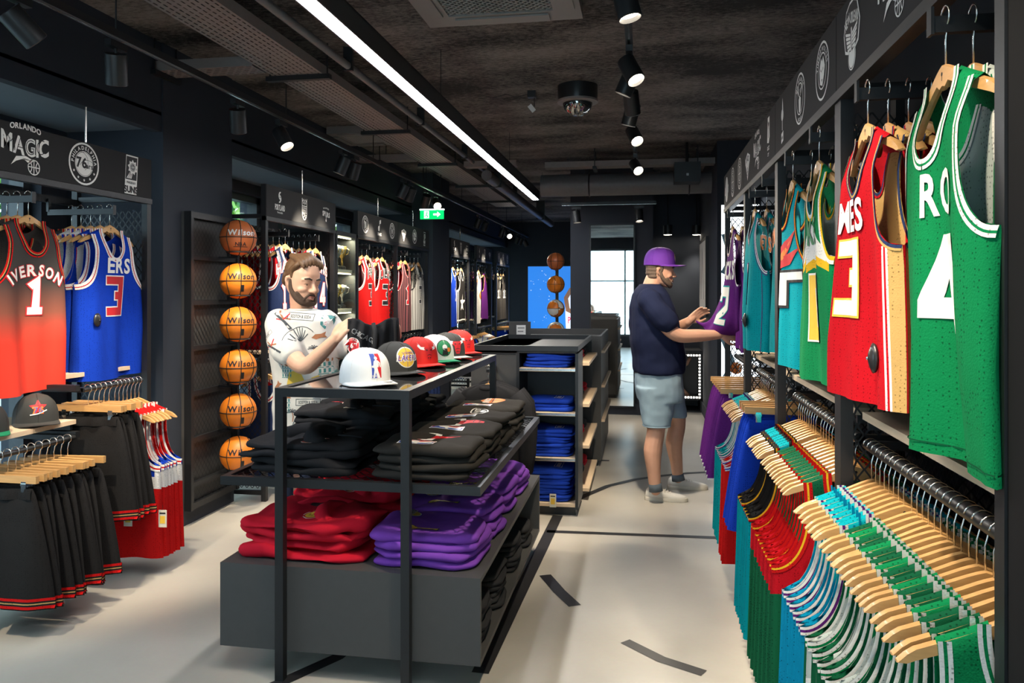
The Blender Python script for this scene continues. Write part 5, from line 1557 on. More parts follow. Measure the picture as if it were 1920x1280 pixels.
# ------------------------------------------------------------------ shorts
class Shorts(Jersey):
    def __init__(s, mat, wl=.17, hem=.27, length=.50, top=-.135, **k):
        super().__init__(mat, **k)
        s.wt = wl; s.hem = hem; s.len = length; s.zt = top; s.zh = top - length; s.NV = 18; s.vn = 9; s.va = 0; s.w = hem
    def inner(s, v, front):
        z = s.zt + (s.zh - s.zt) * v / s.NV
        return (0.0 if v <= s.vn else .004 + .02 * (v - s.vn) / (s.NV - s.vn), z)
    def outer(s, v, front=True):
        t = v / s.NV; z = s.zt + (s.zh - s.zt) * t
        return (s.wt + (s.hem - s.wt) * t ** .7, z)
    def y(s, x, z, front):
        t = min(1, max(0, (s.zt - z) / s.len)); w = s.wt + (s.hem - s.wt) * t ** .7
        g = sqrt(max(0, 1 - min(1, abs(x) / w) ** 2)); A = s.amp * (.35 + t)
        if t < .1: A = .004; 
        return (-1 if front else 1) * (.006 + s.th * g * min(1, t * 2.5)) * (g > 0) + A * (sin(s.k[0] * x * (2.5 if t < .1 else 1) + s.ph[0]) + .5 * sin(s.k[1] * x + s.ph[1]))
    def grid(s):
        NU = 10; mb = MB()
        for front in (True, False):
            for sg in (-1, 1):
                vs = []
                for v in range(s.NV + 1):
                    a = s.inner(v, front); b = s.outer(v)
                    for u in range(NU + 1):
                        q = u / NU; x = sg * (a[0] + (b[0] - a[0]) * q); z = a[1]
                        yy = s.y(x, z, front)
                        if u == NU: yy = (s.y(x, z, True) + s.y(x, z, False)) / 2
                        vs.append((x, yy, z + .004 * sin(9 * x + s.ph[3])))
                for v in range(s.NV):
                    for u in range(NU):
                        f = (v * (NU + 1) + u, v * (NU + 1) + u + 1, (v + 1) * (NU + 1) + u + 1, (v + 1) * (NU + 1) + u)
                        if sg < 0: f = f[::-1]
                        m = s.m
                        if s.zones:
                            m = s.zones(0, vs[f[0]][2], v, u / NU, front) or m
                        mb.add([vs[i] for i in f], [(0, 1, 2, 3)], m)
        return mb
    def hembands(s, bands_):
        mb = MB()
        for front in (True, False):
            for sg in (-1, 1):
                for (d0, d1, m) in bands_:
                    vs = []; N = 10
                    for i in range(N + 1):
                        x = sg * (.022 + (s.hem - .024) * i / N)
                        for z in (s.zh + d0, s.zh + d1):
                            vs.append((x, s.y(x, z, front) + (-.0022 if front else .0022), z + .004 * sin(9 * x + s.ph[3])))
                    mb.add(vs, [(2 * i, 2 * i + 1, 2 * i + 3, 2 * i + 2) for i in range(N)], m)
        wb = []
        for front in (True, False):
            vs = []; N = 40
            for i in range(N + 1):
                x = (-1 + 2 * i / N) * s.wt
                for z in (s.zt, s.zt - .022, s.zt - .045):
                    vs.append((x, s.y(x, z, front) * 1.1 + (-.004 if front else .004) * (1 + (z == s.zt - .022) * .6), z + .004 * sin(9 * x + s.ph[3])))
            mb2 = MB().add(vs, [(3 * i + k, 3 * i + k + 1, 3 * i + k + 4, 3 * i + k + 3) for i in range(N) for k in (0, 1)], s.m)
            wb.append(mb2)
        w = MB()
        for q in wb: w.add(q.v, q.f, s.m)
        return mb, w
def shorts_kind(m, hb, seed, **k):
    J = Shorts(m, th=k.pop('th', .016), amp=k.pop('amp', .008), seed=seed, **k)
    a, w = J.hembands(hb)
    sp = dict(label='', body=J.grid().mesh('shorts', True, True), J=J, parts=[('waistband', w.mesh('shorts_waistband', True, fixn=False))])
    if hb: sp['parts'].insert(0, ('hem_stripe', a.mesh('shorts_hem', fixn=False)))
    return sp
hb = bands((.006, None), (.012, C_RED2), (.008, C_BLACK), (.005, C_GOLD), (.008, C_BLACK), (.012, C_RED2))
KS = [shorts_kind(C_BLACK, hb, 60 + i, length=.52) for i in range(3)]
ao = (AX, 2.86)
row(KS, ao, LZ, .05, .50, -.11, .79, 10, '{o} black shorts with red and gold hem stripes on the low rail under the cap', 'black shorts on the low left rail', '{o} clip hanger with black shorts on the low rail under the cap', 0.0, True, name='basketball_shorts', cat='shorts')
row(KS, ao, LZ, .60, .79, -.11, 1.015, 5, '{o} black shorts on the upper rail before the red flash jerseys', 'black shorts on the upper left rail', '{o} clip hanger with black shorts before the red flash jerseys', 0.0, True, name='basketball_shorts', cat='shorts')
rz_ = bands((.012, C_WHITE), (.008, C_RED2), (.010, C_WHITE))
K_phr = [jersey_kind('r', C_RED2, rz_, rz_, seed=80 + i, th=.018, amp=.010, length=.80, zones=lambda x, z, v, u, fr: (C_BLUE if -.50 + .12 * abs(u - .8) * 3 < z < -.40 and u > .45 else C_WHITE if -.55 < z < -.50 + .36 * abs(u - .8) and u > .5 and z < -.40 else None)) for i in range(2)]
row(K_phr, ao, LZ, .80, 1.03, -.11, 1.015, 7, '{o} red jersey with blue and white flashes, counted from the black shorts', 'red jerseys on the upper left rail', '{o} hanger with a red flash jersey, counted from the black shorts', 0.0)
KP = [shorts_kind(C_PURPLE, bands((.01, C_WHITE)), 70, length=.5)]; KBL = [shorts_kind(C_BLUE, [], 71, length=.52)]
row(KBL, ro(2), RZ, .70, .98, .075, 1.055, 4, '{o} royal blue shorts after the red jerseys on the third right rail', 'blue shorts on the third right rail', '{o} clip hanger with royal blue shorts on the third right rail', 0.0, True, name='basketball_shorts', cat='shorts')
row(KP, ro(3), RZ, .12, .95, .075, 1.0, 7, '{o} purple shorts on the last right rail by the lightbox', 'purple shorts on the last right rail', '{o} clip hanger with purple shorts by the lightbox', 0.0, True, name='basketball_shorts', cat='shorts')
# lower rails of the other left racks
KN = rows_kind('n', C_NAVY, rz_, rz_, 1, length=.74); KR = rows_kind('nr', C_RED2, rz_, rz_, 1, length=.74)
KBS = [shorts_kind(C_BLACK, bands((.02, C_WHITE)), 72, length=.5)]; KWS = rows_kind('w', C_WHITE, bands((.01, C_BLUE)), bands((.01, C_BLUE)), 1, length=.74)
for (rk, org, kk, n, lab, clip) in ((RB[0], (BX, 5.16), [KN[0], KR[0]], 10, ['{o} garment on the low rail past the ball column, a navy jersey', '{o} garment on the low rail past the ball column, a red jersey'], False), (RB[1], (BX, 6.96), KR, 9, '{o} red jersey on the low rail of the red jersey rack', False), (RB[2], (BX, 8.18), KN, 8, '{o} navy jersey on the low rail of the pinstripe rack', False)):
    row(kk, org, LZ, .1, 1.15, .07, 1.0, n, lab, 'jerseys on the low rail of rack ' + str(RB.index(rk) + 1), '{o} hanger on the low rail ' + ['past the ball column', 'of the red jersey rack', 'of the pinstripe rack'][RB.index(rk)], 0.0)
row([KBS[0], KBL[0]], (BX, 10.56), LZ, .1, 1.1, .0, .93, 9, ['{o} shorts on the low rail of the first far rack, black', '{o} shorts on the low rail of the first far rack, blue'], 'shorts on the first far low rail', '{o} clip hanger on the low rail of the first far rack', 0.0, True, name='basketball_shorts', cat='shorts')
row(KWS, (BX, 12.26), LZ, .1, .7, .0, .93, 5, '{o} white jersey on the low rail of the second far rack', 'white jerseys on the second far low rail', '{o} hanger on the low rail of the second far rack', 0.0)
row([KBL[0], KBS[0]], (BX, 14.0), LZ, .1, 1.2, .0, .93, 8, ['{o} shorts on the low rail of the last far rack, blue', '{o} shorts on the low rail of the last far rack, black'], 'shorts on the last far low rail', '{o} clip hanger on the low rail of the last far rack', 0.0, True, name='basketball_shorts', cat='shorts')

# price tags and security tags
TAGP = mat('paper swing tag', (0.70, 0.66, 0.55), .7); TAGB = mat('black security tag', (0.02, 0.02, 0.022), .3)
def sec_tag(p, lab, nrm):
    t = thing('security_tag', lab, 'security tag', tuple(p)); nv = Vector(nrm)
    q = nv.to_track_quat('Z', 'Y'); mb = MB(); mb.lathe([(0, 0), (.026, .002), (.028, .008), (.018, .014), (.008, .018), (0, .019)], TAGB, 16)
    o = mb.build('disc', t, smooth=True); o.rotation_mode = 'QUATERNION'; o.rotation_quaternion = q
    o.scale = (1, 1.35, 1)
    o2 = MB().lathe([(0, .019), (.004, .019), (.003, .023), (0, .024)], CHROME, 8).build('pin', o, smooth=True)
def tag_on(sp, org, rz, xa, y0, z, lx, lz, lab):
    J = sp['J']; p = rpt(org, rz, xa, y0, z + .012)
    l = Vector((lx, J.y(lx, lz, True) - .003, lz)); R = Matrix.Rotation(rz, 3, 'Z')
    sec_tag(p + R @ l, lab, R @ Vector((0, -1, 0)))
tag_on(S['cavs'], ro(0), RZ, .30, .005, RARM, .16, -.70, 'black security tag pinned on the red jersey')
tag_on(S['cha'], ro(2), RZ, .40, .005, RARM, .11, -.68, 'black security tag pinned on the teal number three jersey')
tag_on(S['phb'], ao, LZ, 1.02, .075, 1.965, -.17, -.62, 'black security tag pinned on the blue jersey')
def swing_tag(p, rz, lab, g=None):
    t = thing('price_tag', lab, 'price tag', tuple(p), rz, g)
    MB().bb(-.022, .022, -.001, .001, -.09, 0, TAGP).build('card', t); Flat().rect(-.014, -.07, .014, -.03, GOLDP).rect(-.016, -.02, .016, -.012, BLACKP).panel('print', t, (0, -.001, 0), (1, 0, 0), (0, 0, 1))
    MB().cyl((0, 0, 0), (0, 0, .03), .0008, BLACKP, 4).build('string', t)
for px, py, d, lab in ((240, 965, 3.9, 'pale price tag hanging low on the red jerseys'), (305, 968, 4.05, 'second pale price tag hanging low on the red jerseys'), (57, 920, 3.55, 'narrow price tag hanging at the black shorts')):
    swing_tag(W(px, py - 12, d), .1, lab)
# ================================================================== folded garments
def folded_mesh(w, d, h, m, layers=2, seed=0, soft=.008, rough=.25):
    """a folded top: soft slabs lying on each other, one mesh"""
    r = random.Random(seed); mb = MB(); n = 40
    hl = h / layers
    for L in range(layers):
        ox, oy = r.uniform(-.006, .006), r.uniform(-.006, .006); ph = [r.uniform(0, 6.3) for _ in range(6)]
        ww = w / 2 * r.uniform(.96, 1.0); dd = d / 2 * r.uniform(.96, 1.0)
        def P(a, k, z):
            c, s = cos(a), sin(a); e = 2 / 5.0
            x = ww * k * (abs(c) ** e) * (1 if c >= 0 else -1); y = dd * k * (abs(s) ** e) * (1 if s >= 0 else -1)
            wob = soft * (sin(2 * a + ph[0]) + .6 * sin(5 * a + ph[1])) * k * .5
            dz = soft * .7 * (sin(9 * x + ph[2]) * cos(8 * y + ph[3]) + .5 * sin(21 * x + 13 * y + ph[4])) * min(1, z / (hl * .7)) * k ** .3
            return (x + ox + wob, y + oy + wob * .5, L * hl + max(0.0005, z) + dz * .7 + (L == layers - 1) * .004 * (1 - k * k))
        rings = []
        for t in range(9):
            q = pi * t / 8 - pi / 2
            ins = hl * .55 * (1 - cos(q))
            rings.append([P(2 * pi * j / n, 1 - ins / min(ww, dd), hl * .5 + hl * .5 * sin(q)) for j in range(n)])
        for k in (.82, .6, .36, .12):
            rings.append([P(2 * pi * j / n, k * (1 - hl * .55 / min(ww, dd)), hl) for j in range(n)])
        mb.loft(rings, m)
    me = mb.mesh('folded', True)
    wrinkle(me, soft * .55, 9, 24, seed, .0004)
    return me
def fold_at(name, cat, label, group, me, x, y, z, rz=0.0, arts=(), hood=None):
    """arts: (Flat, local x, local y, size, side) side 'r' reads from the right aisle, 'l' from the left"""
    o = tag(link(name, me, None, (x, y, z), rz), label, cat, group)
    if arts:
        bv = bvh_of(me)
        for f, ax, ay, s, side in arts:
            R, U = (((0, 1, 0), (-1, 0, 0)) if side == 'r' else ((0, -1, 0), (1, 0, 0)) if side == 'l' else ((1, 0, 0), (0, 1, 0)))
            f.moved(0, 0, s).project('emblem', o, bv, (ax, ay, .1), R, U, eps=.0015, step=.02, dist=.5)
    if hood:
        hx, hy, m, ang = hood
        mb = MB(); pts = []; rs = []
        for k in range(13):
            a = -1.35 + 2.7 * k / 12
            pts.append((hx + .085 * cos(a + ang), hy + .11 * sin(a + ang), .055 + .012 * cos(a * 2))); rs.append(.032 + .012 * cos(a))
        mb.tube(pts, rs, m, 10)
        mb.build('hood', o, smooth=True)
        q = MB().tube([(hx - .02 * cos(ang), hy - .03, .075), (hx - .09 * cos(ang), hy - .05, .078), (hx - .13 * cos(ang), hy - .045, .072)], .004, m, 6)
        q.build('drawstring', o, smooth=True)
        sg = -1 if cos(ang) < 0 else 1
        sl = MB().tube([(hx - .02, hy + .10, .055), (hx - .10, hy + .13, .062), (hx - .20, hy + .10, .060), (hx - .24, hy + .04, .057)], [.040, .044, .040, .032], m, 10)
        so = sl.build('sleeve', o, smooth=True); wrinkle(so.data, .006, 14, 30, hx)
        wrinkle([c for c in o.children if c.name.startswith('hood')][0].data, .008, 14, 32, hy + .5)
    return o
H_BLACK = cloth('fleece black', (0.018, 0.018, 0.020), .15); H_BLK2 = cloth('jersey cotton soft black', (0.030, 0.027, 0.024), .15); H_RED = cloth('fleece red', (0.58, 0.012, 0.03), .15); H_PUR = cloth('fleece purple', (0.19, 0.055, 0.40), .15); H_BLUE = cloth('fleece royal blue', (0.018, 0.065, 0.50), .15); H_GREY = cloth('fleece dark grey', (0.03, 0.03, 0.032), .15)

# ================================================================== the display table
TX0, TX1, TY0, TY1 = -1.655, -.60, 2.79, 4.50
FX0, FX1 = -1.405, -.865
TT, TS, TBT, TBB = 1.135, .772, .434, .105
GLOSS = mat('glossy dark table sheet', (0.03, 0.03, 0.032), 0.08, 0.0, kind='n', scale=5, amt=.05, coat=.6)
t = thing('display_table', 'black framed two tier display table holding caps and folded hoodies', 'display table', ((TX0 + TX1) / 2, TY0, 0))
ox = (TX0 + TX1) / 2
def TB(x0, x1, y0, y1, z0, z1, m): return MB().bb(x0 - ox, x1 - ox, y0 - TY0, y1 - TY0, z0, z1, m)
q = .034
for x in (FX0, FX1 - q):
    for y in (TY0 - .012, TY1 - .02):
        TB(x, x + q, y, y + q, 0, TT - q, BLACK).build('leg', t)
for x in (FX0, FX1 - q): TB(x, x + q, TY0 - .012, TY1 + .014, TT - q, TT, BLACK).build('top_side_bar', t)
for y in (TY0 - .012, TY1 - .02): TB(FX0 + q, FX1 - q, y, y + q, TT - q, TT, BLACK).build('top_end_bar', t)
TB(FX0 + q, FX1 - q, TY0 + .022, TY1 - .02, TT - .012, TT - .004, GLOSS).build('table_top', t)
e = .028
for (a, b, c, d) in ((TX0, TX1, TY0 + .024, TY0 + .024 + e), (TX0, TX1, TY1 - .02 - e, TY1 - .02), (TX0, TX0 + e, TY0 + .024 + e, TY1 - .02 - e), (TX1 - e, TX1, TY0 + .024 + e, TY1 - .02 - e)):
    TB(a, b, c, d, TS - .03, TS + .004, BLACK).build('shelf_edge', t)
mp = mesh_panel(TX1 - TX0 - 2 * e, TY1 - TY0 - .09)
sh = link('mesh_shelf', mp, t, (TX0 + e - ox, .05, TS - .006)); sh.rotation_euler = (-pi / 2, 0, 0); sh.location.y = TY1 - .04 - TY0 - (TY1 - TY0 - .09) ; sh.rotation_euler = (-pi / 2, 0, 0); sh.location = (TX0 + e - ox, .052, TS - .006)
sh.rotation_euler = (pi / 2, 0, 0); sh.scale = (1, 1, -1)
for y in (TY0 + .4, TY0 + .85, TY0 + 1.3): TB(TX0 + e, TX1 - e, y - .01, y + .01, TS - .028, TS - .01, BLACK).build('shelf_crossbar', t)
pw = .02; by0 = TY0 + .024
TB(TX0, TX1, by0, TY1 - .02, TBT - pw, TBT, PANEL).build('box_top', t)
TB(TX0, TX1, by0, TY1 - .02, TBB, TBB + pw, PANEL).build('box_bottom', t)
TB(TX0, TX1, by0, by0 + pw, TBB + pw, TBT - pw, PANEL).build('box_front', t)
TB(TX0, TX1, TY1 - .02 - pw, TY1 - .02, TBB + pw, TBT - pw, PANEL).build('box_back', t)
TB(-1.08 - .01, -1.08 + .01, by0 + pw, TY1 - .04, TBB + pw, TBT - pw, PANEL).build('box_divider', t)
TB(TX0, TX0 + pw, by0 + pw, TY1 - .04, TBB + pw, TBT - pw, PANEL).build('box_side', t)
TB(-.84, -.82, (by0 + TY1) / 2 - .01, (by0 + TY1) / 2 + .01, TBB + pw, TBT - pw, PANEL).build('box_support', t)

lgnba = lg_nba(); lgbull = lg_bull(); lgnets = lg_nets(); lgkn = lg_ball_orange(); lgtro = lg_trophy(); lgcre = lg_crest(); lglk = lg_lakers()
# black tees on the mesh shelf, right hand side
TEE = [folded_mesh(.42, .33, .032, H_BLK2, 1, 100 + i, .016) for i in range(4)]
yy = [3.02, 3.37, 3.72, 4.08]; art2 = [lgbull, lgbull, lgnets, lgkn]
for s, y in enumerate(yy):
    for i in range(4):
        top = i == 3
        nm = ['red bull emblem nearest the table end', 'red bull emblem, second stack', 'white oval emblem, third stack', 'orange ball emblem, last stack'][s]
        lab = ('folded black tee with ' + nm) if top else 'folded black tee under the one with ' + nm.split(',')[0] + ', ' + ['bottom', 'second up', 'third up'][i]
        arts = [(lgnba, -.03, -.08, .15, 'r'), (art2[s], .03, .06, .17, 'r')] if top else ()
        fold_at('folded_tee', 'folded tee', lab, 'folded black tees on the mesh shelf', TEE[(i + s) % 4], -.84 + random.uniform(-.02, .02), y + random.uniform(-.008, .008), TS + .004 + i * .032, random.uniform(-.04, .04), arts)
# black hoodies on the left hand side
HOOD = [folded_mesh(.50, .37, .060, H_BLACK, 2, 120 + i, .030) for i in range(3)]
for s, (y, n) in enumerate(((3.05, 2), (3.46, 3), (3.88, 3), (4.26, 2))):
    for i in range(n):
        top = i == n - 1
        lab = 'folded black hoodie ' + (['with red emblem and round crest nearest the table end', 'with white lettering in the second pile', 'with its hood up in the third pile', 'topmost in the last pile by the hangers'][s] if top else ['at the foot of', 'in the middle of'][min(i, 1)] + ' the ' + ORD[s] + ' black hoodie pile')
        arts = []
        if top and s == 0: arts = [(lgbull, .02, .03, .16, 'l'), (lgcre, .03, -.09, .085, 'l')]
        if top and s == 1: arts = [(Flat().text('CHI', 0, -.2, .5, WHITEP, off=.07).up().text('CHI', 0, -.2, .5, BLACKP, off=.0, gap=.12), .05, -.07, .15, 'l'), (lgbull, -.05, .06, .12, 'l')]
        if top and s == 2: arts = [(lgbull, .04, -.02, .13, 'l')]
        fold_at('folded_hoodie', 'folded hoodie', lab, 'folded black hoodies on the mesh shelf', HOOD[(i + s) % 3], -1.37 + random.uniform(-.015, .015), y, TS + .004 + i * .062, random.uniform(-.08, .08), arts, (.10, 0, H_BLACK, pi) if top else None)
# red hoodies on the box, left
RH = [folded_mesh(.54, .38, .078, H_RED, 2, 140 + i, .032) for i in range(2)]
for s, y in enumerate((3.06, 3.47, 3.9)):
    for i in range(2):
        arts = [(lgbull.mono(H_RED) if False else lg_bull(BLACKP), .0, .05, .13, 'l'), (lgcre, .0, -.07, .075, 'l')] if i == 1 else []
        lab = 'folded red hoodie ' + [['underneath at the end of the low box', 'on top at the end of the low box'], ['underneath in the second red pile', 'on top in the second red pile'], ['underneath in the last red pile', 'on top in the last red pile']][s][i]
        fold_at('folded_hoodie', 'folded hoodie', lab, 'folded red hoodies on the low box', RH[(i + s) % 2], -1.365 + .02 * i, y, TBT + .001 + i * .078, random.uniform(-.08, .08), arts, (.12, 0, H_RED, pi) if i == 1 else None)
# purple hoodies on the box, right
PH = [folded_mesh(.44, .35, .065, H_PUR, 2, 160 + i, .020) for i in range(3)]
for s, y in enumerate((3.04, 3.40, 3.76, 4.12)):
    for i in range(2):
        arts = [(lgtro, -.03, -.07, .14, 'r'), (lglk, -.12, .09, .10, 'r')] if i == 1 else []
        lab = 'folded purple sweatshirt ' + ('with gold trophy print topping the ' if i else 'at the foot of the ') + ORD[s] + ' pile from the table end'
        fold_at('folded_sweatshirt', 'folded sweatshirt', lab, 'folded purple sweatshirts on the low box', PH[(i + s) % 3], -.845, y, TBT + .001 + i * .065, random.uniform(-.04, .04), arts)
# dark trousers inside the box
DT = [folded_mesh(.26, .30, .05, H_GREY, 2, 180 + i, .012) for i in range(2)]
for s, y in enumerate((3.05, 3.40, 3.85, 4.22)):
    for i in range(3 if s < 3 else 2):
        fold_at('folded_trousers', 'folded trousers', 'dark folded trousers inside the low box, ' + ORD[s] + ' pile, ' + ['bottom', 'middle', 'top'][i], 'dark trousers inside the low box', DT[(i + s) % 2], -.745, y, TBB + .021 + i * .05, random.uniform(-.05, .05))

# ================================================================== caps
def cap_mesh_parts(crown, brim):
    a, b, H = .098, .116, .140
    def rad(t, ph):
        fr = max(0, -sin(ph))                     # 1 at the front
        k = (1 - t ** (2.5 + 1.6 * fr)) ** (1 / (2.1 + .5 * fr))
        return k
    n, m = 36, 14; rings = []
    for i in range(m + 1):
        t = i / m * .992
        rings.append([(a * rad(t, 2 * pi * j / n) * cos(2 * pi * j / n), b * rad(t, 2 * pi * j / n) * sin(2 * pi * j / n) + .006 * t, H * t * (1 + .05 * max(0, -sin(2 * pi * j / n)) * (1 - t))) for j in range(n)])
    cm = MB().loft(rings, crown, cap0=False)
    seams = []
    for s in range(6):
        j = int(n * (s / 6 + 1 / 12)) % n if False else (s * 6 + 3) % n
        sm = MB().tube([Vector(r[j]) * 1.006 for r in rings], .0011, crown, 4)
        seams.append(sm)
    bm = MB(); outer = []; N = 24
    inn = []
    for k in range(N + 1):
        ang = pi + pi * k / N
        inn.append((a * .98 * cos(ang), b * .98 * sin(ang)))
        e = .082 * sin(pi * k / N) ** .45
        outer.append((a * 1.0 * cos(ang) * (1 + .06 * sin(pi * k / N)), b * sin(ang) - e))
    vs = []; z = lambda x, y: .006 - 1.6 * x * x + .02 * 0
    for (p, o) in zip(inn, outer):
        for f in (0, .35, .7, 1.0):
            x = p[0] + (o[0] - p[0]) * f; y = p[1] + (o[1] - p[1]) * f
            vs.append((x, y, .0125 - 1.4 * x * x * (.3 + .7 * f)))
    top = vs; bot = [(x, y, zz - .004) for x, y, zz in vs]
    fs = []
    for k in range(N):
        for c in range(3):
            fs.append((4 * k + c, 4 * k + c + 1, 4 * k + 5 + c, 4 * k + 4 + c))
    bm.add(top, fs, brim); bm.add(bot, [f[::-1] for f in fs], brim)
    bm.add([v for k in range(N + 1) for v in (top[4 * k + 3], bot[4 * k + 3])], [(2 * k, 2 * k + 1, 2 * k + 3, 2 * k + 2) for k in range(N)], brim)
    btn = MB().lathe([(0, H + .001), (.009, H), (.010, H - .004), (.0, H - .006)], crown, 12, (0, .006, 0))
    return cm.mesh('cap_crown', True, True), [s.mesh('cap_seam', True) for s in seams], bm.mesh('cap_brim', 'auto'), btn.mesh('cap_button', True)
def cap(label, p, yaw, crown, brim, art, size, button=None, dz=.0, group='caps on the table top', sticker=None, ax=0.0):
    t = thing('baseball_cap', label, 'cap', tuple(p), yaw, group)
    cr, seams, br, bt = cap_mesh_parts(crown, brim)
    c = link('crown', cr, t); link('brim', br, t)
    b = link('button', bt, t)
    if button:
        bt.materials[0] = button
    for s in seams: link('seam', s, c)
    bv = bvh_of(cr)
    art.moved(0, 0, size).project('emblem', c, bv, (ax, -.25, .074), (1, 0, 0), (0, 0, 1), eps=.0015, step=.01, dist=.5)
    if sticker:
        Flat().disc(0, 0, .02, sticker).panel('sticker', br_ob(t), (.03, -.155, .0125), (1, 0, 0), (0, 1, 0))
    for x in (-.045, .045):
        MB().tube([(x + .004 * cos(k * pi / 4), .0, .088 + .004 * sin(k * pi / 4)) for k in range(8)], .001, crown, 4, closed=True)
    return t
def br_ob(t): return [c for c in t.children if c.name.startswith('brim')][0]
K_W = mat('cap cotton white', (0.78, 0.78, 0.77), .8, kind='knit', scale=40, amt=.04, bump=.1); K_B = mat('cap cotton black', (0.03, 0.03, 0.028), .8, kind='knit', scale=40, amt=.1, bump=.1); K_R = mat('cap cotton red', (0.66, 0.022, 0.015), .8, kind='knit', scale=40, amt=.08, bump=.1); K_G = mat('cap cotton green', (0.0, 0.24, 0.10), .8, kind='knit', scale=40, amt=.08, bump=.1); K_GR = mat('cap cotton pale grey', (0.55, 0.53, 0.48), .8, kind='knit', scale=40, amt=.05, bump=.1); K_P = mat('cap cotton purple', (0.12, 0.02, 0.30), .8, kind='knit', scale=40, amt=.08, bump=.1)
SILV2 = mat('silver sticker', (0.5, 0.5, 0.5), .25, .8)
CY = radians(48)
for (px, py, lab, c, b, a, sz, st) in ((684, 716, 'white snapback cap with league badge at the table end', K_W, K_W, lgnba, .10, SILV2), (740, 697, 'black snapback cap with purple and gold emblem', K_B, K_B, lglk, .10, SILV2), (783, 683, 'red snapback cap with bull emblem behind the black gold one', K_R, K_R, lgbull, .09, None), (815, 676, 'white snapback cap with green brim', K_W, K_G, lg_celtic(), .09, None), (838, 669, 'black snapback cap with bull emblem and pale brim', K_B, K_GR, lgbull, .10, None), (858, 661, 'red snapback cap last on the table', K_R, K_R, lgbull, .09, None)):
    cap(lab, on_z(px, py, TT + .004), CY + random.uniform(-.06, .06), c, b, a, sz, None, 0, sticker=st)
p = rpt(ao, LZ, .44, .035, .874)
cap('black snapback cap with red and blue number emblem on the left shelf', p, LZ - .75, K_B, K_B, lg_76(), .085, group=None)
p = rpt(ao, LZ, .14, .035, .874)
cap('black snapback cap with plain gold emblem at the shelf end', p, LZ - .75, K_B, K_G, lg_trophy(), .07, group=None)

# ================================================================== gondolas in the middle
def hung_top(label, loc, rz, m, group, art=None, size=.2):
    """sweatshirt with sleeves on a hanger"""
    o = thing('hanging_sweatshirt', label, 'sweatshirt', loc, rz, group)
    mb = MB(); rings = []
    for z, w, d in ((-.100, .05, .02), (-.112, .10, .028), (-.14, .17, .04), (-.18, .205, .05), (-.30, .215, .058), (-.5, .215, .06), (-.70, .21, .058), (-.74, .195, .05), (-.775, .19, .045)):
        rings.append([(w * (abs(cos(a)) ** .7) * (1 if cos(a) >= 0 else -1), d * sin(a) + .004 * sin(9 * a + z * 12), z) for a in [2 * pi * k / 28 for k in range(28)]])
    mb.loft(rings, m); b = mb.build('body', o, smooth=True)
    for s in (-1, 1):
        MB().tube([(s * .17, 0, -.165), (s * .225, 0, -.24), (s * .25, .0, -.40), (s * .245, .01, -.58), (s * .235, .0, -.70)], [.055, .062, .056, .048, .038], m, 12).build('sleeve', o, smooth=True)
    MB().tube([(.07 * cos(a), .035 * sin(a) + .01, -.105 - .012 * (1 - sin(a))) for a in [2 * pi * k / 16 for k in range(16)]], .018, m, 8, closed=True).build('collar', o, smooth=True)
    if art:
        art.moved(0, 0, size).project('emblem', b, bvh_of(b.data), (0, -.3, -.32), (1, 0, 0), (0, 0, 1), eps=.002, step=.03, dist=.7)
    hanger(loc, rz, 'hanger of the ' + label, (group or label) + ' hangers')
    return o
GX0, GX1, GY0, GY1, GH = -1.17, -.43, 5.16, 6.58, 1.145
t = thing('gondola', 'black shelving unit with blue hoodies on its end shelves', 'shelving unit', (0, 0, 0))
MB().bb(GX0, -.85, GY0 + .02, GY1, .05, 1.11, PANEL).build('core', t)
MB().bb(GX0 + .02, GX1 - .02, GY0 + .04, GY1 - .02, 0, .05, BLACK).build('plinth', t)
for q in ((GX0, GX0 + .02, GY0, GY1), (GX1 - .02, GX1, GY0 + .02, GY1), (GX0 + .02, GX1 - .02, GY1 - .02, GY1), (GX0 + .02, GX1, GY0, GY0 + .02)):
    MB().bb(q[0], q[1], q[2], q[3], 1.11, GH, BLACK).build('top_rim', t)
MB().bb(GX0 + .02, GX1 - .02, GY0 + .02, GY1 - .02, 1.095, 1.11, PANEL).build('top_board', t)
for z in (.35, .72, 1.09): MB().bb(GX0 + .02, -.86, GY0 + .012, GY0 + .02, z - .004, z + .004, BLACK).build('panel_groove', t)
MB().bb(-.85, -.83, GY0, GY0 + .38, .05, 1.095, BLACK).build('bay_side', t); MB().bb(GX1 - .02, GX1, GY0, GY0 + .38, .05, 1.095, BLACK).build('bay_side', t)
MB().bb(-.85, GX1, GY0 + .38, GY0 + .40, .05, 1.095, PANEL).build('bay_back', t)
GS = [.995, .695, .39, .085]
for z in GS:
    MB().bb(-.83, GX1 - .02, GY0 + .004, GY0 + .38, z - .022, z, PWOOD).build('shelf_board', t)
    if z > .1: MB().bb(-.83, GX1 - .02, GY0 + .002, GY0 + .004, z - .018, z - .003, STEEL).build('price_rail', t)
for z in (1.0, .70, .40, .09): MB().bb(-.85, GX1 + .045, GY0 + .42, GY1 - .02, z - .022, z, PWOOD).build('side_shelf', t)
MB().bb(-.85, GX1, GY1 - .02, GY1, .05, 1.095, BLACK).build('end_panel', t)
SIX = Flat().rect(-.62, -.28, .62, .28, WHITEP).up().rect(-.58, -.24, .58, .24, H_BLUE).up().text('SIXERS', 0, -.13, .36, WHITEP, off=.05, sx=.72)
BH = [folded_mesh(.345, .30, .045, H_BLUE, 2, 200 + i, .013) for i in range(3)]; BT = [folded_mesh(.34, .29, .026, H_BLUE, 1, 210 + i, .009) for i in range(3)]
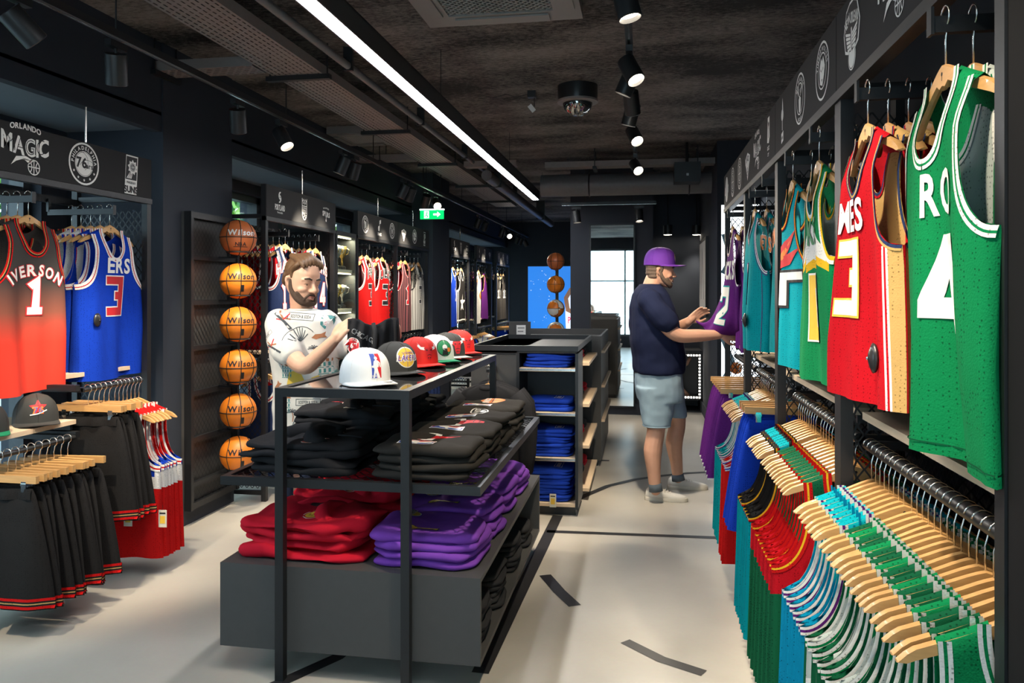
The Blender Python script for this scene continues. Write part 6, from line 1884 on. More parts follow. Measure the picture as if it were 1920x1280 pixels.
for s, (z, n, kind) in enumerate(((.995, 2, 'h'), (.695, 3, 't'), (.39, 4, 'h'), (.085, 5, 'h'))):
    for i in range(n):
        me = (BH if kind == 'h' else BT)[(i + s) % 3]; hh = .045 if kind == 'h' else .026
        top = i == n - 1
        lab = 'folded royal blue ' + ('hoodie' if kind == 'h' else 'tee') + (' with white boxed lettering on top' if top else ', ' + ORD[i] + ' from the bottom') + ' on the ' + ['highest', 'second', 'third', 'lowest'][s] + ' end shelf'
        fold_at('folded_hoodie' if kind == 'h' else 'folded_tee', 'folded hoodie' if kind == 'h' else 'folded tee', lab, 'blue garments on the end shelves', me, -.64 + random.uniform(-.01, .01), GY0 + .18, z + .001 + i * hh, random.uniform(-.05, .05), [(SIX.moved(0, 0, 1, pi / 2), .06, -.02, .10, 'f')] if top else ())
swing_tag(Vector((-.60, GY0 - .004, .15)), 0, 'small price card at the lowest blue shelf')
DK = [folded_mesh(.30, .27, .05, H_GREY, 2, 220, .012), folded_mesh(.30, .27, .05, H_RED, 2, 221, .012)]
for s, z in enumerate((1.0, .70, .40, .09)):
    for k, y in enumerate((5.78, 6.1, 6.4)):
        fold_at('folded_sweatshirt', 'folded sweatshirt', 'folded ' + ['dark grey', 'red'][(s + k) % 2] + ' sweatshirt on the ' + ['highest', 'second', 'third', 'lowest'][s] + ' side shelf, ' + ORD[k] + ' from the blue end', 'sweatshirts on the side shelves', DK[(s + k) % 2], -.60, y, z + .001, pi / 2)
MB().bb(-1.01, -.99, GY0 - .24, GY0 + .02, .985, 1.005, BLACK).build('display_arm', t)
for i in range(3):
    hung_top('black hooded top on the unit end, ' + ORD[i] + ' on its arm', (-1.0, GY0 - .22 + .075 * i, 1.005), 0, H_BLACK, 'black tops hanging on the unit end')
# second unit behind, sign board, hanging tops seen in the mirror
t = thing('gondola', 'black counter unit with raised rim behind the blue hoodie shelves', 'shelving unit', (0, 0, 0))
MB().bb(-1.20, -.36, 6.70, 8.10, .05, 1.07, PANEL).build('core', t); MB().bb(-1.17, -.39, 6.73, 8.07, 0, .05, BLACK).build('plinth', t)
for q in ((-1.20, -.36, 6.70, 6.72), (-1.20, -.36, 8.08, 8.10), (-1.20, -1.18, 6.72, 8.08), (-.38, -.36, 6.72, 8.08)):
    MB().bb(q[0], q[1], q[2], q[3], 1.07, 1.13, PANEL).build('top_rim', t)
for z in (1.0, .7, .4): MB().bb(-.36, -.33, 6.75, 8.05, z - .02, z, PWOOD).build('side_shelf', t)
MB().bb(-.79, -.77, 8.10, 8.36, 1.0, 1.02, BLACK).build('display_arm', t)
for i in range(2):
    hung_top('black long sleeved top facing the mirror, ' + ORD[i] + ' on its arm', (-.78, 8.33 - .08 * i, 1.022), pi, H_BLACK, 'black tops facing the mirror', Flat().text('ROYALS', 0, 0, .3, GOLDP, tilt=.1).disc(0, .5, .16, GOLDP) if i == 0 else None, .2)
t = thing('sign_board', 'small dark sign board with a white notice on the counter', 'sign board', (-1.06, 6.62, 1.075))
MB().box((0, 0, .08), (.19, .012, .20), PANEL, Matrix.Rotation(.25, 3, 'Z')).build('board', t)
R = Matrix.Rotation(.25, 3, 'Z')
Flat().rect(-.03, .05, .05, .15, WHITEP).up().rect(-.02, .12, .04, .13, GREYP).rect(-.02, .09, .03, .1, GREYP).panel('notice', t, (0, 0, 0) + Vector((0, 0, 0)) if False else R @ Vector((0, -.007, 0)), R @ Vector((1, 0, 0)), (0, 0, 1))
# ================================================================== people
CR = Vector((cos(YAW), sin(YAW), 0)); CF = Vector((-sin(YAW), cos(YAW), 0)); UPV = Vector((0, 0, 1))

def ball_into(mb, c, r, m, n=12):
    rx, ry, rz = r if isinstance(r, (tuple, list)) else (r, r, r)
    rings = []
    for i in range(n // 2 + 1):
        b = pi * (i / (n // 2)) * .98 + .03
        rings.append([(c[0] + rx * sin(b) * cos(2 * pi * j / n), c[1] + ry * sin(b) * sin(2 * pi * j / n), c[2] + rz * cos(b)) for j in range(n)])
    mb.loft(rings, m)
def limb(mb, pts, rs, m, n=12):
    """rounded tapering tube through points"""
    pts = [Vector(p) for p in pts]; P = []; R = []
    for i in range(len(pts) - 1):
        p0 = pts[max(i - 1, 0)]; p1 = pts[i]; p2 = pts[i + 1]; p3 = pts[min(i + 2, len(pts) - 1)]
        for k in range(5):
            t = k / 5
            P.append(.5 * ((2 * p1) + (p2 - p0) * t + (2 * p0 - 5 * p1 + 4 * p2 - p3) * t * t + (3 * p1 - p0 - 3 * p2 + p3) * t ** 3)); R.append(rs[i] + (rs[i + 1] - rs[i]) * t)
    P.append(pts[-1]); R.append(rs[-1])
    d0 = (P[0] - P[1]).normalized(); d1 = (P[-1] - P[-2]).normalized()
    A = [P[0] + d0 * R[0] * q for q in (.97, .7)]; AR = [R[0] * .25, R[0] * .72]
    B = [P[-1] + d1 * R[-1] * q for q in (.7, .97)]; BR_ = [R[-1] * .72, R[-1] * .25]
    mb.tube(A + P + B, AR + R + BR_, m, n)
def pring(y, xb, xf, hw, D, e=2.4, n=24, off=0.0):
    """ellipse ring from pixel extents at depth D"""
    a = (xf - xb) / 2 / FPX * D; c = W((xb + xf) / 2, y, D); out = []
    for k in range(n):
        q = 2 * pi * k / n; cx, sx = cos(q), sin(q)
        u = (abs(cx) ** (2 / e)) * (1 if cx >= 0 else -1) * a; v = (abs(sx) ** (2 / e)) * (1 if sx >= 0 else -1) * hw
        p = W((xb + xf) / 2, y, D) + CR * u + CF * (v + off)
        out.append(tuple(p))
    return out
def blob(name, mb, m, voxel, it=4, parent=None, root=Vector((0, 0, 0)), wr=0.0):
    me = bpy.data.meshes.new(name); me.from_pydata(mb.v, [], mb.f)
    bm = bmesh.new(); bm.from_mesh(me); bmesh.ops.recalc_face_normals(bm, faces=bm.faces); bm.to_mesh(me); bm.free()
    o = bpy.data.objects.new('tmp', me); COL.objects.link(o)
    md = o.modifiers.new('r', 'REMESH'); md.mode = 'VOXEL'; md.voxel_size = voxel
    if it:
        sm = o.modifiers.new('s', 'SMOOTH'); sm.factor = .5; sm.iterations = it
    dg = bpy.context.evaluated_depsgraph_get(); dg.update()
    nm = bpy.data.meshes.new_from_object(o.evaluated_get(dg))
    bpy.data.objects.remove(o); bpy.data.meshes.remove(me)
    nm.name = name; nm.materials.clear(); nm.materials.append(m)
    nm.transform(Matrix.Translation(-root))
    if wr: wrinkle(nm, wr, 7, 17, len(name))
    nm.polygons.foreach_set('use_smooth', [True] * len(nm.polygons)); nm.polygons.foreach_set('material_index', [0] * len(nm.polygons))
    return link(name, nm, parent)

def hand(mb, wrist, fdir, pnorm, curl, size, m, thumb=1, tcurl=.5, spread=.06):
    """palm and five fingers; curl = list of bends (radians per joint) for the four fingers"""
    f = Vector(fdir).normalized(); n = Vector(pnorm); n = (n - f * n.dot(f)).normalized(); l = f.cross(n).normalized() * thumb
    w = Vector(wrist); S = size / .19
    limb(mb, [w - f * .02 * S, w + f * .03 * S], [.026 * S, .027 * S], m)
    lens = [(.044, .026, .021), (.048, .030, .022), (.045, .028, .021), (.036, .021, .019)]
    for i in range(4):
        o = (1.5 - i) * .0195 * S
        base = w + f * (.088 - .004 * abs(i - 1)) * S + l * o
        limb(mb, [w + f * .015 * S + l * o * .75, base], [.015 * S, .0115 * S], m, 10)
        d = (f + l * (1.5 - i) * spread).normalized(); p = base; pts = [p]; c = 0
        for k, sg in enumerate(lens[i]):
            c += curl[i] if not isinstance(curl[i], (list, tuple)) else curl[i][k]
            q = d * cos(c) + n * sin(c); p = p + q * sg * S; pts.append(p)
        limb(mb, pts, [.0098 * S, .0092 * S, .0086 * S, .0074 * S], m, 10)
    tb = w + f * .022 * S + l * .026 * S
    p1 = tb + (f * .75 + l * .62 + n * .25).normalized() * .042 * S
    p2 = p1 + (f * .85 + l * (.45 - tcurl * .6) + n * (.2 + tcurl * .6)).normalized() * .032 * S
    p3 = p2 + (f * .85 + l * (.1 - tcurl * .6) + n * (.2 + tcurl * .9)).normalized() * .026 * S
    limb(mb, [w + f * .008 * S + l * .012 * S, tb, p1, p2, p3], [.018 * S, .017 * S, .0125 * S, .0105 * S, .0085 * S], m, 10)

def head_into(mb, M, m):
    """head facing local -y; M = world matrix"""
    rings = []
    for z, hw, f, b in ((.122, .022, -.02, .03), (.112, .048, -.055, .07), (.09, .064, -.080, .09), (.05, .074, -.093, .099), (.015, .0755, -.0935, .1), (-.012, .075, -.089, .098), (-.035, .073, -.091, .090), (-.06, .067, -.092, .07), (-.085, .056, -.090, .035), (-.103, .042, -.086, -.005), (-.116, .022, -.074, -.03)):
        cy = (f + b) / 2; ry = (b - f) / 2
        rings.append([tuple(M @ Vector((hw * (abs(cos(a)) ** .85) * (1 if cos(a) >= 0 else -1), cy + ry * (abs(sin(a)) ** .92) * (1 if sin(a) >= 0 else -1), z))) for a in [2 * pi * k / 24 for k in range(24)]])
    mb.loft(rings, m)
    T = lambda *p: tuple(M @ Vector(p))
    limb(mb, [T(0, -.088, .012), T(0, -.102, -.012), T(0, -.113, -.032)], [.008, .0095, .0125], m, 10)
    for s in (-1, 1):
        limb(mb, [T(s * .012, -.098, -.036), T(s * .008, -.104, -.036)], [.008, .008], m, 8)
        limb(mb, [T(s * .012, -.089, .020), T(s * .034, -.087, .024), T(s * .054, -.074, .018)], [.007, .0085, .006], m, 8)
        limb(mb, [T(s * .035, -.074, -.03), T(s * .05, -.062, -.035)], [.016, .016], m, 8)
        limb(mb, [T(s * .076, .005, .018), T(s * .087, .018, .012), T(s * .085, .016, -.012), T(s * .077, .004, -.03)], [.008, .009, .008, .007], m, 8)
        limb(mb, [T(s * .018, -.084, .006), T(s * .031, -.0865, .0075), T(s * .045, -.080, .005)], [.0060, .0075, .0055], m, 8)
        limb(mb, [T(s * .019, -.082, -.011), T(s * .031, -.083, -.0125), T(s * .044, -.077, -.010)], [.005, .0055, .005], m, 8)
    limb(mb, [T(-.018, -.092, -.07), T(0, -.0965, -.072), T(.018, -.092, -.07)], [.005, .007, .005], m, 8)
def face_parts(root, rl_, M, beardm, browm, blink=.5, moustache=True, open_eyes=True):
    T = lambda *p: Vector(M @ Vector(p)) - rl_
    EYEW = mat('eye white', (0.72, 0.70, 0.67), .2); EYEI = mat('eye iris brown', (0.05, 0.03, 0.02), .15); LIP = mat('lip', (0.45, 0.17, 0.13), .45)
    for s in (-1, 1):
        a = MB(); ball_into(a, T(s * .031, -.0755, -.001), .0105, EYEW); e = a.build('eye', root, smooth=True)
        b = MB(); ball_into(b, T(s * .031, -.0818, -.004), (.0056, .0056, .0056), EYEI); b.build('iris', e, smooth=True)
        MB().tube([T(s * .014, -.0955, .023), T(s * .032, -.0965, .030), T(s * .052, -.083, .025)], [.004, .0055, .003], browm, 6).build('eyebrow', root, smooth=True)
    MB().tube([T(-.021, -.0925, -.0665), T(-.008, -.0985, -.064), T(0, -.0985, -.0655), T(.008, -.0985, -.064), T(.021, -.0925, -.0665)], [.0025, .0042, .0042, .0042, .0025], LIP, 8).tube([T(-.018, -.0925, -.0715), T(0, -.0985, -.0745), T(.018, -.0925, -.0715)], [.0025, .0055, .0025], LIP, 8).build('lips', root, smooth=True)
    if beardm:
        mb = MB(); G = lambda *p: tuple(M @ Vector(p))
        for s in (-1, 1):
            limb(mb, [G(s * .073, .0, .0), G(s * .071, -.012, -.04), G(s * .060, -.045, -.078), G(s * .036, -.072, -.100), G(0, -.081, -.106)], [.011, .014, .016, .017, .018], beardm, 8)
            limb(mb, [G(s * .057, -.052, -.055), G(s * .035, -.078, -.088)], [.012, .012], beardm, 8)
            limb(mb, [G(0, -.0975, -.054), G(s * .018, -.094, -.057), G(s * .030, -.084, -.076)], [.0055, .006, .0065], beardm, 8)
        limb(mb, [G(-.015, -.088, -.094), G(.015, -.088, -.094)], [.011, .011], beardm, 8)
        blob('beard', mb, beardm, .0035, 2, root, rl_)

def shoe(root, rl_, heel, d, m, sole, lace, L=.30):
    """heel point on the floor, d = forward direction"""
    d = Vector(d).normalized(); s = Vector((-d.y, d.x, 0)); H = Vector(heel)
    T = lambda x, y, z: tuple(H + d * x + s * y + UPV * z - rl_)
    up = MB(); rings = []
    for x, w, h in ((0, .016, .05), (.008, .03, .078), (.03, .037, .098), (.07, .039, .100), (.105, .040, .092), (.14, .043, .076), (.19, .049, .060), (.24, .046, .050), (.275, .034, .042), (.295, .012, .034)):
        rings.append([T(x, w * cos(a), .022 + (h - .022) * max(0, sin(a)) ** .8 if sin(a) > 0 else .020) for a in [2 * pi * k / 18 for k in range(18)]])
    up.loft(rings, m); o = up.build('shoe', root, smooth=True)
    so = MB(); out = []
    for x, w in ((-.004, .014), (.0, .028), (.02, .038), (.07, .04), (.12, .041), (.19, .05), (.25, .047), (.285, .034), (.302, .012)):
        out.append((x, w))
    loop = [(x, w) for x, w in out] + [(x, -w) for x, w in reversed(out)]
    so.loft([[T(x, y * k, z) for x, y in loop] for z, k in ((.0, .97), (.004, 1.0), (.026, 1.0), (.028, .96))], sole); so.build('sole', o, smooth='auto')
    for i in range(5):
        x = .105 + .019 * i; z = .094 - .0075 * i
        MB().tube([T(x - .004, -.03, z - .016), T(x, -.014, z + .002), T(x, .014, z + .002), T(x + .004, .03, z - .016)], .0028, lace, 5).build('lace', o, smooth=True)
    MB().tube([T(.1, .0, .098), T(.095, .03, .10), T(.11, .045, .085)], .0026, lace, 5).tube([T(.1, .0, .098), T(.095, -.03, .10), T(.11, -.045, .085)], .0026, lace, 5).build('lace_bow', o, smooth=True)

# ------------------------------------------------------------------ shopper in the navy tee
D2 = 5.62
S_NAVY = cloth('navy cotton', (0.012, 0.016, 0.042), .1); S_SHORT = cloth('washed blue cotton', (0.25, 0.34, 0.40), .15); S_SHOE = mat('white leather', (0.66, 0.62, 0.55), .5, kind='n', scale=25, amt=.06); S_SOLE = mat('off white rubber', (0.60, 0.55, 0.46), .6, kind='n', scale=40, amt=.06)
BEARD2 = mat('grey brown beard', (0.10, 0.065, 0.045), .8, kind='n', scale=140, amt=.5, bump=.4); BROW = mat('dark brow', (0.03, 0.02, 0.014), .8)
r2 = Vector((W(1245, 935, 5.6).x, W(1245, 935, 5.6).y, 0))
man2 = thing('person', 'bearded shopper in navy tee, blue shorts and purple cap holding a purple jersey', 'person', tuple(r2))
mb = MB()
mb.loft([pring(*q, D2) for q in ((536, 1206, 1234, .07), (548, 1194, 1246, .15), (575, 1188, 1258, .20), (620, 1189, 1268, .205), (660, 1194, 1272, .205), (700, 1196, 1272, .20), (730, 1200, 1270, .19))], SKIN2)
limb(mb, [W(1219, 552, D2), W(1222, 535, D2), W(1230, 515, D2)], [.070, .064, .062], SKIN2, 16)
HM2 = Matrix.Translation(W(1237, 508, D2)) @ Matrix.Rotation(pi / 2 + YAW - .12, 4, 'Z') @ Matrix.Rotation(.06, 4, 'X')
head_into(mb, HM2, SKIN2)
# legs
N_, F_ = 5.52, 5.80
limb(mb, [W(1232, 715, 5.53), W(1230, 770, 5.53), W(1230, 806, 5.52), W(1224, 845, 5.52), W(1226, 885, 5.515), W(1229, 918, 5.51)], [.105, .088, .064, .066, .048, .040], SKIN2, 16)
limb(mb, [W(1252, 715, 5.74), W(1262, 760, 5.77), W(1270, 792, 5.79), W(1264, 830, 5.80), W(1268, 865, 5.82), W(1271, 896, 5.83)], [.105, .085, .062, .064, .047, .038], SKIN2, 16)
# near arm: shoulder, elbow, wrist
limb(mb, [W(1219, 566, 5.42), W(1240, 598, 5.37), W(1268, 627, 5.36), W(1310, 629, 5.38), W(1350, 627, 5.40)], [.062, .057, .050, .045, .030], SKIN2, 14)
hand(mb, W(1352, 627, 5.40), CR * 1 + UPV * -.10, -UPV * .4 + CF * .9, [(.35, .7, .5), (.3, .6, .5), (.25, .6, .5), (.25, .6, .5)], .185, SKIN2, thumb=-1, tcurl=.5)
# far arm
limb(mb, [W(1222, 566, 5.82), W(1248, 596, 5.86), W(1270, 612, 5.85), W(1284, 607, 5.78), W(1294, 600, 5.74)], [.062, .056, .048, .040, .030], SKIN2, 14)
hand(mb, W(1293, 601, 5.74), CR * .75 + UPV * .62, -UPV * .3 - CF * .8, [(.25, .5, .4)] * 4, .18, SKIN2, thumb=1, tcurl=.4)
blob('body', mb, SKIN2, .0052, 3, man2, r2)
face_parts(man2, r2, HM2, BEARD2, BROW)
mb = MB(); T = lambda *p: tuple(HM2 @ Vector(p))
for dz in (.03, .005, -.02, -.045):
    limb(mb, [T(-.066, .035, dz), T(-.056, .062, dz), T(-.03, .083 - (.012 if dz < -.03 else 0), dz), T(.03, .083 - (.012 if dz < -.03 else 0), dz), T(.056, .062, dz), T(.066, .035, dz)], [.014, .016, .017, .017, .016, .014], BEARD2, 10)
for s in (-1, 1): limb(mb, [T(s * .07, .03, .045), T(s * .072, -.005, .03), T(s * .073, -.008, .0)], [.018, .016, .012], BEARD2, 8)
limb(mb, [T(0, .082, .03), T(0, .075, .06)], [.024, .026], BEARD2)
blob('hair', mb, BEARD2, .005, 2, man2, r2)
# purple cap, worn
cr, seams, br, bt = cap_mesh_parts(K_P, K_P)
cp = Matrix.Translation(W(1236.5, 498, D2) - r2) @ Matrix.Rotation(pi / 2 + YAW - .12, 4, 'Z') @ Matrix.Rotation(.05, 4, 'X') @ Matrix.Scale(.97, 4)
for me in [cr, br, bt] + seams: me.transform(cp)
c = link('cap', cr, man2); link('brim', br, c); link('button', bt, c)
for s in seams: link('seam', s, c)
fw = (cp.to_3x3() @ Vector((0, -1, 0))).normalized()
lg_lakers().moved(0, 0, .075).project('emblem', c, bvh_of(cr), cp @ Vector((0, -.15, .065)), (cp.to_3x3() @ Vector((1, 0, 0))).normalized(), UPV, eps=.002, step=.015, dist=.6)
# tee
mb = MB()
mb.loft([pring(*q, D2, 2.3) for q in ((533, 1199, 1237, .075), (541, 1191, 1246, .135), (552, 1185, 1254, .19), (575, 1181, 1264, .225), (605, 1180, 1272, .235), (640, 1182, 1280, .235), (668, 1186, 1284, .232), (688, 1188, 1283, .226), (698, 1190, 1281, .222))], S_NAVY)
limb(mb, [W(1217, 562, 5.44), W(1236, 588, 5.375), W(1250, 603, 5.36)], [.088, .086, .084], S_NAVY, 14)
limb(mb, [W(1222, 562, 5.80), W(1240, 586, 5.86), W(1252, 598, 5.87)], [.088, .084, .08], S_NAVY, 14)
blob('tee', mb, S_NAVY, .010, 3, man2, r2, .009)
MB().tube([Vector(p) - r2 for p in pring(534, 1200, 1238, .078, D2)], .006, S_NAVY, 6, closed=True).build('collar', man2, smooth=True)
# shorts
mb = MB()
mb.loft([pring(*q, D2) for q in ((688, 1191, 1277, .205), (705, 1191, 1278, .21), (735, 1192, 1281, .215), (750, 1196, 1280, .21))], S_SHORT)
mb.loft([pring(*q, 5.53) for q in ((725, 1194, 1268, .12), (760, 1199, 1262, .118), (797, 1206, 1256, .105))], S_SHORT)
mb.loft([pring(*q, 5.75) for q in ((725, 1208, 1281, .12), (755, 1226, 1284, .115), (781, 1240, 1288, .10))], S_SHORT)
blob('shorts', mb, S_SHORT, .009, 2, man2, r2, .009)
MB().tube([Vector(p) - r2 for p in pring(797, 1206, 1256, .105, 5.53)], .005, S_SHORT, 5, closed=True).build('hem', man2, smooth=True)
SOCK = cloth('grey sock', (0.10, 0.12, 0.14), .2)
for p, q in (((1228, 906, 5.51), (1230, 920, 5.51)), ((1270, 888, 5.83), (1272, 900, 5.83))):
    MB().tube([W(*p) - r2, W(*q) - r2], [.046, .05], SOCK, 14).build('sock', man2, smooth=True)
h1 = on_z(1210, 936, 0); h2 = on_z(1252, 915, 0)
shoe(man2, r2, h1, CR + CF * -.20, S_SHOE, S_SOLE, S_SHOE, .3)
shoe(man2, r2, h2, CR + CF * -.12, S_SHOE, S_SOLE, S_SHOE, .3)

# purple jersey pulled towards him from the last rack
J = Jersey(C_PURPLE, th=.03, amp=.012, seed=31, length=.82)
hp = rpt(ro(3), RZ, .42, .01, RARM + .012)
hA = W(1300, 600, 5.62); hB = W(1389, 628, 5.36)
def pull(p):
    x, y, z = p
    R = Matrix.Rotation(RZ, 3, 'Z'); o = hp + R @ Vector((x, y, z))
    t = min(1, max(0, (-.30 - z) / .62)); t = t ** 1.25
    u = min(1, max(0, (x / .265 + 1) / 2))
    T_ = hA.lerp(hB, u) + Vector((0, 0, -.035 * sin(pi * u))) + (R @ Vector((0, y, 0))) * .8 + CF * .03 * sin(9 * u)
    return o.lerp(T_, t)
bm_ = J.grid(); bm_.v = [tuple(pull(v) - hp) for v in bm_.v]
o = tag(bm_.build('basketball_jersey', None, tuple(hp), smooth=True, weld=True), 'purple jersey with white number two being pulled out by the shopper', 'jersey')
for k_, m_ in J.trim(bands((.008, C_WHITE), (.005, C_RED), (.006, C_WHITE)), bands((.008, C_WHITE), (.006, C_PURPLE))).items():
    m_.v = [tuple(pull(v) - hp) for v in m_.v]; m_.build(k_.rstrip('-1'), o, fixn=False)
for nm, f in (('number', Flat().digits('2', 0, -.68, .24, WHITEP, TEALP)), ('lettering', Flat().text('BUCKS', 0, -.40, .11, WHITEP, off=.04, sx=.85))):
    me = J.print(f)
    for v in me.vertices: v.co = pull(v.co) - hp
    link(nm, me, o)
hanger(tuple(hp), RZ, 'wooden hanger of the purple jersey being pulled out', None)
for i in range(3):
    p = rpt(ro(3), RZ, .42, .07 + .06 * i, RARM + .012)
    put_jersey(S['tor'], tuple(p), RZ, 'purple jersey left hanging, ' + ORD[i + 1] + ' on the last right arm', 'purple jerseys on the last right arm')

# ------------------------------------------------------------------ shopper in the printed tee
D1 = 4.05
S_WT = cloth('printed white cotton', (0.62, 0.61, 0.57), .1); S_JEAN = cloth('dark denim', (0.03, 0.04, 0.07), .2); HAIR1 = mat('brown hair', (0.105, 0.052, 0.021), .55, kind='wood', scale=9, amt=.5, bump=.5); BEARD1 = mat('dark brown beard', (0.055, 0.030, 0.018), .8, kind='n', scale=160, amt=.5, bump=.4)
r1 = Vector((W(568, 1030, D1).x, W(568, 1030, D1).y, 0))
man1 = thing('person', 'young bearded shopper in a white printed tee holding up a black hooded top', 'person', tuple(r1))
mb = MB()
mb.loft([pring(*q, D1) for q in ((584, 548, 590, .07), (592, 528, 608, .10), (610, 516, 620, .115), (660, 518, 624, .12), (740, 524, 622, .12), (800, 522, 612, .125), (850, 522, 606, .12))], SKIN)
HM1 = Matrix.Translation(W(567, 527, D1 - .02)) @ Matrix.Rotation(radians(61), 4, 'Z') @ Matrix.Rotation(.20, 4, 'X') @ Matrix.Rotation(.04, 4, 'Y')
limb(mb, [W(566, 600, D1 + .03), W(566, 578, D1 + .02), W(564, 550, D1 + .01)], [.068, .060, .060], SKIN, 16)
head_into(mb, HM1, SKIN)
for a, b in (((546, 860), (546, 1010)), ((588, 860), (584, 1012))):
    limb(mb, [W(a[0], a[1] - 30, D1), W((a[0] + b[0]) / 2, (a[1] + b[1]) / 2, D1), W(b[0], b[1], D1), W(b[0], 1070, D1)], [.085, .065, .055, .045], SKIN, 12)
limb(mb, [W(527, 612, 3.96), W(540, 655, 3.88), W(570, 686, 3.80), W(600, 664, 3.76), W(628, 636, 3.73)], [.056, .052, .044, .038, .027], SKIN, 14)
hand(mb, W(627, 637, 3.73), CR * .62 + UPV * .75 - CF * .05, CF * .75 + CR * .75, [(.5, .9, .6), (.55, 1.0, .7), (.6, 1.0, .7), (.65, 1.0, .7)], .18, SKIN, thumb=1, tcurl=.5)
limb(mb, [W(610, 612, 4.14), W(650, 650, 4.12), W(690, 668, 4.02), W(718, 670, 3.88), W(735, 655, 3.80)], [.056, .052, .044, .038, .027], SKIN, 14)
hand(mb, W(735, 656, 3.80), CR * .35 + UPV * .9, -CR * .9 + CF * .2, [(.5, .9, .6)] * 4, .18, SKIN, thumb=-1, tcurl=.5)
blob('body', mb, SKIN, .0050, 3, man1, r1)
face_parts(man1, r1, HM1, BEARD1, BROW)
mb = MB(); T = lambda *p: tuple(HM1 @ Vector(p))
q = MB(); ball_into(q, (0, .025, .052), (.083, .092, .086), HAIR1, 20); mb.add([T(*v) for v in q.v], q.f, HAIR1)
for k in range(7):
    x = -.062 + .0207 * k
    limb(mb, [T(x * .8, .05, .120), T(x * .88, -.015, .136 - .026 * abs(k - 3) / 3), T(x * .95, -.052, .124 - .022 * abs(k - 3) / 3), T(x * .97, -.072, .100 - .006 * abs(k - 3))], [.018, .020, .015, .006], HAIR1, 10)
for s in (-1, 1):
    limb(mb, [T(s * .07, -.03, .085), T(s * .073, .0, .055), T(s * .074, -.004, .02)], [.018, .017, .009], HAIR1, 8)
    limb(mb, [T(s * .06, .06, .02), T(s * .045, .085, -.02)], [.022, .02], HAIR1, 8)
limb(mb, [T(-.03, .09, -.03), T(.03, .09, -.03)], [.02, .02], HAIR1, 8)
blob('hair', mb, HAIR1, .004, 2, man1, r1, .003)
mb = MB()
mb.loft([pring(*q, D1) for q in ((579, 544, 592, .078), (586, 526, 612, .105), (600, 512, 624, .13), (630, 508, 631, .14), (680, 511, 634, .14), (740, 514, 636, .138), (790, 514, 634, .138), (806, 514, 630, .136))], S_WT)
limb(mb, [W(524, 606, 3.98), W(531, 640, 3.91), W(541, 658, 3.87)], [.076, .077, .078], S_WT, 14)
limb(mb, [W(612, 606, 4.12), W(634, 636, 4.13), W(645, 648, 4.12)], [.074, .076, .078], S_WT, 14)
tee1 = blob('tee', mb, S_WT, .009, 3, man1, r1, .009)
MB().tube([Vector(p) - r1 for p in pring(580, 545, 592, .08, D1)], .006, S_WT, 6, closed=True).build('collar', man1, smooth=True)
# printed motifs
INK = mat('dark ink print', (0.05, 0.06, 0.07), .8); INKT = mat('teal ink print', (0.05, 0.22, 0.22), .8); INKY = mat('mustard ink print', (0.62, 0.43, 0.06), .8); INKB = mat('brown ink print', (0.36, 0.15, 0.07), .8)
def mo_shell():
    f = Flat()
    for k in range(8):
        a = .35 + 2.4 * k / 7
        f.stroke([(0, -.4), (.25 * cos(a), -.4 + .4 * sin(a)), (.5 * cos(a), -.4 + .85 * sin(a))], .045, INK)
    return f.ring(0, -.4, .82, .86, INK, 16, .35, 2.75)
def mo_palm():
    f = Flat().stroke([(0, -.5), (.06, -.1), (.0, .2)], .06, INKB)
    for a in (.2, .8, 1.4, 2.0, 2.6, 3.1, -.2):
        f.stroke([(0, .2), (.22 * cos(a), .2 + .24 * sin(a)), (.42 * cos(a), .15 + .28 * sin(a))], .06, INK)
    return f
def mo_box(w='SCOTCH & SODA'):
    f = Flat().stroke([(-.5, -.13), (.5, -.13), (.5, .13), (-.5, .13), (-.5, -.13)], .02, INK)
    return f.text(w, 0, -.06, .17, INK, sx=.55)
def mo_house():
    f = Flat()
    for i in range(3):
        f.stroke([(-.4, -.5 + .33 * i), (.4, -.5 + .33 * i)], .04, INKT)
        for k in range(4): f.rect(-.36 + .2 * k, -.44 + .33 * i, -.26 + .2 * k, -.24 + .33 * i, INKT)
    return f.poly([(-.45, .45), (.45, .45), (.3, .6), (-.3, .6)], INKB)
def mo_yel(): return Flat().poly([(-.3, -.5), (.25, -.45), (.35, .1), (.2, .5), (-.2, .45), (-.35, 0)], INKY)
def mo_shield(): return Flat().poly([(-.35, .4), (.35, .4), (.3, -.2), (0, -.5), (-.3, -.2)], INKT).up().poly([(-.2, .3), (.2, .3), (.15, -.1), (0, -.3), (-.15, -.1)], WHITEP).rect(-.04, -.2, .04, .25, RED)
def mo_fish(): return Flat().poly([(-.5, 0), (-.2, .2), (.2, .15), (.5, .25), (.4, 0), (.5, -.2), (.2, -.12), (-.2, -.18)], INKB)
def mo_bird(): return Flat().stroke([(-.4, .4), (-.1, .1), (.1, -.1), (.4, -.5)], .1, INK).stroke([(-.2, .5), (.0, .1), (.35, .0)], .07, INKB).stroke([(-.3, .1), (.0, .0), (.3, .3)], .06, RED)
bv1 = bvh_of(tee1.data)
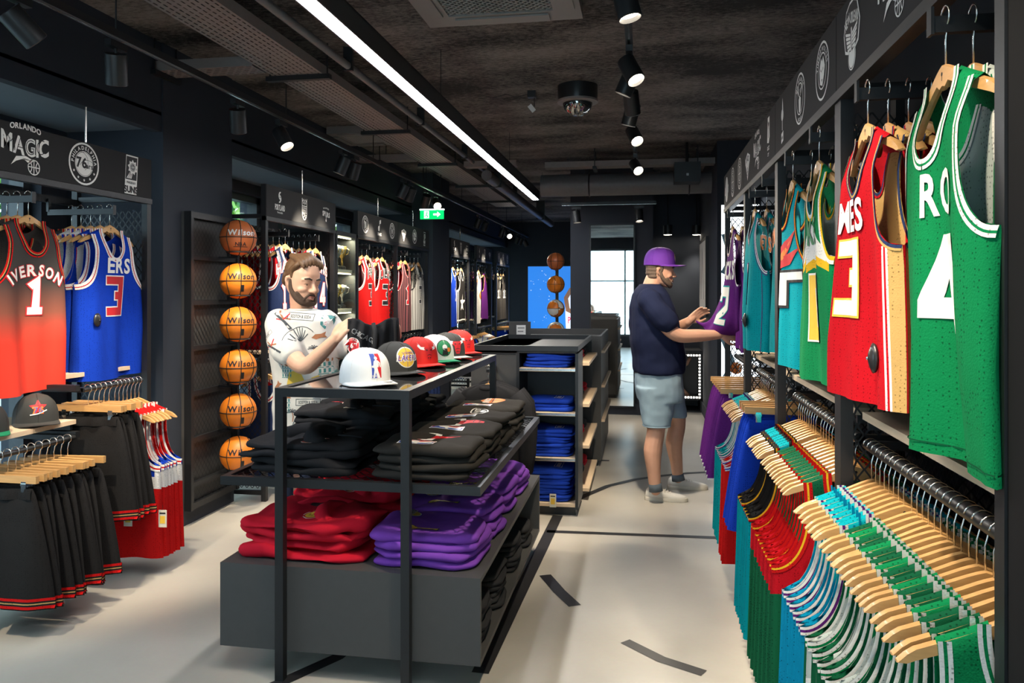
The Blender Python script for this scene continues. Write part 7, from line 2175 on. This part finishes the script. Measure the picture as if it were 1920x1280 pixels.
for px, py, f, s, rot in ((575, 624, mo_shell(), .085, .3), (608, 628, mo_fish(), .07, .2), (618, 602, mo_shield(), .075, -.1), (545, 598, mo_bird(), .10, .1), (575, 592, mo_box(), .13, -.08), (532, 645, mo_bird(), .10, .5), (520, 626, mo_box('PARADISE'), .07, .8),
                          (568, 712, mo_yel(), .13, .1), (606, 715, mo_yel(), .09, .2), (622, 690, mo_house(), .10, .05), (552, 690, mo_house(), .07, 0), (600, 655, mo_palm(), .07, 0), (590, 747, mo_box(), .12, 0), (548, 752, mo_house(), .075, 0), (562, 770, mo_palm(), .07, 0), (585, 782, mo_shell(), .085, .2), (626, 758, mo_shield(), .075, 0), (532, 720, mo_fish(), .06, 1.0), (612, 790, mo_fish(), .06, .1), (540, 795, mo_yel(), .09, .3)):
    p = W(px, py, D1) - r1
    f.moved(0, 0, s, rot).project('print_motif', tee1, bv1, tuple(p), tuple(CR), (0, 0, 1), eps=.0015, step=.02, dist=.7)
mb = MB()
mb.loft([pring(*q, D1) for q in ((790, 520, 618, .122), (830, 520, 608, .125), (860, 520, 606, .12))], S_JEAN)
for x0, x1 in ((520, 562), (564, 606)):
    mb.loft([pring(*q, D1) for q in ((840, x0, x1, .105), (930, x0 + 2, x1 - 2, .085), (1068, x0 + 6, x1 - 6, .068))], S_JEAN)
blob('trousers', mb, S_JEAN, .011, 2, man1, r1)
for px in (541, 585):
    hl = on_z(px - 8, 1078, 0)
    shoe(man1, r1, hl + CF * .05, CR * .5 - CF, S_SHOE, S_SOLE, S_SHOE)

# black hooded top held between his hands
hl, hr = W(652, 598, 3.70), W(748, 596, 3.78)
NU, NV = 30, 16; rnd = random.Random(5); vs = [[], []]
for side in (0, 1):
    for v in range(NV + 1):
        for u in range(NU + 1):
            a = u / NU; b = v / NV
            p = hl.lerp(hr, .5 + (a - .5) * (1.0 + .10 * b))
            sag = .020 * sin(pi * a) - .012 * sin(3 * pi * a) * (1 - b)
            zz = -.235 * b * (1 - .35 * abs(2 * a - 1) ** 2 * (a > .5)) - sag * (1 - b * .5)
            fold = .018 * sin(a * 17 + 1.2 * b) * (.3 + b) + .012 * sin(a * 31 + 2 * b)
            th = .028 * sin(pi * a) ** .4 * min(1, b * 4 + .15)
            vs[side].append(tuple(p + UPV * zz + CF * (fold + (-th if side == 0 else th)) - CF * .02 * sin(pi * a)))
mb = MB(); G = lambda v, u: v * (NU + 1) + u
for side in (0, 1):
    mb.add(vs[side], [(G(v, u), G(v, u + 1), G(v + 1, u + 1), G(v + 1, u)) for v in range(NV) for u in range(NU)], H_BLACK)
n0 = (NU + 1) * (NV + 1)
edge = [G(0, u) for u in range(NU + 1)] + [G(v, NU) for v in range(1, NV + 1)] + [G(NV, u) for u in range(NU - 1, -1, -1)] + [G(v, 0) for v in range(NV - 1, 0, -1)]
ee = [vs[0][i] for i in edge] + [vs[1][i] for i in edge]; k = len(edge)
mb.add(ee, [(i, (i + 1) % k, k + (i + 1) % k, k + i) for i in range(k)], H_BLACK)
me = mb.mesh('held_hoodie', True, True); gl = hl.lerp(hr, .5); me.transform(Matrix.Translation(-gl))
o = tag(link('held_hoodie', me, None, tuple(gl)), 'black hooded top with a round red patch held up by the printed tee shopper', 'hoodie')
bvx = bvh_of(me)
pat = Flat().disc(0, 0, .5, WHITEP).up().disc(0, 0, .46, RED).up().text('67', .1, -.16, .42, WHITEP, off=.04).arc_text('CHICAGO', 0, 0, .33, .14, WHITEP)
pat.moved(0, 0, .075).project('patch', o, bvx, tuple(W(664, 646, 3.72) - gl), tuple(CR), (0, 0, 1), eps=.002, step=.02, dist=.4)
Flat().text('CHICAGO', 0, 0, .035, GREYP, sx=.8, rot=-.5).project('lettering', o, bvx, tuple(W(683, 634, 3.72) - gl), tuple(CR), (0, 0, 1), eps=.002, step=.02, dist=.4)
mb = MB(); mb.tube([W(700, 606, 3.70) - gl, W(704, 622, 3.685) - gl, W(703, 645, 3.68) - gl, W(706, 662, 3.68) - gl], [.010, .012, .012, .006], H_GREY, 8); mb.build('drawstring', o, smooth=True)
